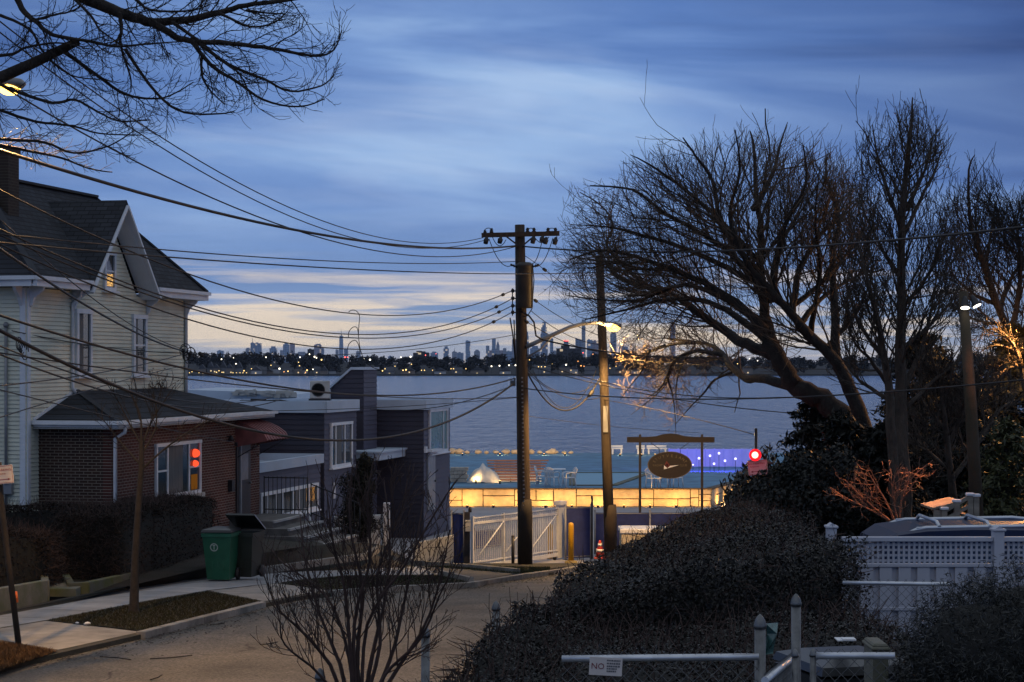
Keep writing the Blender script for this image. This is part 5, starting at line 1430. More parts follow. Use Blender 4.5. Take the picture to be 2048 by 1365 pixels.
def street_lamp(label, arm_pts, head_c, hdir, power, rad=.05, lens_r=.11, group='lit street lamps', spot=None, tilt=0.0):
    root = thing('street_lamp', label, 'street lamp', Vector(arm_pts[0]), group)
    mb = MB(); n = len(arm_pts); mb.tube(arm_pts, [rad * (1.25 - .35 * i / (n - 1)) for i in range(n)], 8); mb.build('arm', M['grey'], root)
    hd = Vector(hdir).normalized(); side = hd.cross(UZ).normalized(); upv = side.cross(hd)
    mb = MB(); c_ = Vector(head_c)
    mb.lathe(c_ - hd * .32, [(.05, 0), (.07, .1), (.12, .25), (.145, .42), (.11, .58), (.03, .64)], 12, ax=(side, upv * .62, hd)); mb.build('housing', M['grey'], root)
    mb = MB(); mb.ball(c_ + hd * .10 - upv * .07, lens_r, 12, sc=(1, 1, .62)); mb.build('lens', sod, root)
    lampadd('street_light', c_ + hd * .10 - upv * .24, power, SODC, root, radius=.09, spot=spot, aim=c_ + hd * (.1 + 5 * tilt) - UZ * 5 if spot else None, blend=.3)
    return root
l1 = [W(1053, 694, 54.9), W(1075, 684, 54.9), W(1110, 668, 54.9), W(1140, 654.5, 54.9), W(1165, 648, 54.9), W(1190, 646, 54.9), W(1206, 647, 54.9)]
street_lamp('glowing street lamp on the long upswept arm of the utility pole', l1, W(1220, 650, 54.9), (1, -.1, -.08), 2900, lens_r=.19, spot=R(158), tilt=.42)
mb = MB(); mb.tube([W(1052, 716, 54.9), W(1080, 700, 54.9), W(1108, 669, 54.9)], .03, 6); o = mb.build('arm_stay', M['grey'], up1)
street_lamp('glowing street lamp among the overhanging twigs at the picture edge', [W(-80, 210, 27), W(-50, 172, 27), W(-20, 160, 27), W(-2, 163, 27)], W(6, 167, 27), (1, -.15, -.05), 2300, .04, .15, spot=R(134))
sp = thing('utility_pole', 'utility pole outside the frame carrying the edge street lamp', 'utility pole', (X0(-84, 27), 27.0, gz(27)))
mb = MB(); mb.tube([(X0(-84, 27), 27, gz(27) - .2), (X0(-84, 27), 27, C + 5.2)], [.17, .13], 10); mb.build('pole', M['pole'], sp)
# second pole beside the lamp; light spilling back from the lamp head
lampadd('street_light', W(1217, 656, 54.7), 130, SODC, None, radius=.08)
P2 = W(1221, 1125, 57); P2t = W(1199, 515, 57)
up2 = thing('utility_pole', 'slimmer bare-topped wooden pole lit yellow by the street lamp', 'utility pole', P2)
mb = MB(); mb.tube([P2 - UZ * .2, P2.lerp(P2t, .35), P2.lerp(P2t, .7), P2t], [.155, .14, .125, .112], 12); mb.build('pole', M['greypole'], up2)
mb = MB(); mb.box(P2.lerp(P2t, .47) + Vector((0, -.14, 0)), (.13, .05, .75)); mb.build('riser_guard', M['grey'], up2)
mb = MB(); mb.lathe(P2, [(.185, -.1), (.185, 1.3), (.16, 1.65)], 12); mb.build('butt_sleeve', mat('pole_sleeve_brown', (.03, .022, .017), .85), up2)
# flood-lamp pole in the trees
P3 = W(1957, 1040, 36); P3t = W(1926, 583, 36)
up3 = thing('floodlight_pole', 'mossy wooden pole with two cone floodlights among the shrubs', 'lamp post', P3)
mb = MB(); mb.tube([P3 - UZ * .4, P3.lerp(P3t, .5), P3t], [.125, .11, .085], 12); mb.build('pole', mat('mossy_pole', (.075, .055, .038), .9, col2=(.040, .034, .018), scale=1.2, bump=.7, bscale=14), up3)
cool = glow('flood_lens', (1, .93, .78), 5)
for (x, y), dx in (((1930, 614), -.05), ((1953, 610), .45)):
    p = W(x, y, 35.8); ad = Vector((dx, -.35, -1)).normalized(); sd = ad.cross(Vector((0, 1, 0))).normalized()
    mb = MB(); mb.lathe(p - ad * .20, [(.03, 0), (.045, .05), (.085, .2), (.088, .22)], 12, ax=(sd, ad.cross(sd), ad)); fl = mb.build('floodlight', M['iron'], up3)
    mb = MB(); mb.lathe(p - ad * .2, [(.078, .218), (.078, .226)], 12, ax=(sd, ad.cross(sd), ad)); mb.build('lens', cool, fl)
    lampadd('added_warm_spot', p + ad * .06, 2300 if dx < 0 else 420, (1, .33, .10), up3, radius=.07, spot=R(60), aim=(W(1770, 975, 34.6) if dx < 0 else W(1965, 1000, 34.5)), blend=.7)  # orange-red spots added at the floodlights to light the shrub; its own source is unseen

# ---- wires: each one a thing hung between real end points, sag chosen from its lowest look
def wire(label, a, b, mid, r=.012, n=30, m='black', group='overhead wires', knots=()):
    A, B = W(*a), W(*b)
    k = (mid[0] - CX) / F
    t_ = (A.x - k * A.y) / (k * (B.y - A.y) - (B.x - A.x))
    t_ = min(max(t_, .06), .94)
    L = A.lerp(B, t_); z = C - (mid[1] - HY) / F * L.y
    s = (L.z - z) / (4 * t_ * (1 - t_))
    pts = [A.lerp(B, i / n) - UZ * (4 * s * (i / n) * (1 - i / n)) for i in range(n + 1)]
    mb = MB(); mb.tube(pts, r, 6)
    for q in knots:
        i = min(n - 1, int(q * n)); p = pts[i].lerp(pts[i + 1], q * n - i); d = (pts[i + 1] - pts[i]).normalized()
        mb.tube([p - d * .09, p - d * .05, p + d * .05, p + d * .09], [.012, .045, .045, .012], 8)
    o = single('overhead_wire', mb, M[m], label, 'wire', group, origin=tuple(A))
    return o
NP = 26.0   # distance of the pole just outside the frame
wire('upper thin wire of the close pair rising from the crossarm tip past the overhanging twigs', (-40, 12, NP), (966, 476, 55), (500, 378), .010)
wire('lower thin wire of the close pair rising from the crossarm tip past the overhanging twigs', (-40, 34, NP), (969, 481, 55), (486, 389), .010)
wire('thick twisted cable dipping from the chimney side to just below the crossarm', (-40, 288, NP), (1035, 492, 55), (480, 437), .026, m='black')
wire('thick cable running on from below the crossarm through the spreading tree', (1044, 493, 55), (2070, 452, 29), (1500, 500), .022)
wire('single wire starting by the edge street lamp and meeting the thick twisted cable', (-40, 146, NP), (1030, 494, 55), (390, 381), .012)
wire('upper of two nearly level wires crossing the gable, golden at the lamp end', (-40, 464, NP), (1036, 523, 55), (600, 519.5), .011)
wire('lower of two nearly level wires crossing the gable, golden at the lamp end', (-40, 482, NP), (1200, 545, 57), (600, 533), .013)
wire('topmost wire of the rack, with the big loop joint over the stair tower', (-40, 360, NP), (1024, 582, 55), (720, 629), .012, knots=(.965,))
wire('second wire of the rack, passing just over the tapering spire tower', (-40, 440, NP), (1024, 598, 55), (697, 669), .012, knots=(.94,))
wire('third wire of the rack, brushing the top of the tapering spire tower', (-40, 452, NP), (1024, 612, 55), (697, 676), .012, knots=(.95,))
wire('lowest wire of the rack, cutting across the foot of the tapering spire tower', (-40, 470, NP), (1024, 625, 55), (740, 699), .012, knots=(.93,))
wire('wire from the street lamp arm foot down across the low skyline towers', (1040, 668, 55), (370, 705, 50), (600, 712), .009)
wire('heaviest cable, sweeping over the brick roof and rising golden to the splice box', (-40, 640, NP), (1028, 767, 54.8), (640, 880), .026, m='black', n=40)
wire('cable crossing both tall windows and the flat grey roof to the utility pole', (-40, 618, NP), (1030, 757, 54.9), (560, 774), .018)
wire('gently sloping cable from under the meter wall over the grey house roof', (-40, 700, NP), (1034, 795, 55), (700, 790), .011)
wire('dark service cable from above the eave to the far corner of the cream house', (-40, 470, NP), (368, 703, 53.5), (187, 620), .020)
wire('thin service wire above the darker one, ending at the same house corner', (-40, 402, NP), (368, 699, 53.5), (138, 560), .010)
wire('short twisted drop from the conduit head to the far house corner', (24, 662, 44.4), (368, 707, 53.3), (190, 692), .012)
wire('wire rising from the house corner back towards the meter, crossing the lower sashes', (-40, 776, NP), (368, 708, 53.3), (140, 755), .011)
wire('low wire slanting across the brick roof up to the house side', (-40, 848, NP), (352, 735, 53), (130, 795), .009)
wire('lower of two wires running together from the meter wall across the tall near window', (-40, 693, NP), (560, 800, 56), (176, 772), .014)
wire('upper of two wires running together from the meter wall across the tall near window', (-40, 676, NP), (545, 795, 56), (176, 757), .012)
wire('slack wire grazing the brick wall down to the door lantern', (-40, 770, NP), (468, 885, 50.5), (240, 838), .009)
wire('thin taut wire at the height of the brick gutter towards the transformer pole', (360, 822, 50), (1040, 795, 55), (700, 818), .009)
wire('golden lower wire rising from the grey parapet to the splice box', (740, 818, 62), (1027, 771, 54.8), (890, 812), .013)
wire('long low wire passing both poles and the sign tree, rising out to the far edge', (1048, 777, 55), (2070, 758, 30), (1330, 798), .016)
wire('wire from the lower pole bracket, lit gold past the bare-topped pole, upper one', (1052, 716, 55), (1560, 795, 46), (1205, 764), .012)
wire('wire from the lower pole bracket, lit gold past the bare-topped pole, lower one', (1052, 730, 55), (1600, 828, 46), (1300, 790), .012)
wire('wire from the bare-topped pole straight through the tree trunks', (1205, 715, 57), (2070, 735, 40), (1600, 738), .009)
wire('wire crossing from the can to the bare-topped pole above the lamp arm', (1066, 598, 54.6), (1200, 672, 57), (1130, 640), .010, knots=(.04,))
wire('wire crossing from the can to the bare-topped pole, second one down', (1062, 622, 54.7), (1202, 690, 57), (1130, 668), .010)
wire('wire from the pole past the unfinished supertall to the bare-topped pole', (1050, 642, 54.9), (1205, 706, 57), (1120, 680), .010, knots=(.02,))
wire('thick telephone cable below the lamp arm running on into the golden twigs', (1085, 680, 54.8), (1420, 716, 50), (1200, 702), .024)
wire('wire from the crossarm end across the bare twigs to the lit pole', (1050, 512, 54.9), (1203, 640, 57), (1105, 552), .009, knots=(.25,))
wire('deep slack loop of thick cable with a splice tube between the two poles', (1056, 748, 55), (1204, 748, 57), (1136, 821), .022, knots=())
wire('deep slack loop of thin cable between the two poles', (1068, 745, 55), (1192, 742, 57), (1132, 816), .010)
wire('half-slack wire between the two poles above the deep loops', (1054, 738, 55), (1205, 757, 57), (1118, 784), .010)
wire('lower half-slack wire between the two poles', (1054, 744, 55), (1204, 794, 57), (1120, 790), .010)
wire('service wire falling from the bare-topped pole to the thin beacon mast', (1207, 800, 57), (1510, 870, 44), (1390, 838), .010)
wire('faint low wire across the water between the sign and the transformer pole', (1052, 832, 55), (1400, 866, 60), (1210, 852), .007)
mb = MB(); a, b = W(1177, 794, 56.5), W(1187, 780, 56.6); mb.tube([a, a.lerp(b, .2), a.lerp(b, .8), b], [.02, .06, .06, .02], 8); single('splice_tube', mb, M['black'], 'black splice tube on the deep slack loop beside the bare-topped pole', 'splice')
# cable drops hanging loose over the stair tower
mb = MB()
for pts in ([(697, 625), (703, 621), (712, 622), (719, 632), (718, 650), (717, 672), (721, 700), (730, 722), (745, 735), (760, 740)], [(697, 676), (698, 664), (706, 655), (714, 656), (717, 670)], [(695, 698), (699, 687), (710, 681), (717, 690), (720, 705)]):
    P_ = [W(x, y, 62) for x, y in pts]; sm = []
    for i in range(len(P_) - 1):
        for k in range(4):
            u = k / 4; p0, p1, p2, p3 = P_[max(i - 1, 0)], P_[i], P_[i + 1], P_[min(i + 2, len(P_) - 1)]
            sm.append(.5 * ((2 * p1) + (p2 - p0) * u + (2 * p0 - 5 * p1 + 4 * p2 - p3) * u * u + (3 * p1 - p0 - 3 * p2 + p3) * u ** 3))
    sm.append(P_[-1]); mb.tube(sm, .013, 6)
single('drop_cable', mb, M['black'], 'looping black drop cable hanging from the long wires to the stair tower', 'cable')
mb = MB()
for k in range(7):
    c_ = W(372 + random.uniform(-8, 12), 704 + random.uniform(-8, 12), 53); rr = random.uniform(.06, .16); a0 = random.uniform(0, 6)
    mb.tube([c_ + Vector((math.cos(a0 + q * .5) * rr, 0, math.sin(a0 + q * .5) * rr * 1.3)) for q in range(11)], .012, 5)
for x, y in ((366, 702), (380, 708), (400, 708), (404, 711)): mb.ball(W(x, y, 53), .06, 8)
single('cable_tangle', mb, M['black'], 'tangle of looped service cable at the far corner of the cream house', 'cable')
mb = MB()
for k in range(5):
    c_ = W(38 + k * 3, 688 + k * 4, 44.2); rr = random.uniform(.08, .2)
    mb.tube([c_ + Vector((math.cos(q * .55) * rr * .6, 0, math.sin(q * .55) * rr * 1.4)) for q in range(11)], .013, 5)
single('cable_tangle', mb, M['black'], 'hanging coils of cable beside the conduit on the cream house end wall', 'cable')
# ================================================================ TREES AND SHRUBS
def tubes_np(polys, sides):
    """polys: list of (pts (k,3), radii (k,)); one vertex/face array for all"""
    by = {}
    for p, r in polys: by.setdefault(len(p), []).append((p, r))
    Vs, Fs, off = [], [], 0
    for k, lst in by.items():
        Pn = np.array([p for p, _ in lst], float); Rn = np.array([r for _, r in lst], float); m = len(lst)
        T_ = np.gradient(Pn, axis=1); T_ /= np.linalg.norm(T_, axis=2, keepdims=True) + 1e-9
        ref = np.zeros_like(T_); ax = np.argmin(np.abs(T_[:, 0]), axis=1); ref[np.arange(m)[:, None], np.arange(k)[None], ax[:, None]] = 1
        A = np.cross(T_, ref); A /= np.linalg.norm(A, axis=2, keepdims=True) + 1e-9; B = np.cross(T_, A)
        an = np.arange(sides) * 2 * math.pi / sides
        V = Pn[:, :, None] + (A[:, :, None] * np.cos(an)[:, None] + B[:, :, None] * np.sin(an)[:, None]) * Rn[:, :, None, None]
        Vs.append(V.reshape(-1, 3))
        base = off + (np.arange(m) * k * sides)[:, None, None] + (np.arange(k - 1) * sides)[None, :, None]
        i = np.arange(sides)[None, None]; j = (i + 1) % sides
        Fs.append(np.stack([base + i, base + j, base + sides + j, base + sides + i], -1).reshape(-1, 4)); off += m * k * sides
    return np.concatenate(Vs), np.concatenate(Fs)


def smooth(pts, per=4):
    P_ = [Vector(p) for p in pts]; out = []
    for i in range(len(P_) - 1):
        p0, p1, p2, p3 = P_[max(i - 1, 0)], P_[i], P_[i + 1], P_[min(i + 2, len(P_) - 1)]
        for k in range(per):
            u = k / per
            out.append(.5 * ((2 * p1) + (p2 - p0) * u + (2 * p0 - 5 * p1 + 4 * p2 - p3) * u * u + (3 * p1 - p0 - 3 * p2 + p3) * u ** 3))
    out.append(P_[-1]); return out


def inpoly(x, y, poly):
    c = False; j = len(poly) - 1
    for i in range(len(poly)):
        if (poly[i][1] > y) != (poly[j][1] > y) and x < (poly[j][0] - poly[i][0]) * (y - poly[i][1]) / (poly[j][1] - poly[i][1]) + poly[i][0]: c = not c
        j = i
    return c


class Tree:
    def __init__(s, seed, env=None, up=.25, ang=(.5, 1.0), wob=.16, curl=0.0, flat=.55, minr=.004, gap=.22):
        s.r = random.Random(seed); s.env = env; s.up = up; s.ang = ang; s.wob = wob; s.curl = curl; s.flat = flat; s.minr = minr; s.gap = gap
        s.big = []; s.small = []

    def limb(s, px, d0, d1, r0, r1, kids, klen, start=.15, levels=3, decay=.55):
        """a main limb through pixel points at a depth running d0..d1"""
        n = len(px)
        pts = smooth([W(x, y, d0 + (d1 - d0) * i / (n - 1)) for i, (x, y) in enumerate(px)])
        m = len(pts); rad = [r0 + (r1 - r0) * (i / (m - 1)) ** .8 for i in range(m)]
        pts = [p + Vector([s.r.uniform(-1, 1) for _ in range(3)]) * rad[i] * .25 for i, p in enumerate(pts)]
        s.big.append(([pts[0] - (pts[1] - pts[0]).normalized() * r0 * .7] + pts, [r0 * .15] + rad)); s.kids(pts, rad, kids, klen, start, levels, decay)

    def kids(s, pts, rad, n, length, start, levels, decay):
        m = len(pts)
        for i in range(n):
            f = start + (1 - start) * (i + s.r.random()) / n
            q = min(m - 2, int(f * (m - 1))); p = pts[q].lerp(pts[q + 1], f * (m - 1) - q); t_ = (pts[q + 1] - pts[q]).normalized()
            a = s.r.uniform(*s.ang) * (1 - .35 * f)
            v = Vector((s.r.gauss(0, 1), s.r.gauss(0, s.flat), s.r.gauss(0, 1))); v -= t_ * v.dot(t_); v.normalize()
            d = t_ * math.cos(a) + v * math.sin(a)
            r = max(s.minr * 1.15, rad[q] * s.r.uniform(.36, .55) if levels > 1 else rad[q] * .5)
            s.grow(p, d, length * s.r.uniform(.55, 1.3) * (1.15 - .45 * f), min(r, length * .013 + .003), levels, decay)

    def grow(s, p, d, L, r, levels, decay):
        n = 7 if levels >= 2 else 4
        pts = [p]; d = d.normalized(); st = L / n; cu = s.curl * s.r.uniform(.4, 1.3)
        for i in range(n):
            d = d + Vector([s.r.gauss(0, s.wob) for _ in range(3)]) + UZ * (s.up * .22 + (cu * (i / n - .35)))
            d.normalize(); pts.append(pts[-1] + d * st)
        if s.env:
            e = pts[-1]; ex, ey = CX + e.x / e.y * F, HY - (e.z - C) / e.y * F
            ex += s.r.gauss(0, 16); ey += s.r.gauss(0, 18)
            if not inpoly(ex, ey, s.env):
                if s.r.random() < .93: return
        r1 = max(s.minr, r * .38)
        rad = [r + (r1 - r) * i / n for i in range(n + 1)]
        (s.big if r > .03 else s.small).append((pts, rad))
        if levels > 1:
            k = max(2, int(L / (s.gap if levels > 2 else s.gap * .6) * s.r.uniform(.7, 1.2)))
            s.kids(pts, rad, min(k, 14), L * decay, .2, levels - 1, decay)

    def build(s, root, mt, mtw=None, trunk='trunk', crown='crown'):
        big = [(p, r) for p, r in s.big]
        V, Fc = tubes_np(big, 8); np_mesh(trunk, V, Fc, mt, root, smooth=True)
        if s.small:
            V, Fc = tubes_np(s.small, 3); np_mesh(crown, V, Fc, mtw or mt, root)


# ---- big spreading tree
sp_env = [(1095, 600), (1112, 470), (1125, 390), (1175, 350), (1215, 372), (1260, 325), (1300, 278), (1350, 292), (1400, 245), (1450, 262), (1490, 225), (1540, 250), (1580, 235), (1620, 290), (1670, 285), (1720, 330), (1770, 430), (1790, 600), (1740, 760), (1640, 770), (1500, 790), (1440, 800), (1350, 860), (1270, 835), (1225, 790), (1260, 720), (1150, 660)]
tr_ = thing('bare_tree', 'big bare spreading tree leaning over the water, its low limb lit gold by the lamp', 'tree', W(1765, 1060, 43))
T_ = Tree(11, sp_env, up=.26, ang=(.45, .95), wob=.11, minr=.0044, gap=.22)
D = 43
T_.limb([(1775, 1060), (1745, 930), (1700, 850), (1640, 800), (1590, 770), (1560, 722), (1535, 684)], D, D + 1, .34, .16, 8, 1.2, .6)
T_.limb([(1560, 722), (1535, 650), (1522, 560), (1522, 461), (1513, 391), (1508, 297), (1500, 262)], D + 1, D + 1.5, .16, .014, 28, 2.3)
T_.limb([(1603, 780), (1532, 760), (1494, 757), (1462, 735), (1448, 712), (1425, 692), (1390, 684), (1335, 678)], D + .5, 53.5, .13, .03, 22, 1.7, .3)
T_.limb([(1448, 712), (1395, 702), (1349, 722), (1334, 753), (1318, 780), (1296, 795)], 49.2, 54.5, .07, .012, 22, .95, .1)
T_.limb([(1392, 685), (1340, 690), (1300, 705), (1275, 712)], 52, 55, .05, .012, 14, .8, .2)
T_.limb([(1470, 742), (1430, 760), (1405, 790), (1380, 815), (1350, 850)], 47.8, 52, .04, .008, 14, .6, .2)
T_.limb([(1548, 708), (1494, 690), (1456, 667), (1392, 623), (1349, 593), (1300, 578), (1240, 556), (1215, 530)], D + 1, 50, .15, .04, 30, 2.0, .25)
T_.limb([(1300, 578), (1245, 530), (1214, 490), (1226, 452), (1205, 414), (1160, 385)], 48, 51, .06, .012, 22, 1.2, .1)
T_.limb([(1535, 684), (1470, 630), (1400, 600), (1330, 600), (1250, 620), (1170, 640)], D + 1, 49, .10, .015, 26, 1.7, .2)
T_.limb([(1530, 660), (1450, 590), (1370, 548), (1290, 520), (1210, 500), (1140, 520)], D + .5, 46, .11, .015, 30, 1.9, .2)
T_.limb([(1545, 600), (1490, 540), (1452, 499), (1391, 461), (1325, 424), (1264, 380), (1180, 372)], D + 1, 44.5, .10, .015, 30, 2.0, .2)
T_.limb([(1525, 560), (1470, 490), (1438, 443), (1428, 368), (1391, 311), (1366, 276)], D + 1, D, .09, .013, 28, 1.8, .2)
T_.limb([(1768, 1000), (1745, 900), (1722, 830), (1695, 765), (1672, 725), (1621, 674), (1583, 628), (1548, 575), (1556, 500), (1578, 433), (1612, 368), (1606, 290)], D, D - 1, .22, .014, 34, 2.0, .35)
T_.limb([(1672, 725), (1668, 620), (1667, 508), (1677, 438), (1653, 358), (1655, 310)], D, D + 1, .12, .010, 26, 1.8, .15)
T_.limb([(1583, 628), (1600, 540), (1640, 470), (1690, 430), (1720, 400)], D, D + 1.5, .09, .012, 26, 1.7, .2)
T_.limb([(1621, 674), (1560, 600), (1490, 520), (1460, 430), (1480, 340), (1470, 260)], D - .5, D - 2, .10, .012, 30, 1.8, .2)
T_.limb([(1600, 650), (1640, 600), (1700, 560), (1740, 540)], D, D + 2, .08, .012, 20, 1.5, .2)
for l in ([(1349, 722), (1330, 770), (1300, 800), (1262, 830)], [(1334, 753), (1345, 790), (1350, 830), (1352, 870)], [(1390, 690), (1360, 740), (1352, 790), (1356, 840)], [(1300, 700), (1285, 740), (1262, 770), (1240, 800)], [(1330, 690), (1295, 705), (1270, 715), (1245, 722)]): T_.limb(l, 52.5, 55, .03, .006, 26, .8, .1, levels=3)
for l, d1 in (([(1540, 660), (1450, 600), (1370, 570), (1280, 600), (1200, 600), (1130, 590)], 48), ([(1500, 560), (1400, 510), (1300, 475), (1220, 455), (1140, 450)], 45), ([(1515, 520), (1440, 440), (1370, 380), (1300, 330), (1260, 310)], 43), ([(1575, 620), (1650, 560), (1700, 500), (1735, 440)], 44.5), ([(1650, 700), (1700, 640), (1735, 580), (1750, 500)], 42), ([(1508, 420), (1545, 350), (1560, 290), (1575, 245)], 45), ([(1620, 670), (1640, 540), (1630, 440), (1640, 330)], 41.5)): T_.limb(l, D + .8, d1, .075, .008, 24, 1.6, .15)
T_.build(tr_, M['bark'], mat('fine_twig', (.085, .062, .045), .85, var=.4))
# ---- tall upright tree with several stems
up_env = [(1660, 860), (1650, 500), (1670, 380), (1705, 300), (1728, 225), (1790, 195), (1830, 185), (1870, 215), (1915, 300), (1945, 480), (1940, 700), (1900, 820)]
tr_ = thing('bare_tree', 'tallest upright bare tree with several stems, warm-lit at the foot', 'tree', W(1800, 1060, 38))
T_ = Tree(23, up_env, up=.32, ang=(.45, .95), wob=.10, minr=.0046, gap=.19)
D = 38
T_.limb([(1812, 1060), (1805, 900), (1800, 760), (1803, 600), (1804, 461), (1812, 340), (1822, 250), (1825, 195)], D, D, .17, .012, 50, 1.7, .28)
T_.limb([(1795, 1060), (1782, 880), (1775, 760), (1762, 680), (1745, 600), (1725, 520), (1700, 430)], D - .4, D - 1, .12, .012, 36, 1.4, .3)
T_.limb([(1803, 461), (1775, 380), (1756, 320), (1745, 250)], D, D - .5, .05, .010, 20, 1.0, .15)
T_.limb([(1804, 480), (1840, 400), (1870, 340), (1882, 300)], D, D + .5, .05, .010, 20, 1.0, .15)
for l in ([(1801, 620), (1850, 560), (1880, 500), (1895, 440)], [(1803, 560), (1765, 500), (1730, 430), (1712, 370)], [(1802, 700), (1860, 650), (1905, 600), (1930, 550)], [(1770, 720), (1720, 650), (1690, 560), (1680, 480)], [(1812, 420), (1850, 340), (1866, 270)], [(1806, 820), (1870, 760), (1915, 720), (1940, 660)], [(1778, 800), (1730, 770), (1700, 740), (1672, 700)]): T_.limb(l, D, D + .6, .05, .008, 22, 1.25, .15)
T_.limb([(1806, 780), (1842, 700), (1862, 620), (1876, 540)], D, D + 1, .07, .010, 24, 1.2, .15)
T_.limb([(1776, 770), (1740, 720), (1712, 690), (1690, 640)], D, D - 1, .05, .010, 18, 1.1, .2)
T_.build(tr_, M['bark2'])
# ---- hazier bare trees behind on that side
for seed, label, limbs, env in (
    (31, 'rounded purplish bare tree behind the floodlight pole, one clump of twigs lit orange', [([(2052, 800), (2025, 690), (1995, 610), (1965, 520), (1940, 440), (1938, 340), (1950, 310)], .15), ([(2020, 680), (2040, 560), (2035, 470), (2020, 400)], .10), ([(1995, 610), (1950, 590), (1915, 560), (1890, 520)], .07), ([(2040, 720), (2080, 600), (2090, 480)], .1), ([(1970, 540), (1985, 450), (1990, 400)], .06), ([(2000, 620), (2020, 560), (2060, 500), (2075, 430)], .08), ([(2010, 650), (1950, 640), (1900, 610)], .06)], [(1870, 760), (1880, 430), (1925, 300), (1960, 290), (1990, 390), (2060, 370), (2140, 380), (2140, 780)]),
    (37, 'low tangled bare tree between the floodlight pole and the upright stems', [([(1905, 1000), (1895, 880), (1880, 780), (1860, 700)], .09), ([(1895, 900), (1930, 810), (1950, 740)], .06), ([(1890, 860), (1850, 810), (1830, 770)], .05), ([(1905, 960), (1960, 880), (2000, 820), (2030, 800)], .06), ([(1900, 940), (1850, 900), (1800, 880)], .05)], [(1780, 1000), (1800, 760), (1840, 660), (1960, 680), (2060, 740), (2060, 1000)])):
    d = 52 if seed == 31 else 39
    rt = thing('bare_tree', label, 'tree', W(limbs[0][0][0][0], 1010, d)); T_ = Tree(seed, env, up=.35, ang=(.4, .95), wob=.14, minr=.006)
    for k, (l, r) in enumerate(limbs): T_.limb(l, d, d + (k - 1) * .8, r, .010, 28 if seed == 31 else 30, 1.9 if seed == 31 else 1.3, .15)
    T_.build(rt, M['bark'] if seed == 31 else M['bark2'])
# twig clump lit orange near the frame edge, with the lamp that lights it
lp = thing('yard_lamp', 'sodium yard lamp just outside the frame beside the purplish tree', 'lamp', W(2085, 1040, 46))
mb = MB(); mb.tube([W(2085, 1040, 46), W(2085, 640, 46)], .07, 8); mb.build('post', M['greypole'], lp)
mb = MB(); mb.lathe(W(2080, 645, 45.9), [(.05, .12), (.16, .0), (.15, -.03)], 12); mb.build('shade', M['iron'], lp)
mb = MB(); mb.ball(W(2080, 648, 45.9), .08, 10); mb.build('bulb', sod, lp)
lampadd('yard_light', W(2078, 654, 45.7), 1300, (1, .45, .12), lp, radius=.08)
rt = thing('bare_shrub', 'orange-lit drooping clump of bare twigs past the floodlights', 'shrub', W(2055, 900, 46)); T_ = Tree(41, [(1900, 860), (1900, 640), (1960, 630), (2060, 630), (2100, 860)], up=.05, ang=(.4, 1.0), wob=.2, minr=.008)
T_.limb([(2060, 900), (2050, 780), (2030, 700), (2000, 662), (1970, 660)], 46, 45.5, .08, .012, 24, .75, .3); T_.limb([(2030, 700), (1990, 690), (1960, 705)], 46, 45, .04, .01, 14, .55, .1); T_.limb([(2040, 730), (2010, 740), (1985, 770)], 46, 45, .04, .01, 14, .6, .1)
T_.build(rt, M['bark2'])
# red-lit bare shrub below the upright stems
rt = thing('bare_shrub', 'low bare shrub glowing orange-red below the upright tree', 'shrub', W(1795, 1052, 35)); T_ = Tree(43, [(1640, 1060), (1650, 960), (1720, 930), (1800, 910), (1880, 920), (1890, 1060)], up=.2, ang=(.4, 1.0), wob=.2, minr=.0042)
for l in ([(1795, 1050), (1740, 1020), (1690, 995), (1660, 975)], [(1792, 1050), (1770, 1000), (1745, 960), (1735, 940)], [(1798, 1050), (1805, 990), (1830, 950), (1865, 922)], [(1790, 1050), (1730, 1000), (1690, 960)], [(1797, 1050), (1785, 990), (1790, 945)]): T_.limb(l, 35, 34.4, .022, .005, 18, .5, .2)
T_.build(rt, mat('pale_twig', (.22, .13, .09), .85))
# ---- overhanging street tree at the upper corner
ov_ = thing('bare_tree', 'bare street tree reaching in over the wires, with a sawn-off thick limb', 'tree', (X0(-260, 25), 25, gz(25)))
T_ = Tree(53, [(-300, -120), (680, -60), (700, 60), (690, 190), (600, 235), (440, 240), (280, 350), (150, 360), (-300, 380)], up=.10, ang=(.5, 1.15), wob=.15, curl=.42, minr=.0030, gap=.11)
D = 26
T_.limb([(-260, 1350), (-255, 900), (-250, 500), (-240, 200), (-230, -200)], D - 1, D - 1, .30, .16, 0, 1)
T_.big.append(([W(x, y, D) for x, y in ((-245, 270), (-100, 205), (0, 156), (70, 125), (130, 96), (157, 82))], [.13, .10, .078, .070, .062, .055]))
T_.limb([(-240, -60), (-50, -90), (100, -50), (169, -4), (225, 21), (281, 39), (330, 45), (373, 39), (440, 25), (492, 11), (562, 3), (640, -10)], D, D + .5, .12, .018, 30, .75, .3)
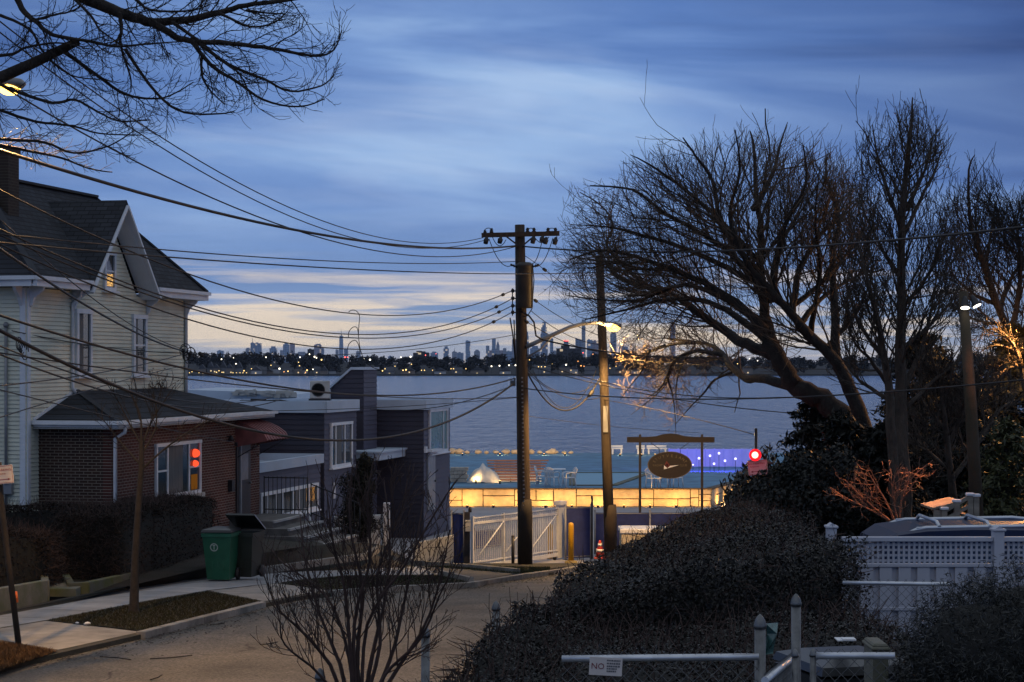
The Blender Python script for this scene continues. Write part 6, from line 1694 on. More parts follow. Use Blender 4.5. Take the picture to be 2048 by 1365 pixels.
for l, r0, k, kl in (([(302, 44), (352, 74), (387, 83), (457, 86), (527, 95), (580, 104), (633, 112), (668, 100), (684, 60)], .052, 26, .62), ([(30, -10), (50, 25), (70, 42), (105, 70), (169, 81), (232, 93), (300, 88), (360, 84)], .045, 28, .6),
    ([(130, 105), (176, 137), (239, 183), (292, 197), (337, 193), (387, 165)], .03, 20, .5), ([(239, 26), (243, 60), (241, 92), (260, 151), (262, 185)], .032, 16, .5), ([(-240, 160), (-60, 150), (32, 183), (105, 206), (151, 200), (197, 225), (239, 243), (300, 240)], .032, 26, .5),
    ([(-240, 230), (-60, 200), (0, 221), (70, 243), (148, 253), (197, 267), (281, 271)], .032, 24, .5), ([(-240, 260), (0, 278), (88, 285), (148, 306), (218, 292), (268, 262)], .028, 24, .45), ([(-240, 280), (-30, 288), (53, 302), (123, 316), (176, 337), (225, 345)], .03, 18, .4),
    ([(383, 83), (422, 130), (475, 165), (527, 200), (598, 214), (650, 198)], .032, 22, .5), ([(397, 86), (457, 130), (527, 158), (580, 183), (643, 172), (668, 150)], .028, 22, .5), ([(344, 46), (400, 84), (440, 120), (480, 150), (500, 190)], .026, 18, .5), ([(250, 100), (316, 190), (369, 225), (440, 228), (470, 222)], .024, 16, .45),
    ([(404, 112), (404, 151), (422, 183), (450, 210)], .022, 14, .4), ([(-240, 120), (0, 112), (53, 95), (116, 86), (170, 95)], .03, 20, .5), ([(492, 21), (530, 26), (570, 28)], .02, 8, .4), ([(440, 27), (499, 53), (548, 46), (576, 22)], .02, 12, .4), ([(120, -30), (180, 30), (200, 60), (240, 88)], .024, 16, .5), ([(200, -30), (260, -10), (300, 20), (380, 22), (420, 10)], .03, 18, .5), ([(60, 42), (110, 30), (150, 20), (190, -10)], .02, 14, .45), ([(0, 30), (60, 60), (90, 110), (140, 150), (200, 160)], .022, 20, .5)):
    T_.limb(l, D, D + .4 * T_.r.uniform(-1, 1), r0, .007, k, kl, .15, levels=2, decay=.5)
T_.build(ov_, M['bark'])
# ---- slim street tree on the verge
b0 = gp(268, 1228, OFF)
rt = thing('street_tree', 'slim bare street tree on the grass verge before the brick wall', 'tree', b0); T_ = Tree(61, [(170, 1000), (185, 760), (300, 740), (430, 760), (480, 850), (430, 980)], up=.35, ang=(.4, .8), wob=.10, minr=.0035)
d = b0.y
T_.big.append(([b0 - UZ * .1, b0 + UZ * .12, W(270, 1130, d), W(276, 1030, d), W(283, 930, d), W(283, 880, d)], [.13, .085, .068, .058, .05, .04]))
for l in ([(283, 900), (300, 850), (330, 800), (350, 770)], [(283, 890), (260, 850), (235, 800), (215, 770)], [(283, 880), (280, 830), (262, 790), (258, 770)], [(283, 940), (340, 890), (400, 850), (440, 840)], [(281, 930), (245, 890), (215, 850), (195, 830)], [(282, 910), (310, 860), (312, 810), (300, 780)]): T_.limb(l, d, d + .3, .022, .005, 12, .5, .2, levels=2)
T_.build(rt, mat('street_tree_bark', (.020, .016, .014), .9, var=.4, scale=12, bump=.8, bscale=25))
# ---- wide bare shrub close to the camera
rt = thing('bare_shrub', 'wide multi-stemmed bare shrub rising before the street, closest of all plants', 'shrub', W(700, 1440, 13))
T_ = Tree(71, [(510, 1365), (515, 1130), (560, 1060), (640, 960), (700, 890), (800, 900), (940, 980), (935, 1120), (890, 1365)], up=.32, ang=(.3, .75), wob=.11, minr=.0018, gap=.075)
for l, r in (([(700, 1440), (660, 1330), (600, 1260), (555, 1215), (528, 1150)], .014), ([(705, 1440), (680, 1330), (640, 1230), (610, 1120), (600, 1030)], .015), ([(712, 1440), (700, 1300), (690, 1180), (665, 1080), (655, 990)], .015), ([(718, 1440), (715, 1300), (725, 1180), (700, 1050), (705, 930)], .016), ([(725, 1440), (745, 1310), (770, 1200), (780, 1090), (768, 960)], .016), ([(730, 1440), (780, 1320), (805, 1220), (830, 1100), (850, 980)], .015), ([(735, 1440), (800, 1330), (850, 1250), (880, 1160), (900, 1060)], .014), ([(733, 1440), (770, 1350), (840, 1280), (880, 1190), (925, 1100)], .012), ([(708, 1440), (640, 1350), (570, 1290), (560, 1240)], .011), ([(716, 1440), (690, 1280), (650, 1190), (570, 1130), (545, 1100)], .012), ([(722, 1440), (735, 1250), (810, 1130), (880, 1010), (915, 960)], .012), ([(715, 1440), (708, 1250), (740, 1120), (735, 1000), (750, 910)], .013), ([(720, 1440), (760, 1290), (755, 1150), (800, 1030), (820, 930)], .013)):
    T_.limb(l, 13, 13 + T_.r.uniform(-.5, .5), r * 1.2, .0032, 15, .46, .22, levels=3, decay=.42)
T_.build(rt, M['twig'], trunk='stems', crown='twigs')


# ---- leafy things: clouds of small leaf faces round a darker branchy core
def leaves_on(pos, nrm, size, aspect=.5, tilt=.8, droop=0.0):
    """leaf quads at pos with normals scattered about nrm"""
    n = len(pos)
    N = nrm + rng.normal(size=(n, 3)) * tilt; N /= np.linalg.norm(N, axis=1)[:, None]
    a = rng.normal(size=(n, 3)); a[:, 2] -= droop; a -= N * (a * N).sum(1)[:, None]; a /= np.linalg.norm(a, axis=1)[:, None]
    b = np.cross(N, a); s = (size * rng.uniform(.6, 1.3, n))[:, None]
    V = np.stack([pos - a * s, pos + b * s * aspect - a * s * .1, pos + a * s, pos - b * s * aspect - a * s * .1], 1).reshape(-1, 3)
    return V, np.arange(n * 4).reshape(n, 4)


def hedge(name, label, corners, hb, n, size, mleaf, mcore, lump=.10, twigs=0, cat='hedge', group=None):
    """corners: near-l, near-r, far-r, far-l as (x, y, depth below eye of the top); hb(y) = ground depth below eye"""
    c4 = np.array(corners, float)
    def top(u, v):   # u across, v towards far
        p = (c4[0] * ((1 - u) * (1 - v))[:, None] + c4[1] * (u * (1 - v))[:, None] + c4[2] * (u * v)[:, None] + c4[3] * ((1 - u) * v)[:, None])
        return p
    def lumpf(p): return lump * (np.sin(p[:, 0] * 2.9 + p[:, 1] * 1.3) * .6 + np.sin(p[:, 0] * 1.1 - p[:, 1] * 2.3 + 1) * .6 + np.sin(p[:, 0] * 6.1 + p[:, 1] * 5.2) * .35)
    def surf(k, inset):
        side = rng.random(k)
        u, v, w = rng.random(k), rng.random(k), np.zeros(k)
        nr = np.zeros((k, 3)); nr[:, 2] = 1
        f = side > .5
        g = f & (side < .68); u[g] = 0; w[g] = rng.random(g.sum()); nr[g] = (-1, 0, .2)
        g = f & (side >= .68) & (side < .86); v[g] = 0; w[g] = rng.random(g.sum()); nr[g] = (0, -1, .2)
        g = f & (side >= .86); u[g] = 1; w[g] = rng.random(g.sum()); nr[g] = (1, 0, .2)
        p = top(u, v); e = np.minimum(np.minimum(u, 1 - u), np.minimum(v, 1 - v)); rnd = .16 * np.clip(1 - e / .12, 0, 1) ** 2
        zt = C - p[:, 2] + lumpf(p) - np.where(w > 0, .05, rnd)
        zb = C - np.array([hb(y) for y in p[:, 1]])
        out = np.stack([p[:, 0], p[:, 1], zt + (zb - zt) * w], 1)
        bul = np.where(w > 0, np.sin(w * 3.1) * .10 + lumpf(out[:, [2, 1, 0]]) * .8, 0)
        out += nr * bul[:, None] - nr * (rng.random(k) ** 1.5 * inset)[:, None]
        return out, nr
    xy = c4[:, :2].mean(0)
    root = thing(name, label, cat, (xy[0], xy[1], C - hb(xy[1])), group)
    P_, N_2 = surf(n, .16); V, Fc = leaves_on(P_, N_2, size); np_mesh('foliage', V, Fc, mleaf, root)
    # core
    m_ = 14; U, Vv = np.meshgrid(np.linspace(.04, .96, m_), np.linspace(.04, .96, m_)); p = top(U.ravel(), Vv.ravel())
    zt = C - p[:, 2] + lumpf(p) - .15; zb = C - np.array([hb(y) for y in p[:, 1]]) - .1
    mb = MB(); vt = [(a, b, z) for (a, b, _), z in zip(p, zt)]; fs = [(j * m_ + i, j * m_ + i + 1, (j + 1) * m_ + i + 1, (j + 1) * m_ + i) for j in range(m_ - 1) for i in range(m_ - 1)]
    ring = [i for i in range(m_)] + [j * m_ + m_ - 1 for j in range(1, m_)] + [(m_ - 1) * m_ + i for i in range(m_ - 2, -1, -1)] + [j * m_ for j in range(m_ - 2, 0, -1)]
    nb = len(vt); vt += [(p[i][0], p[i][1], zb[i]) for i in ring]
    fs += [(ring[i], ring[(i + 1) % len(ring)], nb + (i + 1) % len(ring), nb + i) for i in range(len(ring))]
    mb.add(vt, fs, 0, True); mb.build('branch_core', mcore, root)
    if twigs:
        P_, N_2 = surf(twigs, .05); pl_ = []
        for q, nn_ in zip(P_, N_2):
            d = nn_ + rng.normal(size=3) * .6; d /= np.linalg.norm(d); L = rng.uniform(.06, .26)
            pl_.append(([q - d * .08, q + d * L * .5, q + d * L + rng.normal(size=3) * .02], [.004, .003, .002]))
        V, Fc = tubes_np(pl_, 3); np_mesh('twigs', V, Fc, M['twig'], root)
    return root


def leafmat(name, c1, c2, rough=.45, spec=.5):
    return mat(name, c1, rough, col2=c2, scale=7, spec=spec, detail=2)


lf_dark = leafmat('privet_leaf', (.024, .021, .017), (.007, .007, .006), .45, .35)
lf_brown = leafmat('bare_hedge_leaf', (.028, .021, .017), (.010, .008, .007), .8, .2)
core = mat('hedge_core', (.010, .010, .009), .95)
yh = lambda y: 3.1 + (min(max(y, 8), 40) - 8) / 32 * .65
hedge('hedge', 'large dark leafy hedge filling the corner between street and lattice fence', [(0, 16.3, 1.98), (2.95, 17, 1.50), (4.05, 33, 2.30), (2.6, 31, 2.38)], yh, 170000, .019, lf_dark, core, .11, 2600)
hedge('hedge', 'lower ragged hedge below the big one, along the domed fence posts', [(-.80, 12.8, 2.30), (3.0, 12.2, 2.02), (2.95, 16.4, 1.95), (-.22, 15.9, 2.02)], yh, 60000, .016, lf_dark, core, .10, 2200)
fh = lambda y: 4.62
hb1 = [Vector(gp(118, 1178, OFF)), Vector(gp(425, 1148, OFF))]
hedge('hedge', 'long brown clipped hedge between the mossy planter and the green bin', [(hb1[0].x - .1, hb1[0].y, 2.94), (hb1[0].x + 1.3, hb1[0].y - .3, 2.96), (hb1[1].x + .1, hb1[1].y + .2, 3.10), (hb1[1].x - 1.3, hb1[1].y + .6, 3.10)], fh, 24000, .030, lf_brown, core, .05, 2500)
hedge('hedge', 'brown clipped hedge further back against the brick wall', [(-13.5, 41.2, 2.86), (-13.2, 40.2, 2.86), (-7.4, 42.6, 3.02), (-7.7, 43.6, 3.02)], fh, 16000, .032, lf_brown, core, .05, 1500)
a = gp(92, 1196, OFF)
hedge('hedge', 'short brown hedge on the plain planter by the leaning sign', [(a.x - 3.5, a.y - 1.5, 3.10), (a.x + .0, a.y - .35, 3.10), (a.x + .12, a.y + .7, 3.14), (a.x - 3.3, a.y + 1.0, 3.12)], fh, 15000, .028, lf_brown, core, .05, 1500)


def bush(name, label, base, blobs, n, size, mleaf, aspect=.5, droop=0.0, cat='shrub', trunk=True, tilt=.8, inner=True):
    """crown of leaf clumps in ellipsoids [(x, y, z, rx, ry, rz)] over a short branching trunk"""
    root = thing(name, label, cat, base)
    b = np.array(blobs, float); vol = b[:, 3] * b[:, 5]; idx = rng.choice(len(b), n, p=vol / vol.sum())
    d = rng.normal(size=(n, 3)); d /= np.linalg.norm(d, axis=1)[:, None]; r = rng.random(n) ** .28
    wob = 1 + .16 * np.sin(d[:, 0] * 5 + idx) + .14 * np.sin(d[:, 2] * 7 + idx * 2) + rng.normal(size=n) * .05
    pos = b[idx, :3] + d * b[idx, 3:] * (r * wob)[:, None]
    V, Fc = leaves_on(pos, d, size, aspect, tilt, droop); np_mesh('foliage', V, Fc, mleaf, root)
    if trunk:
        pl_ = [([base - UZ * .1, base + (Vector(q[:3]) - base) * .5 + Vector((random.uniform(-.1, .1), 0, .1)), Vector(q[:3])], [.09, .06, .02]) for q in blobs]
        V, Fc = tubes_np([([list(p) for p in P_], R_) for P_, R_ in pl_], 6); np_mesh('trunk', V, Fc, M['bark'], root)
    return root


def conifer(label, base, top_z, rad, n, mleaf, size, seed, lean=0):
    """tiers of drooping sprays round a straight trunk"""
    r_ = np.random.default_rng(seed); root = thing('evergreen_tree', label, 'tree', base)
    H = top_z - base.z
    mb = MB(); mb.tube([base - UZ * .2, base + UZ * H * .6, base + UZ * H * .97], [rad * .075, rad * .045, .015], 8); mb.build('trunk', M['bark'], root)
    nb = int(120); pos = []; nrm = []; lim = []
    for k in range(nb):
        f = .06 + .92 * (k + r_.random()) / nb; a = r_.uniform(0, 6.283); L = rad * (1 - f) ** .75 * r_.uniform(.65, 1.15) + .12
        o = np.array(base) + np.array([0, 0, H * f]); dv = np.array([math.cos(a), math.sin(a), .15]); m = max(6, int(n / nb * (.3 + 1.4 * (1 - f))))
        s_ = r_.random(m) ** .7; p = o + dv * (L * s_)[:, None]; p[:, 2] -= (s_ ** 2) * L * .35; w = (.10 + .28 * L * (1 - s_ * .7))
        p += r_.normal(size=(m, 3)) * np.stack([w, w, w * .35], 1) * .55
        pos.append(p); q = np.tile([dv[0] * .4, dv[1] * .4, 1.], (m, 1)); nrm.append(q)
        lim.append(([o, o + dv * L * .5 - [0, 0, L * .06], o + dv * L - [0, 0, L * .3]], [.025, .015, .005]))
    V, Fc = leaves_on(np.concatenate(pos), np.concatenate(nrm), size, .28, .7, .9); np_mesh('foliage', V, Fc, mleaf, root)
    V, Fc = tubes_np(lim, 4); np_mesh('branches', V, Fc, M['bark'], root)
    return root


ev = leafmat('evergreen_needles', (.010, .013, .010), (.003, .0045, .0035), .6, .3)
ev2 = leafmat('yew_needles', (.013, .015, .012), (.004, .005, .004), .5, .35)
def gzr(y): return C - yh(y) - .3
conifer('dark drooping evergreen standing behind the leaning trunk, at the water side', Vector((X0(1625, 46), 46, gzr(46) - .8)), W(0, 775, 46).z, 1.4, 16000, ev, .10, 1)
conifer('broad dark evergreen beneath the leaning trunk of the spreading tree', Vector((X0(1690, 41), 41, gzr(41) - .4)), W(0, 820, 41).z, 1.6, 18000, ev, .09, 2)
conifer('tall dark evergreen behind the upright stems', Vector((X0(1850, 47), 47, gzr(47) - .6)), W(0, 660, 47).z, 2.3, 24000, ev, .11, 3)
conifer('tall dark evergreen at the picture edge behind the orange twigs', Vector((X0(2025, 49), 49, gzr(49) - .6)), W(0, 640, 49).z, 2.4, 24000, ev, .11, 4)
conifer('evergreen beside the floodlight pole, its sprays coloured yellow as if lit', Vector((X0(2012, 37.5), 37.5, gzr(37) - .2)), W(0, 830, 37.5).z, 1.05, 8000, leafmat('painted_lit_needles', (.07, .075, .02), (.02, .026, .012), .6), .08, 5)  # yellow floodlight is put into the needle colour
conifer('dark evergreen filling the gap between the floodlight pole and the upright stems', Vector((X0(1930, 43), 43, gzr(43) - .4)), W(0, 740, 43).z, 1.8, 20000, ev, .1, 6)
conifer('squat dark evergreen behind the orange-red shrub', Vector((X0(1765, 40), 40, gzr(40) - .4)), W(0, 840, 40).z, 1.5, 16000, ev, .09, 7)
p = W(1585, 1010, 38); bush('evergreen_shrub', 'rounded dense dark shrub beside the tilted parking sign', Vector((p.x, 38, gzr(38))), [(p.x, 38, p.z, .95, .9, .95), (p.x + .8, 38.2, p.z + .1, .8, .8, .9), (p.x - .55, 38, p.z - .3, .6, .7, .6), (p.x + .25, 38, p.z + .55, .6, .6, .45)], 22000, .045, ev2)
p = W(1490, 975, 44.6); bush('rhododendron', 'drooping broad-leaved shrub tinted red by the warning beacon', Vector((p.x, 44.6, gzr(44) - .8)), [(p.x, 44.6, p.z - .1, .42, .5, .55), (p.x + .45, 44.8, p.z + .2, .5, .5, .6), (p.x - .25, 44.4, p.z - .4, .3, .4, .35), (p.x + .7, 44.5, p.z - .3, .5, .5, .5), (p.x + .2, 44.7, p.z - .9, .8, .6, .6)], 2600, .12, leafmat('broad_leaf', (.035, .045, .03), (.015, .02, .014), .35), .26, 1.2)
p = W(720, 985, 57.5); bush('arborvitae', 'narrow dark evergreen shrub in front of the grey house, behind the bare shrub', Vector((p.x, 57.5, C - 5.6)), [(p.x, 57.5, p.z, .5, .5, .9), (p.x - .1, 57.5, p.z - .9, .62, .6, .8), (p.x + .15, 57.4, p.z + .7, .28, .3, .5)], 9000, .06, leafmat('arborvitae_leaf', (.035, .034, .024), (.015, .015, .012), .8, .2), .3)
# yew at the near corner: upright sprigs
rt = thing('yew_bush', 'dense dark yew bush at the picture corner in front of the lattice fence', 'shrub', (3.0, 11, C - 2.9))
pos = []; nrm = []
blob = [(2.58, 11.0, -1.68, .42, .5, .46), (3.0, 11.2, -1.62, .55, .6, .5), (2.32, 10.9, -2.02, .28, .4, .42), (3.3, 10.8, -2.0, .6, .6, .7), (2.6, 10.7, -2.2, .55, .5, .6)]
for k in range(10500):
    q = blob[rng.integers(0, len(blob))]; d = rng.normal(size=3); d /= np.linalg.norm(d)
    if d[2] < -.3: continue
    o = np.array([q[0], q[1], C + q[2]]) + d * np.array(q[3:]) * rng.uniform(.72, 1.04); ax = d * .6 + np.array([0, 0, .8]) + rng.normal(size=3) * .25; ax /= np.linalg.norm(ax); L = rng.uniform(.06, .13)
    for j in range(9):
        pos.append(o + ax * L * j / 9 + rng.normal(size=3) * .008); nrm.append(ax * .2 + rng.normal(size=3))
V, Fc = leaves_on(np.array(pos), np.array(nrm), .020, .12, .5); np_mesh('foliage', V, Fc, leafmat('yew_sprig', (.019, .021, .019), (.006, .007, .006), .4, .45), rt)
mb = MB()
for q in blob: mb.ball((q[0], q[1], C + q[2]), 1, 12, sc=tuple(.8 * v for v in q[3:]))
mb.build('branch_core', core, rt)
mb = MB()   # dry vine on the roof of the front room
rt = thing('dry_vine', 'dry rust-coloured vine clump at the far end of the brick roof ridge', 'plant', hf(7.9, .1, -.7)); T_ = Tree(83, None, up=.3, wob=.3, minr=.005)
for k in range(16): T_.grow(hf(7.6 + random.uniform(-.5, .5), .12, -.62), Vector((random.uniform(-1, 1), random.uniform(-.3, .3), random.uniform(.1, 1))), random.uniform(.3, .7), .012, 2, .6)
V, Fc = tubes_np(T_.small, 3); np_mesh('stems', V, Fc, M['twig'], rt); q = np.array([p[-1] for p, _ in T_.small]); V, Fc = leaves_on(np.repeat(q, 2, 0), np.tile([0., 0, 1], (len(q) * 2, 1)), .035); np_mesh('foliage', V, Fc, leafmat('rust_leaf', (.16, .05, .025), (.06, .025, .015), .8, .2), rt)
# grass blades on the verges and fallen twigs on the road
# ================================================================ NEAR CORNER: YARD, FENCES, CAR, BINS
mb = MB()
ys = [2, 8, 12, 16, 20, 26, 32, 37, 40]
lx = lambda y: np.interp(y, [2, 11, 16.8, 29, 36, 40], [-4.3, -1.75, -.2, 2.35, 3.9, 4.6])
vs = []
for y in ys: vs += [(lx(y), y, gz(y) - .3), (lx(y), y, C - yh(y)), (60, y, C - yh(y))]
k = len(ys)
mb.add(vs, [(3 * i, 3 * i + 1, 3 * i + 4, 3 * i + 3) for i in range(k - 1)] + [(3 * i + 1, 3 * i + 2, 3 * i + 5, 3 * i + 4) for i in range(k - 1)] + [(3 * k - 3, 3 * k - 2, 3 * k - 1)])
struct('garden', mb, M['soil'])
# wooded bank behind the yard, running down to the shore
mb = MB(); mb.add([(4.2, 40, C - 3.78), (60, 40, C - 3.78), (60, 62, C - 5.2), (9, 62, C - 5.6)], [(0, 1, 2, 3)]); struct('bank', mb, M['soil'])


def dome_post(px, pt, d, r, label, hb=None, grp='domed steel fence posts'):
    t0 = W(px, pt, d); zb = C - (hb or yh(d)) - .1
    root = thing('fence_post', label, 'fence post', (t0.x, d, zb), grp)
    mb = MB(); mb.tube([(t0.x, d, zb), (t0.x, d, t0.z - r * 2.3)], r, 14); mb.build('pipe', M['galv'], root)
    mb = MB(); mb.lathe((t0.x, d, t0.z - r * 2.5), [(r * 1.18, 0), (r * 1.2, r * .5), (r * 1.06, r * .9), (r * .9, r * 1.5), (r * .55, r * 2.1), (r * .15, r * 2.5)], 14); mb.build('cap', M['galv'], root)
    return root
dome_post(640, 1336, 13.0, .030, 'domed post at the very edge, under the wide bare shrub')
dome_post(851, 1252, 14.0, .031, 'domed post standing alone in front of the empty street')
dome_post(992, 1202, 16.2, .031, 'domed post at the ragged tip of the lower hedge')
dome_post(1520, 1229, 10.8, .030, 'thick domed post where the top rail with the NO sign ends')
dome_post(1592, 1188, 11.6, .028, 'tallest domed post, beside the teal scrap of sheet')
dome_post(1590, 1298, 10.6, .017, 'thin short domed post touching the tallest one')
dome_post(1626, 1297, 10.6, .017, 'thin short domed post hinging the low gate by the yew bush')


railm = mat('bright_rail', (.55, .57, .60), .35, metal=.6, var=.15, scale=10)
def chainlink(label, a, b, h, pitch=.055, rail_r=.019, wire_r=.0017, name='chain_link_fence', bottom=True):
    """top rail and woven diamond wires between two rail points"""
    a, b = Vector(a), Vector(b); L = (b - a).length; d = (b - a).normalized(); root = thing(name, label, 'fence', a - UZ * h)
    mb = MB(); mb.tube([a, b], rail_r, 12); mb.build('top_rail', railm, root)
    n_ = d.cross(UZ).normalized(); pl_ = []
    top = .035
    for s in (1, -1):
        k = -int(h / pitch / 1.1) - 1
        while k * pitch * 1.25 < L + h:
            x0 = k * pitch * 1.25; pts = []
            # one straight run clipped to the panel
            for z in np.linspace(0, 1, 2):
                pass
            xa, xb = x0, x0 + h * 1.02
            za, zb = (-h, top) if s > 0 else (top, -h)
            if xb > 0 and xa < L:
                f0 = max(0, -xa / (xb - xa)); f1 = min(1, (L - xa) / (xb - xa))
                q = lambda f: a + d * (xa + (xb - xa) * f) + UZ * (za + (zb - za) * f) + n_ * (s * .004)
                if f1 - f0 > .01: pl_.append(([list(q(f0)), list(q((f0 + f1) / 2)), list(q(f1))], [wire_r] * 3))
            k += 1
    V, Fc = tubes_np(pl_, 4); np_mesh('mesh_panel', V, Fc, M['galv'], root)
    return root
chainlink('near chain-link fence with a bright top rail, carrying the NO sign', W(1124, 1318, 10.9), W(1518, 1314, 10.75), 1.0)
chainlink('short chain-link panel running away from the thick domed post', W(1530, 1362, 9.6), W(1592, 1312, 11.4), 1.0, pitch=.05)
chainlink('chain-link gate with a bright rail leading into the yew bush', W(1632, 1312, 10.6), W(1790, 1312, 10.5), .8)
chainlink('further chain-link fence in front of the vinyl boards', W(1686, 1166, 15.6), W(1900, 1169, 15.3), 1.3, rail_r=.016)
# NO sign
k = 10.68 / F; c0 = W(1211.5, 1333.5, 10.68); sgn = thing('notice_sign', 'small white sign with a bold NO and fine print, wired to the near rail', 'sign', c0)
q3 = lambda x, y, o=0: c0 + Vector((x * .997 + y * .05, 0, y - x * .052)) * k + Vector((0, -o, 0))
mb = MB(); mb.prism([q3(-33, 18), q3(33, 18), q3(33, -18), q3(-33, -18)], (0, .004, 0)); pl_ = mb.build('plate', signw, sgn)
mb = MB(); text_into(mb, 'NO', lambda x, y: q3(-16 + x, -5.5 + y, .003), size=17); mb.build('lettering', mat('sign_maroon', (.16, .02, .03), .5), pl_, fix=False)
mb = MB(); rr = random.Random(4)
for r_, y in enumerate((11, 5, -.5, -5.5, -10.5)):
    x = 2.0
    while x < 28 - (r_ > 2) * 6:
        w_ = rr.uniform(1.2, 4.5); mb.add([q3(x, y, .003), q3(x + w_, y, .003), q3(x + w_, y + 3, .003), q3(x, y + 3, .003)], [(0, 1, 2, 3)]); x += w_ + rr.uniform(.7, 1.4)
mb.build('fine_print', mat('sign_grey', (.10, .10, .11), .5), pl_, fix=False)
# teal scrap of sheet behind the posts
mb = MB(); P_ = [W(1532, 1248, 12), W(1556, 1246, 12.1), W(1554, 1268, 12), W(1548, 1290, 12.05), W(1546, 1308, 12), W(1530, 1310, 12), W(1535, 1285, 11.95), W(1534, 1268, 12.05)]
mb.prism(P_, (0, .012, 0)); single('plastic_sheet', mb, mat('teal_plastic', (.05, .12, .12), .25, var=.5, scale=30), 'crumpled teal plastic sheet hanging between the two tall domed posts', 'plastic sheet')
# ---- vinyl lattice fence
vin = mat('grey_vinyl', (.43, .44, .50), .55, var=.07, scale=1.5)
d = 19.0; XL, XR = X0(1683, d), X0(2110, d); zf = lambda py: W(0, py, d).z
lf = thing('lattice_fence', 'pale vinyl fence with square lattice top in front of the blue car', 'fence', (XL, d, C - yh(d)))
def rail_(px0, px1, y0, y1, dep=.07, nm='rail'):
    mb = MB(); mb.box(((X0(px0, d) + X0(px1, d)) / 2, d, (zf(y0) + zf(y1)) / 2), (X0(px1, d) - X0(px0, d), dep, zf(y0) - zf(y1)), bev=.004); return mb.build(nm, vin, lf)
for p0, p1 in ((1683, 1984), (2006, 2110)):
    rail_(p0, p1, 1074, 1083, .09); rail_(p0, p1, 1127, 1134, .08); rail_(p0, p1, 1214, 1221, .08)
    mb = MB(); n = int((p1 - p0) / 10.2)
    for i in range(n + 1): x = X0(p0 + (p1 - p0) * i / n, d); mb.box((x, d - .006, (zf(1083) + zf(1127)) / 2), (.022, .008, zf(1083) - zf(1127)))
    for y in (1090, 1100.5, 1111, 1121.5): mb.box(((X0(p0, d) + X0(p1, d)) / 2, d + .003, zf(y)), (X0(p1, d) - X0(p0, d), .008, .022))
    mb.build('lattice', vin, lf)
    nbd = int((p1 - p0) / 34)
    for i in range(nbd):
        a_ = p0 + (p1 - p0) * i / nbd; b_ = a_ + (p1 - p0) / nbd
        mb = MB(); mb.box(((X0(a_, d) + X0(b_ - 13, d)) / 2, d - .018, (zf(1134) + zf(1330)) / 2), (X0(b_ - 13, d) - X0(a_, d), .02, zf(1134) - zf(1330)), bev=.003); mb.box(((X0(b_ - 14, d) + X0(b_ + 1, d)) / 2, d + .02, (zf(1134) + zf(1330)) / 2), (X0(b_ + 1, d) - X0(b_ - 14, d), .02, zf(1134) - zf(1330))); mb.build('board', vin, lf)
for px, pt, hw in ((1995, 1062, 10), (1662, 1056, 9)):
    mb = MB(); mb.box((X0(px, d), d - .01, (zf(pt) + C - yh(d)) / 2), (2 * hw / F * d, .13, zf(pt) - C + yh(d)), bev=.004); po = mb.build('post', vin, lf)
    mb = MB(); mb.box((X0(px, d), d - .01, zf(pt) + .012), (2.6 * hw / F * d, .16, .026), bev=.006); mb.prism([(X0(px, d) - hw / F * d, d - .08, zf(pt) + .02), (X0(px, d) + hw / F * d, d - .08, zf(pt) + .02), (X0(px, d), d - .08, zf(pt) + .05)], (0, .14, 0)); mb.build('cap', vin, po)
# ---- blue car behind it
cd = 22.6; car = thing('parked_car', 'dark blue estate car with silver roof rails behind the lattice fence', 'car', (X0(1990, cd), cd + .95, C - yh(cd)))
blue = mat('blue_car_paint', (.006, .014, .05), .45, var=.15, metal=0, spec=.22)
zc_ = lambda py: W(0, py, cd).z; xc = lambda px: X0(px, cd); zg = C - yh(cd)
side = [(1690, 1290), (1690, 1195), (1700, 1150), (1735, 1142), (1770, 1113), (1760, 1088), (1800, 1073), (1860, 1065), (1950, 1062), (2100, 1063), (2200, 1072), (2290, 1118), (2360, 1128), (2480, 1150), (2495, 1200), (2490, 1290)]
side[5] = (1772, 1092)
mb = MB(); A_ = []; 
Wd = 1.78
def ring(off, inset, drop=0):
    out = []
    for px, py in side:
        up_ = max(0, (1200 - py) / 160); out.append(Vector((xc(px), cd + off + inset * up_ * (1 if off < Wd / 2 else -1), zc_(py))))
    return out
r0, r1 = ring(0, .14), ring(Wd, .14)
r0b = [p + Vector((0, .05, -.02 if i not in (0, len(side) - 1) else 0)) for i, p in enumerate(ring(0, .14))]
n = len(side); e0 = [p + Vector((0, .10, .02)) for p in r0]; e1 = [p + Vector((0, -.10, .02)) for p in r1]
vs = r0 + e0 + e1 + r1
fs = [tuple(range(n)), tuple(range(4 * n - 1, 3 * n - 1, -1))]
for q in range(3): fs += [(q * n + i, q * n + (i + 1) % n, (q + 1) * n + (i + 1) % n, (q + 1) * n + i) for i in range(n)]
mb.add(vs, fs, 0, False); mb.build('body', blue, car)
tint = glass('tinted_glass', (.006, .008, .012), .08)
for pts in ([(1782, 1132), (1800, 1102), (1870, 1096), (1872, 1132)], [(1884, 1132), (1884, 1095), (2010, 1093), (2012, 1132)], [(2024, 1132), (2024, 1093), (2150, 1095), (2185, 1132)]):
    mb = MB(); mb.prism([Vector((xc(x), cd + .14 * max(0, (1200 - y) / 160) - .012, zc_(y))) for x, y in pts], (0, .01, 0)); mb.build('window', tint, car)
mb = MB(); mb.prism([(xc(1737), cd + .35, zc_(1137)), (xc(1737), cd + 1.43, zc_(1137)), (xc(1770), cd + 1.38, zc_(1098)), (xc(1770), cd + .40, zc_(1098))], (-.02, 0, .01)); mb.build('rear_window', tint, car)
silver = mat('silver_trim', (.50, .53, .58), .3, metal=.7, var=.1)
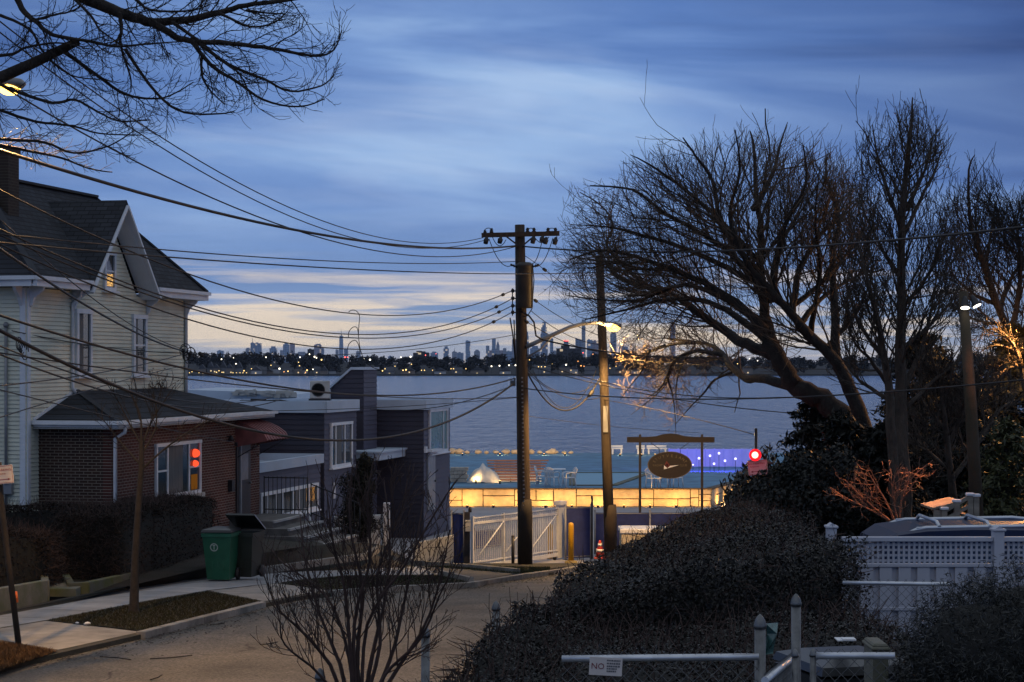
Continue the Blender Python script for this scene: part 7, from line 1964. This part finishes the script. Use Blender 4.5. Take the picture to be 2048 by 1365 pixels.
for y in (cd + .26, cd + 1.5):
    mb = MB(); mb.tube([(xc(1824), y, zc_(1072)), (xc(1842), y, zc_(1064)), (xc(1862), y, zc_(1060)), (xc(2090), y, zc_(1056)), (xc(2130), y, zc_(1060)), (xc(2150), y, zc_(1070))], .024, 8)
    for px in (1850, 1960, 2120): mb.box((xc(px), y, zc_(1064)), (.09, .04, .07), bev=.008)
    mb.build('roof_rail', silver, car)
for px in (1888, 1990):
    mb = MB(); mb.tube([(xc(px), cd + .24, zc_(1058)), (xc(px), cd + .4, zc_(1049)), (xc(px), cd + 1.36, zc_(1049)), (xc(px), cd + 1.52, zc_(1058))], .022, 8); mb.build('cross_bar', silver, car)
for px in (1800, 2370):
    for y in (cd + .1, cd + Wd - .1):
        sgn_ = -1 if y < cd + 1 else 1
        mb = MB(); mb.lathe((xc(px), y - .1, zg + .34), [(.24, 0), (.33, .02), (.34, .1), (.33, .2), (.24, .22)], 22, ax=(Vector((1, 0, 0)), UZ, Vector((0, 1, 0)))); wh = mb.build('wheel', M['black'], car)
        mb = MB(); mb.lathe((xc(px), y - .115 if sgn_ < 0 else y + .11, zg + .34), [(.22, 0), (.20, .015), (.05, .02)], 16, ax=(Vector((1, 0, 0)), UZ, Vector((0, 1, 0)))); mb.build('rim', silver, wh)
for y in (cd + .2, cd + Wd - .2): mb = MB(); mb.box((xc(1697), y, zc_(1165)), (.06, .2, .3), bev=.01); mb.build('tail_lamp', mat('tail_lamp_red', (.3, .01, .01), .2), car)
mb = MB(); mb.box((xc(2185), cd - .04, zc_(1132)), (.16, .16, .1), bev=.02); mb.build('mirror', blue, car)
# ---- green wheelie bin, dark bin behind it
def wheelie(label, base, rz, m, h=1.06, lid_open=0.0, emblem=True, grp='wheeled rubbish bins'):
    r = thing('wheelie_bin', label, 'bin', base, grp); ca, sa = math.cos(rz), math.sin(rz); X_, Y_ = Vector((ca, sa, 0)), Vector((-sa, ca, 0))
    B = lambda x, y, z: Vector(base) + X_ * x + Y_ * y + UZ * z
    mb = MB(); lo = [(-.24, -.26), (.24, -.26), (.24, .22), (-.24, .22)]; hi = [(-.31, -.38), (.31, -.38), (.31, .34), (-.31, .34)]
    vs = [B(x, y, .04) for x, y in lo] + [B(x, y, h - .08) for x, y in hi]; fs = [(3, 2, 1, 0)] + [(i, (i + 1) % 4, 4 + (i + 1) % 4, 4 + i) for i in range(4)]
    mb.add(vs, fs); vs = [B(x, y, h - .08) for x, y in hi] + [B(x * 1.07, y * 1.05, h - .08) for x, y in hi] + [B(x * 1.07, y * 1.05, h) for x, y in hi] + [B(x * .98, y * .98, h) for x, y in hi] + [B(x * .9, y * .9, .2) for x, y in lo]
    mb.add(vs, [(q * 4 + i, q * 4 + (i + 1) % 4, (q + 1) * 4 + (i + 1) % 4, (q + 1) * 4 + i) for q in range(4) for i in range(4)])
    for x in (-.12, 0, .12): mb.box(B(x, -.30, .55), (.03, .03, .6), (X_, Y_, UZ))
    mb.build('body', m, r)
    mb = MB(); hx = B(0, .36, h + .02); a = lid_open
    dY = (-Y_ * math.cos(a) + UZ * math.sin(a)); dN = X_.cross(dY)
    if dN.z < 0: dN = -dN
    g = lambda x, y, z: hx + X_ * x + dY * y + dN * z
    vs = [g(x, y, z) for z, k_ in ((0, 1), (.05, .95), (.09, .55)) for x, y in ((-.34 * k_, .37 - .38 * k_), (.34 * k_, .37 - .38 * k_), (.34 * k_, .37 + .40 * k_), (-.34 * k_, .37 + .40 * k_))]
    mb.add(vs, [(3, 2, 1, 0), (8, 9, 10, 11)] + [(q * 4 + i, q * 4 + (i + 1) % 4, (q + 1) * 4 + (i + 1) % 4, (q + 1) * 4 + i) for q in range(2) for i in range(4)]); mb.build('lid', M['darkplastic'], r)
    for x in (-.29, .29): mb = MB(); mb.lathe(B(x, .26, .13), [(.05, -.035), (.13, -.03), (.13, .03), (.05, .035)], 14, ax=(Y_, UZ, X_)); mb.build('wheel', M['black'], r)
    mb = MB(); mb.tube([B(-.25, .36, h - .06), B(-.25, .43, h - .03), B(.25, .43, h - .03), B(.25, .36, h - .06)], .018, 6); mb.build('handle', m, r)
    if emblem:
        mb = MB(); pt = lambda x, z: B(x, -.26 - .12 * (z - .04) / (h - .12) - .006, z)
        cz = .74
        for i in range(24):
            a, b = 2 * math.pi * i / 24, 2 * math.pi * (i + 1) / 24
            mb.add([pt(-.06 + math.cos(a) * .088, cz + math.sin(a) * .088), pt(-.06 + math.cos(b) * .088, cz + math.sin(b) * .088), pt(-.06 + math.cos(b) * .066, cz + math.sin(b) * .066), pt(-.06 + math.cos(a) * .066, cz + math.sin(a) * .066)], [(0, 1, 2, 3)])
        for x0, z0, x1, z1 in ((-.07, -.05, -.05, .05), (-.09, .03, -.03, .05)): mb.add([pt(x0, cz + z0), pt(x1, cz + z0), pt(x1, cz + z1), pt(x0, cz + z1)], [(0, 1, 2, 3)])
        mb.build('emblem', mat('bin_emblem', (.35, .42, .38), .6), r, fix=False)
    return r
g0 = gp(443, 1161, OFF + .015)
wheelie('green wheeled bin with a pale round emblem on the pavement by the hedge', g0, R(-8), M['green'], 1.04)
wheelie('dark wheeled bin with its lid tipped open, half behind the green one', (g0.x + .44, g0.y + .55, g0.z), R(-14), mat('brown_plastic', (.02, .024, .018), .5), 1.0, R(28), False)
b1 = Vector((X0(1690, 12.6), 12.6, C - 3.1 - .1)); wheelie('black wheeled bin behind the near chain-link gate', b1, R(15), M['darkplastic'], 1.28, 0, False)
mb = MB(); mb.box(W(1688, 1279, 12.4), (.10, .14, .006)); mb.box(W(1697, 1278.5, 12.35), (.08, .1, .01)); single('paper', mb, M['white'], 'white paper lying on the lid of the black bin by the yew bush', 'paper')
mb = MB(); mb.box(W(1752, 1345, 11.9), (.09, .3, .38), bev=.01); mb.box(W(1752, 1291, 11.9), (.11, .34, .02), bev=.006); single('lidded_box', mb, M['oldconcrete'], 'narrow pale lidded box between the black bin and the yew bush', 'box')
# ---- wooden garden steps and covered heap in the trees
deckw = mat('grey_deck_wood', (.20, .18, .15), .85, var=.3, scale=2, stretch=(1, 1, 4))
ds = 33.0; st = thing('wooden_stairs', 'grey wooden garden stairs with capped posts below the floodlight pole', 'stairs', W(1905, 1050, ds))
q = lambda x, y, o=0: W(x, y, ds) + Vector((0, o, 0))
mb = MB(); mb.prism([q(1866, 1016), q(1925, 1002), q(1925, 1006), q(1866, 1020)], (0, 1.0, 0)); mb.build('landing', deckw, st)
for a_, b_ in (((1886, 1024), (1940, 993)), ((1890, 1040), (1938, 1012))): mb = MB(); mb.beam(q(*a_), q(*b_), .08, .06); mb.build('handrail', deckw, st)
for x, y in ((1888, 1018), (1913, 1003), (1940, 990), (1952, 992)):
    mb = MB(); mb.beam(q(x, y), q(x, 1062), .09, .09); po = mb.build('post', deckw, st); mb = MB(); mb.box(q(x, y - 1), (.13, .13, .05), bev=.01); mb.build('cap', M['trim'], po)
mb = MB()
for i in range(5): mb.box(q(1893 + i * 9, 1050 - i * 5), (.09, .9, .03))
mb.prism([q(1868, 1020), q(1886, 1020), q(1886, 1062), q(1868, 1062)], (0, .05, 0)); mb.build('treads', deckw, st)
cz = W(2015, 1040, 31); mb = MB(); nx_, ny_ = 22, 10; vs = []
for i in range(nx_ + 1):
    for j in range(ny_ + 1):
        u, v = i / nx_ * 2 - 1, j / ny_ * 2 - 1; e = max(0, 1 - abs(u) ** 4) ** .6 * max(0, 1 - abs(v) ** 4) ** .6
        vs.append(cz + Vector((u * .42, v * .6, .33 * e * (1 + .05 * math.sin(u * 9 + v * 3)) - .3)))
mb.add(vs, [(i * (ny_ + 1) + j, (i + 1) * (ny_ + 1) + j, (i + 1) * (ny_ + 1) + j + 1, i * (ny_ + 1) + j + 1) for i in range(nx_) for j in range(ny_)], 0, True)
single('covered_grill', mb, mat('brown_cover', (.14, .10, .075), .8, bump=.4), 'low heap under a brown cover beside the wooden stairs', 'cover')
# ---- small litter: twigs on the road, grass, paper scraps
mb = MB()
for px, py, a, L in ((262, 1320, 2.6, .5), (300, 1318, .15, .6), (520, 1290, .4, .3), (300, 1360, 1.0, .3), (420, 1250, .2, .25)):
    p = gp(px, py); mb.tube([p, p + Vector((math.cos(a) * L * .5, math.sin(a) * L * .5, .01)), p + Vector((math.cos(a + .2) * L, math.sin(a + .2) * L, .02))], .008, 5)
tag(mb.build('fallen_twigs', M['bark']), kind='stuff')
def grass(name, poly_px, n, h, c1, c2, off):
    pts = []; xs = [p[0] for p in poly_px]; ysx = [p[1] for p in poly_px]
    W_ = [gp(x, y, off) for x, y in poly_px]; pol = [(p.x, p.y) for p in W_]; bx = (min(p[0] for p in pol), max(p[0] for p in pol), min(p[1] for p in pol), max(p[1] for p in pol))
    while len(pts) < n:
        x, y = random.uniform(*bx[:2]), random.uniform(*bx[2:])
        if inpoly(x, y, pol): pts.append((x, y, gz(y) + off))
    pts = np.array(pts); k = len(pts); a = rng.uniform(0, 6.28, k); l = rng.uniform(.5, 1.2, (k, 1)) * h
    dx = np.stack([np.cos(a), np.sin(a), np.zeros(k)], 1) * .006; tip = pts + np.stack([np.cos(a * 3), np.sin(a * 3), np.full(k, 1.3)], 1) * l * .7
    V = np.stack([pts - dx, pts + dx, tip], 1).reshape(-1, 3); o = np_mesh(name, V, np.arange(3 * k).reshape(k, 3), leafmat(name + '_blade', c1, c2, .9, .2)); tag(o, kind='stuff')
grass('grass', [(95, 1242), (416, 1184), (520, 1204), (400, 1234), (285, 1262)], 14000, .05, (.028, .031, .013), (.026, .019, .012), OFF + .02)
grass('grass', [(560, 1167), (690, 1154), (872, 1152), (930, 1165), (802, 1172), (668, 1181)], 9000, .05, (.028, .033, .013), (.02, .02, .011), OFF + .02)
grass('dry_grass', [(-100, 1312), (0, 1286), (40, 1292), (112, 1304), (0, 1342), (-100, 1372)], 9000, .06, (.13, .07, .03), (.06, .035, .02), OFF + .03)
grass('grass', [(845, 1134), (1034, 1148), (1100, 1141), (1100, 1136), (930, 1134)], 6000, .06, (.035, .045, .018), (.03, .03, .016), OFF + .05)
for px, py, s, lab in ((175, 1247, .05, 'crumpled white paper scrap on the grass verge by the slim tree'), (100, 1144, .06, 'white plastic scrap caught between the two brown hedges'), (154, 1246, .03, 'tiny paper scrap beside the crumpled one on the verge')):
    p = gp(px, py, OFF + .05); mb = MB(); mb.ball(p, s, 7, sc=(1.2, .8, .4)); mb.v = [tuple(Vector(v) + Vector((random.uniform(-1, 1), random.uniform(-1, 1), random.uniform(-.5, .5))) * s * .3) for v in mb.v]
    single('paper_scrap', mb, M['white'], lab, 'litter')
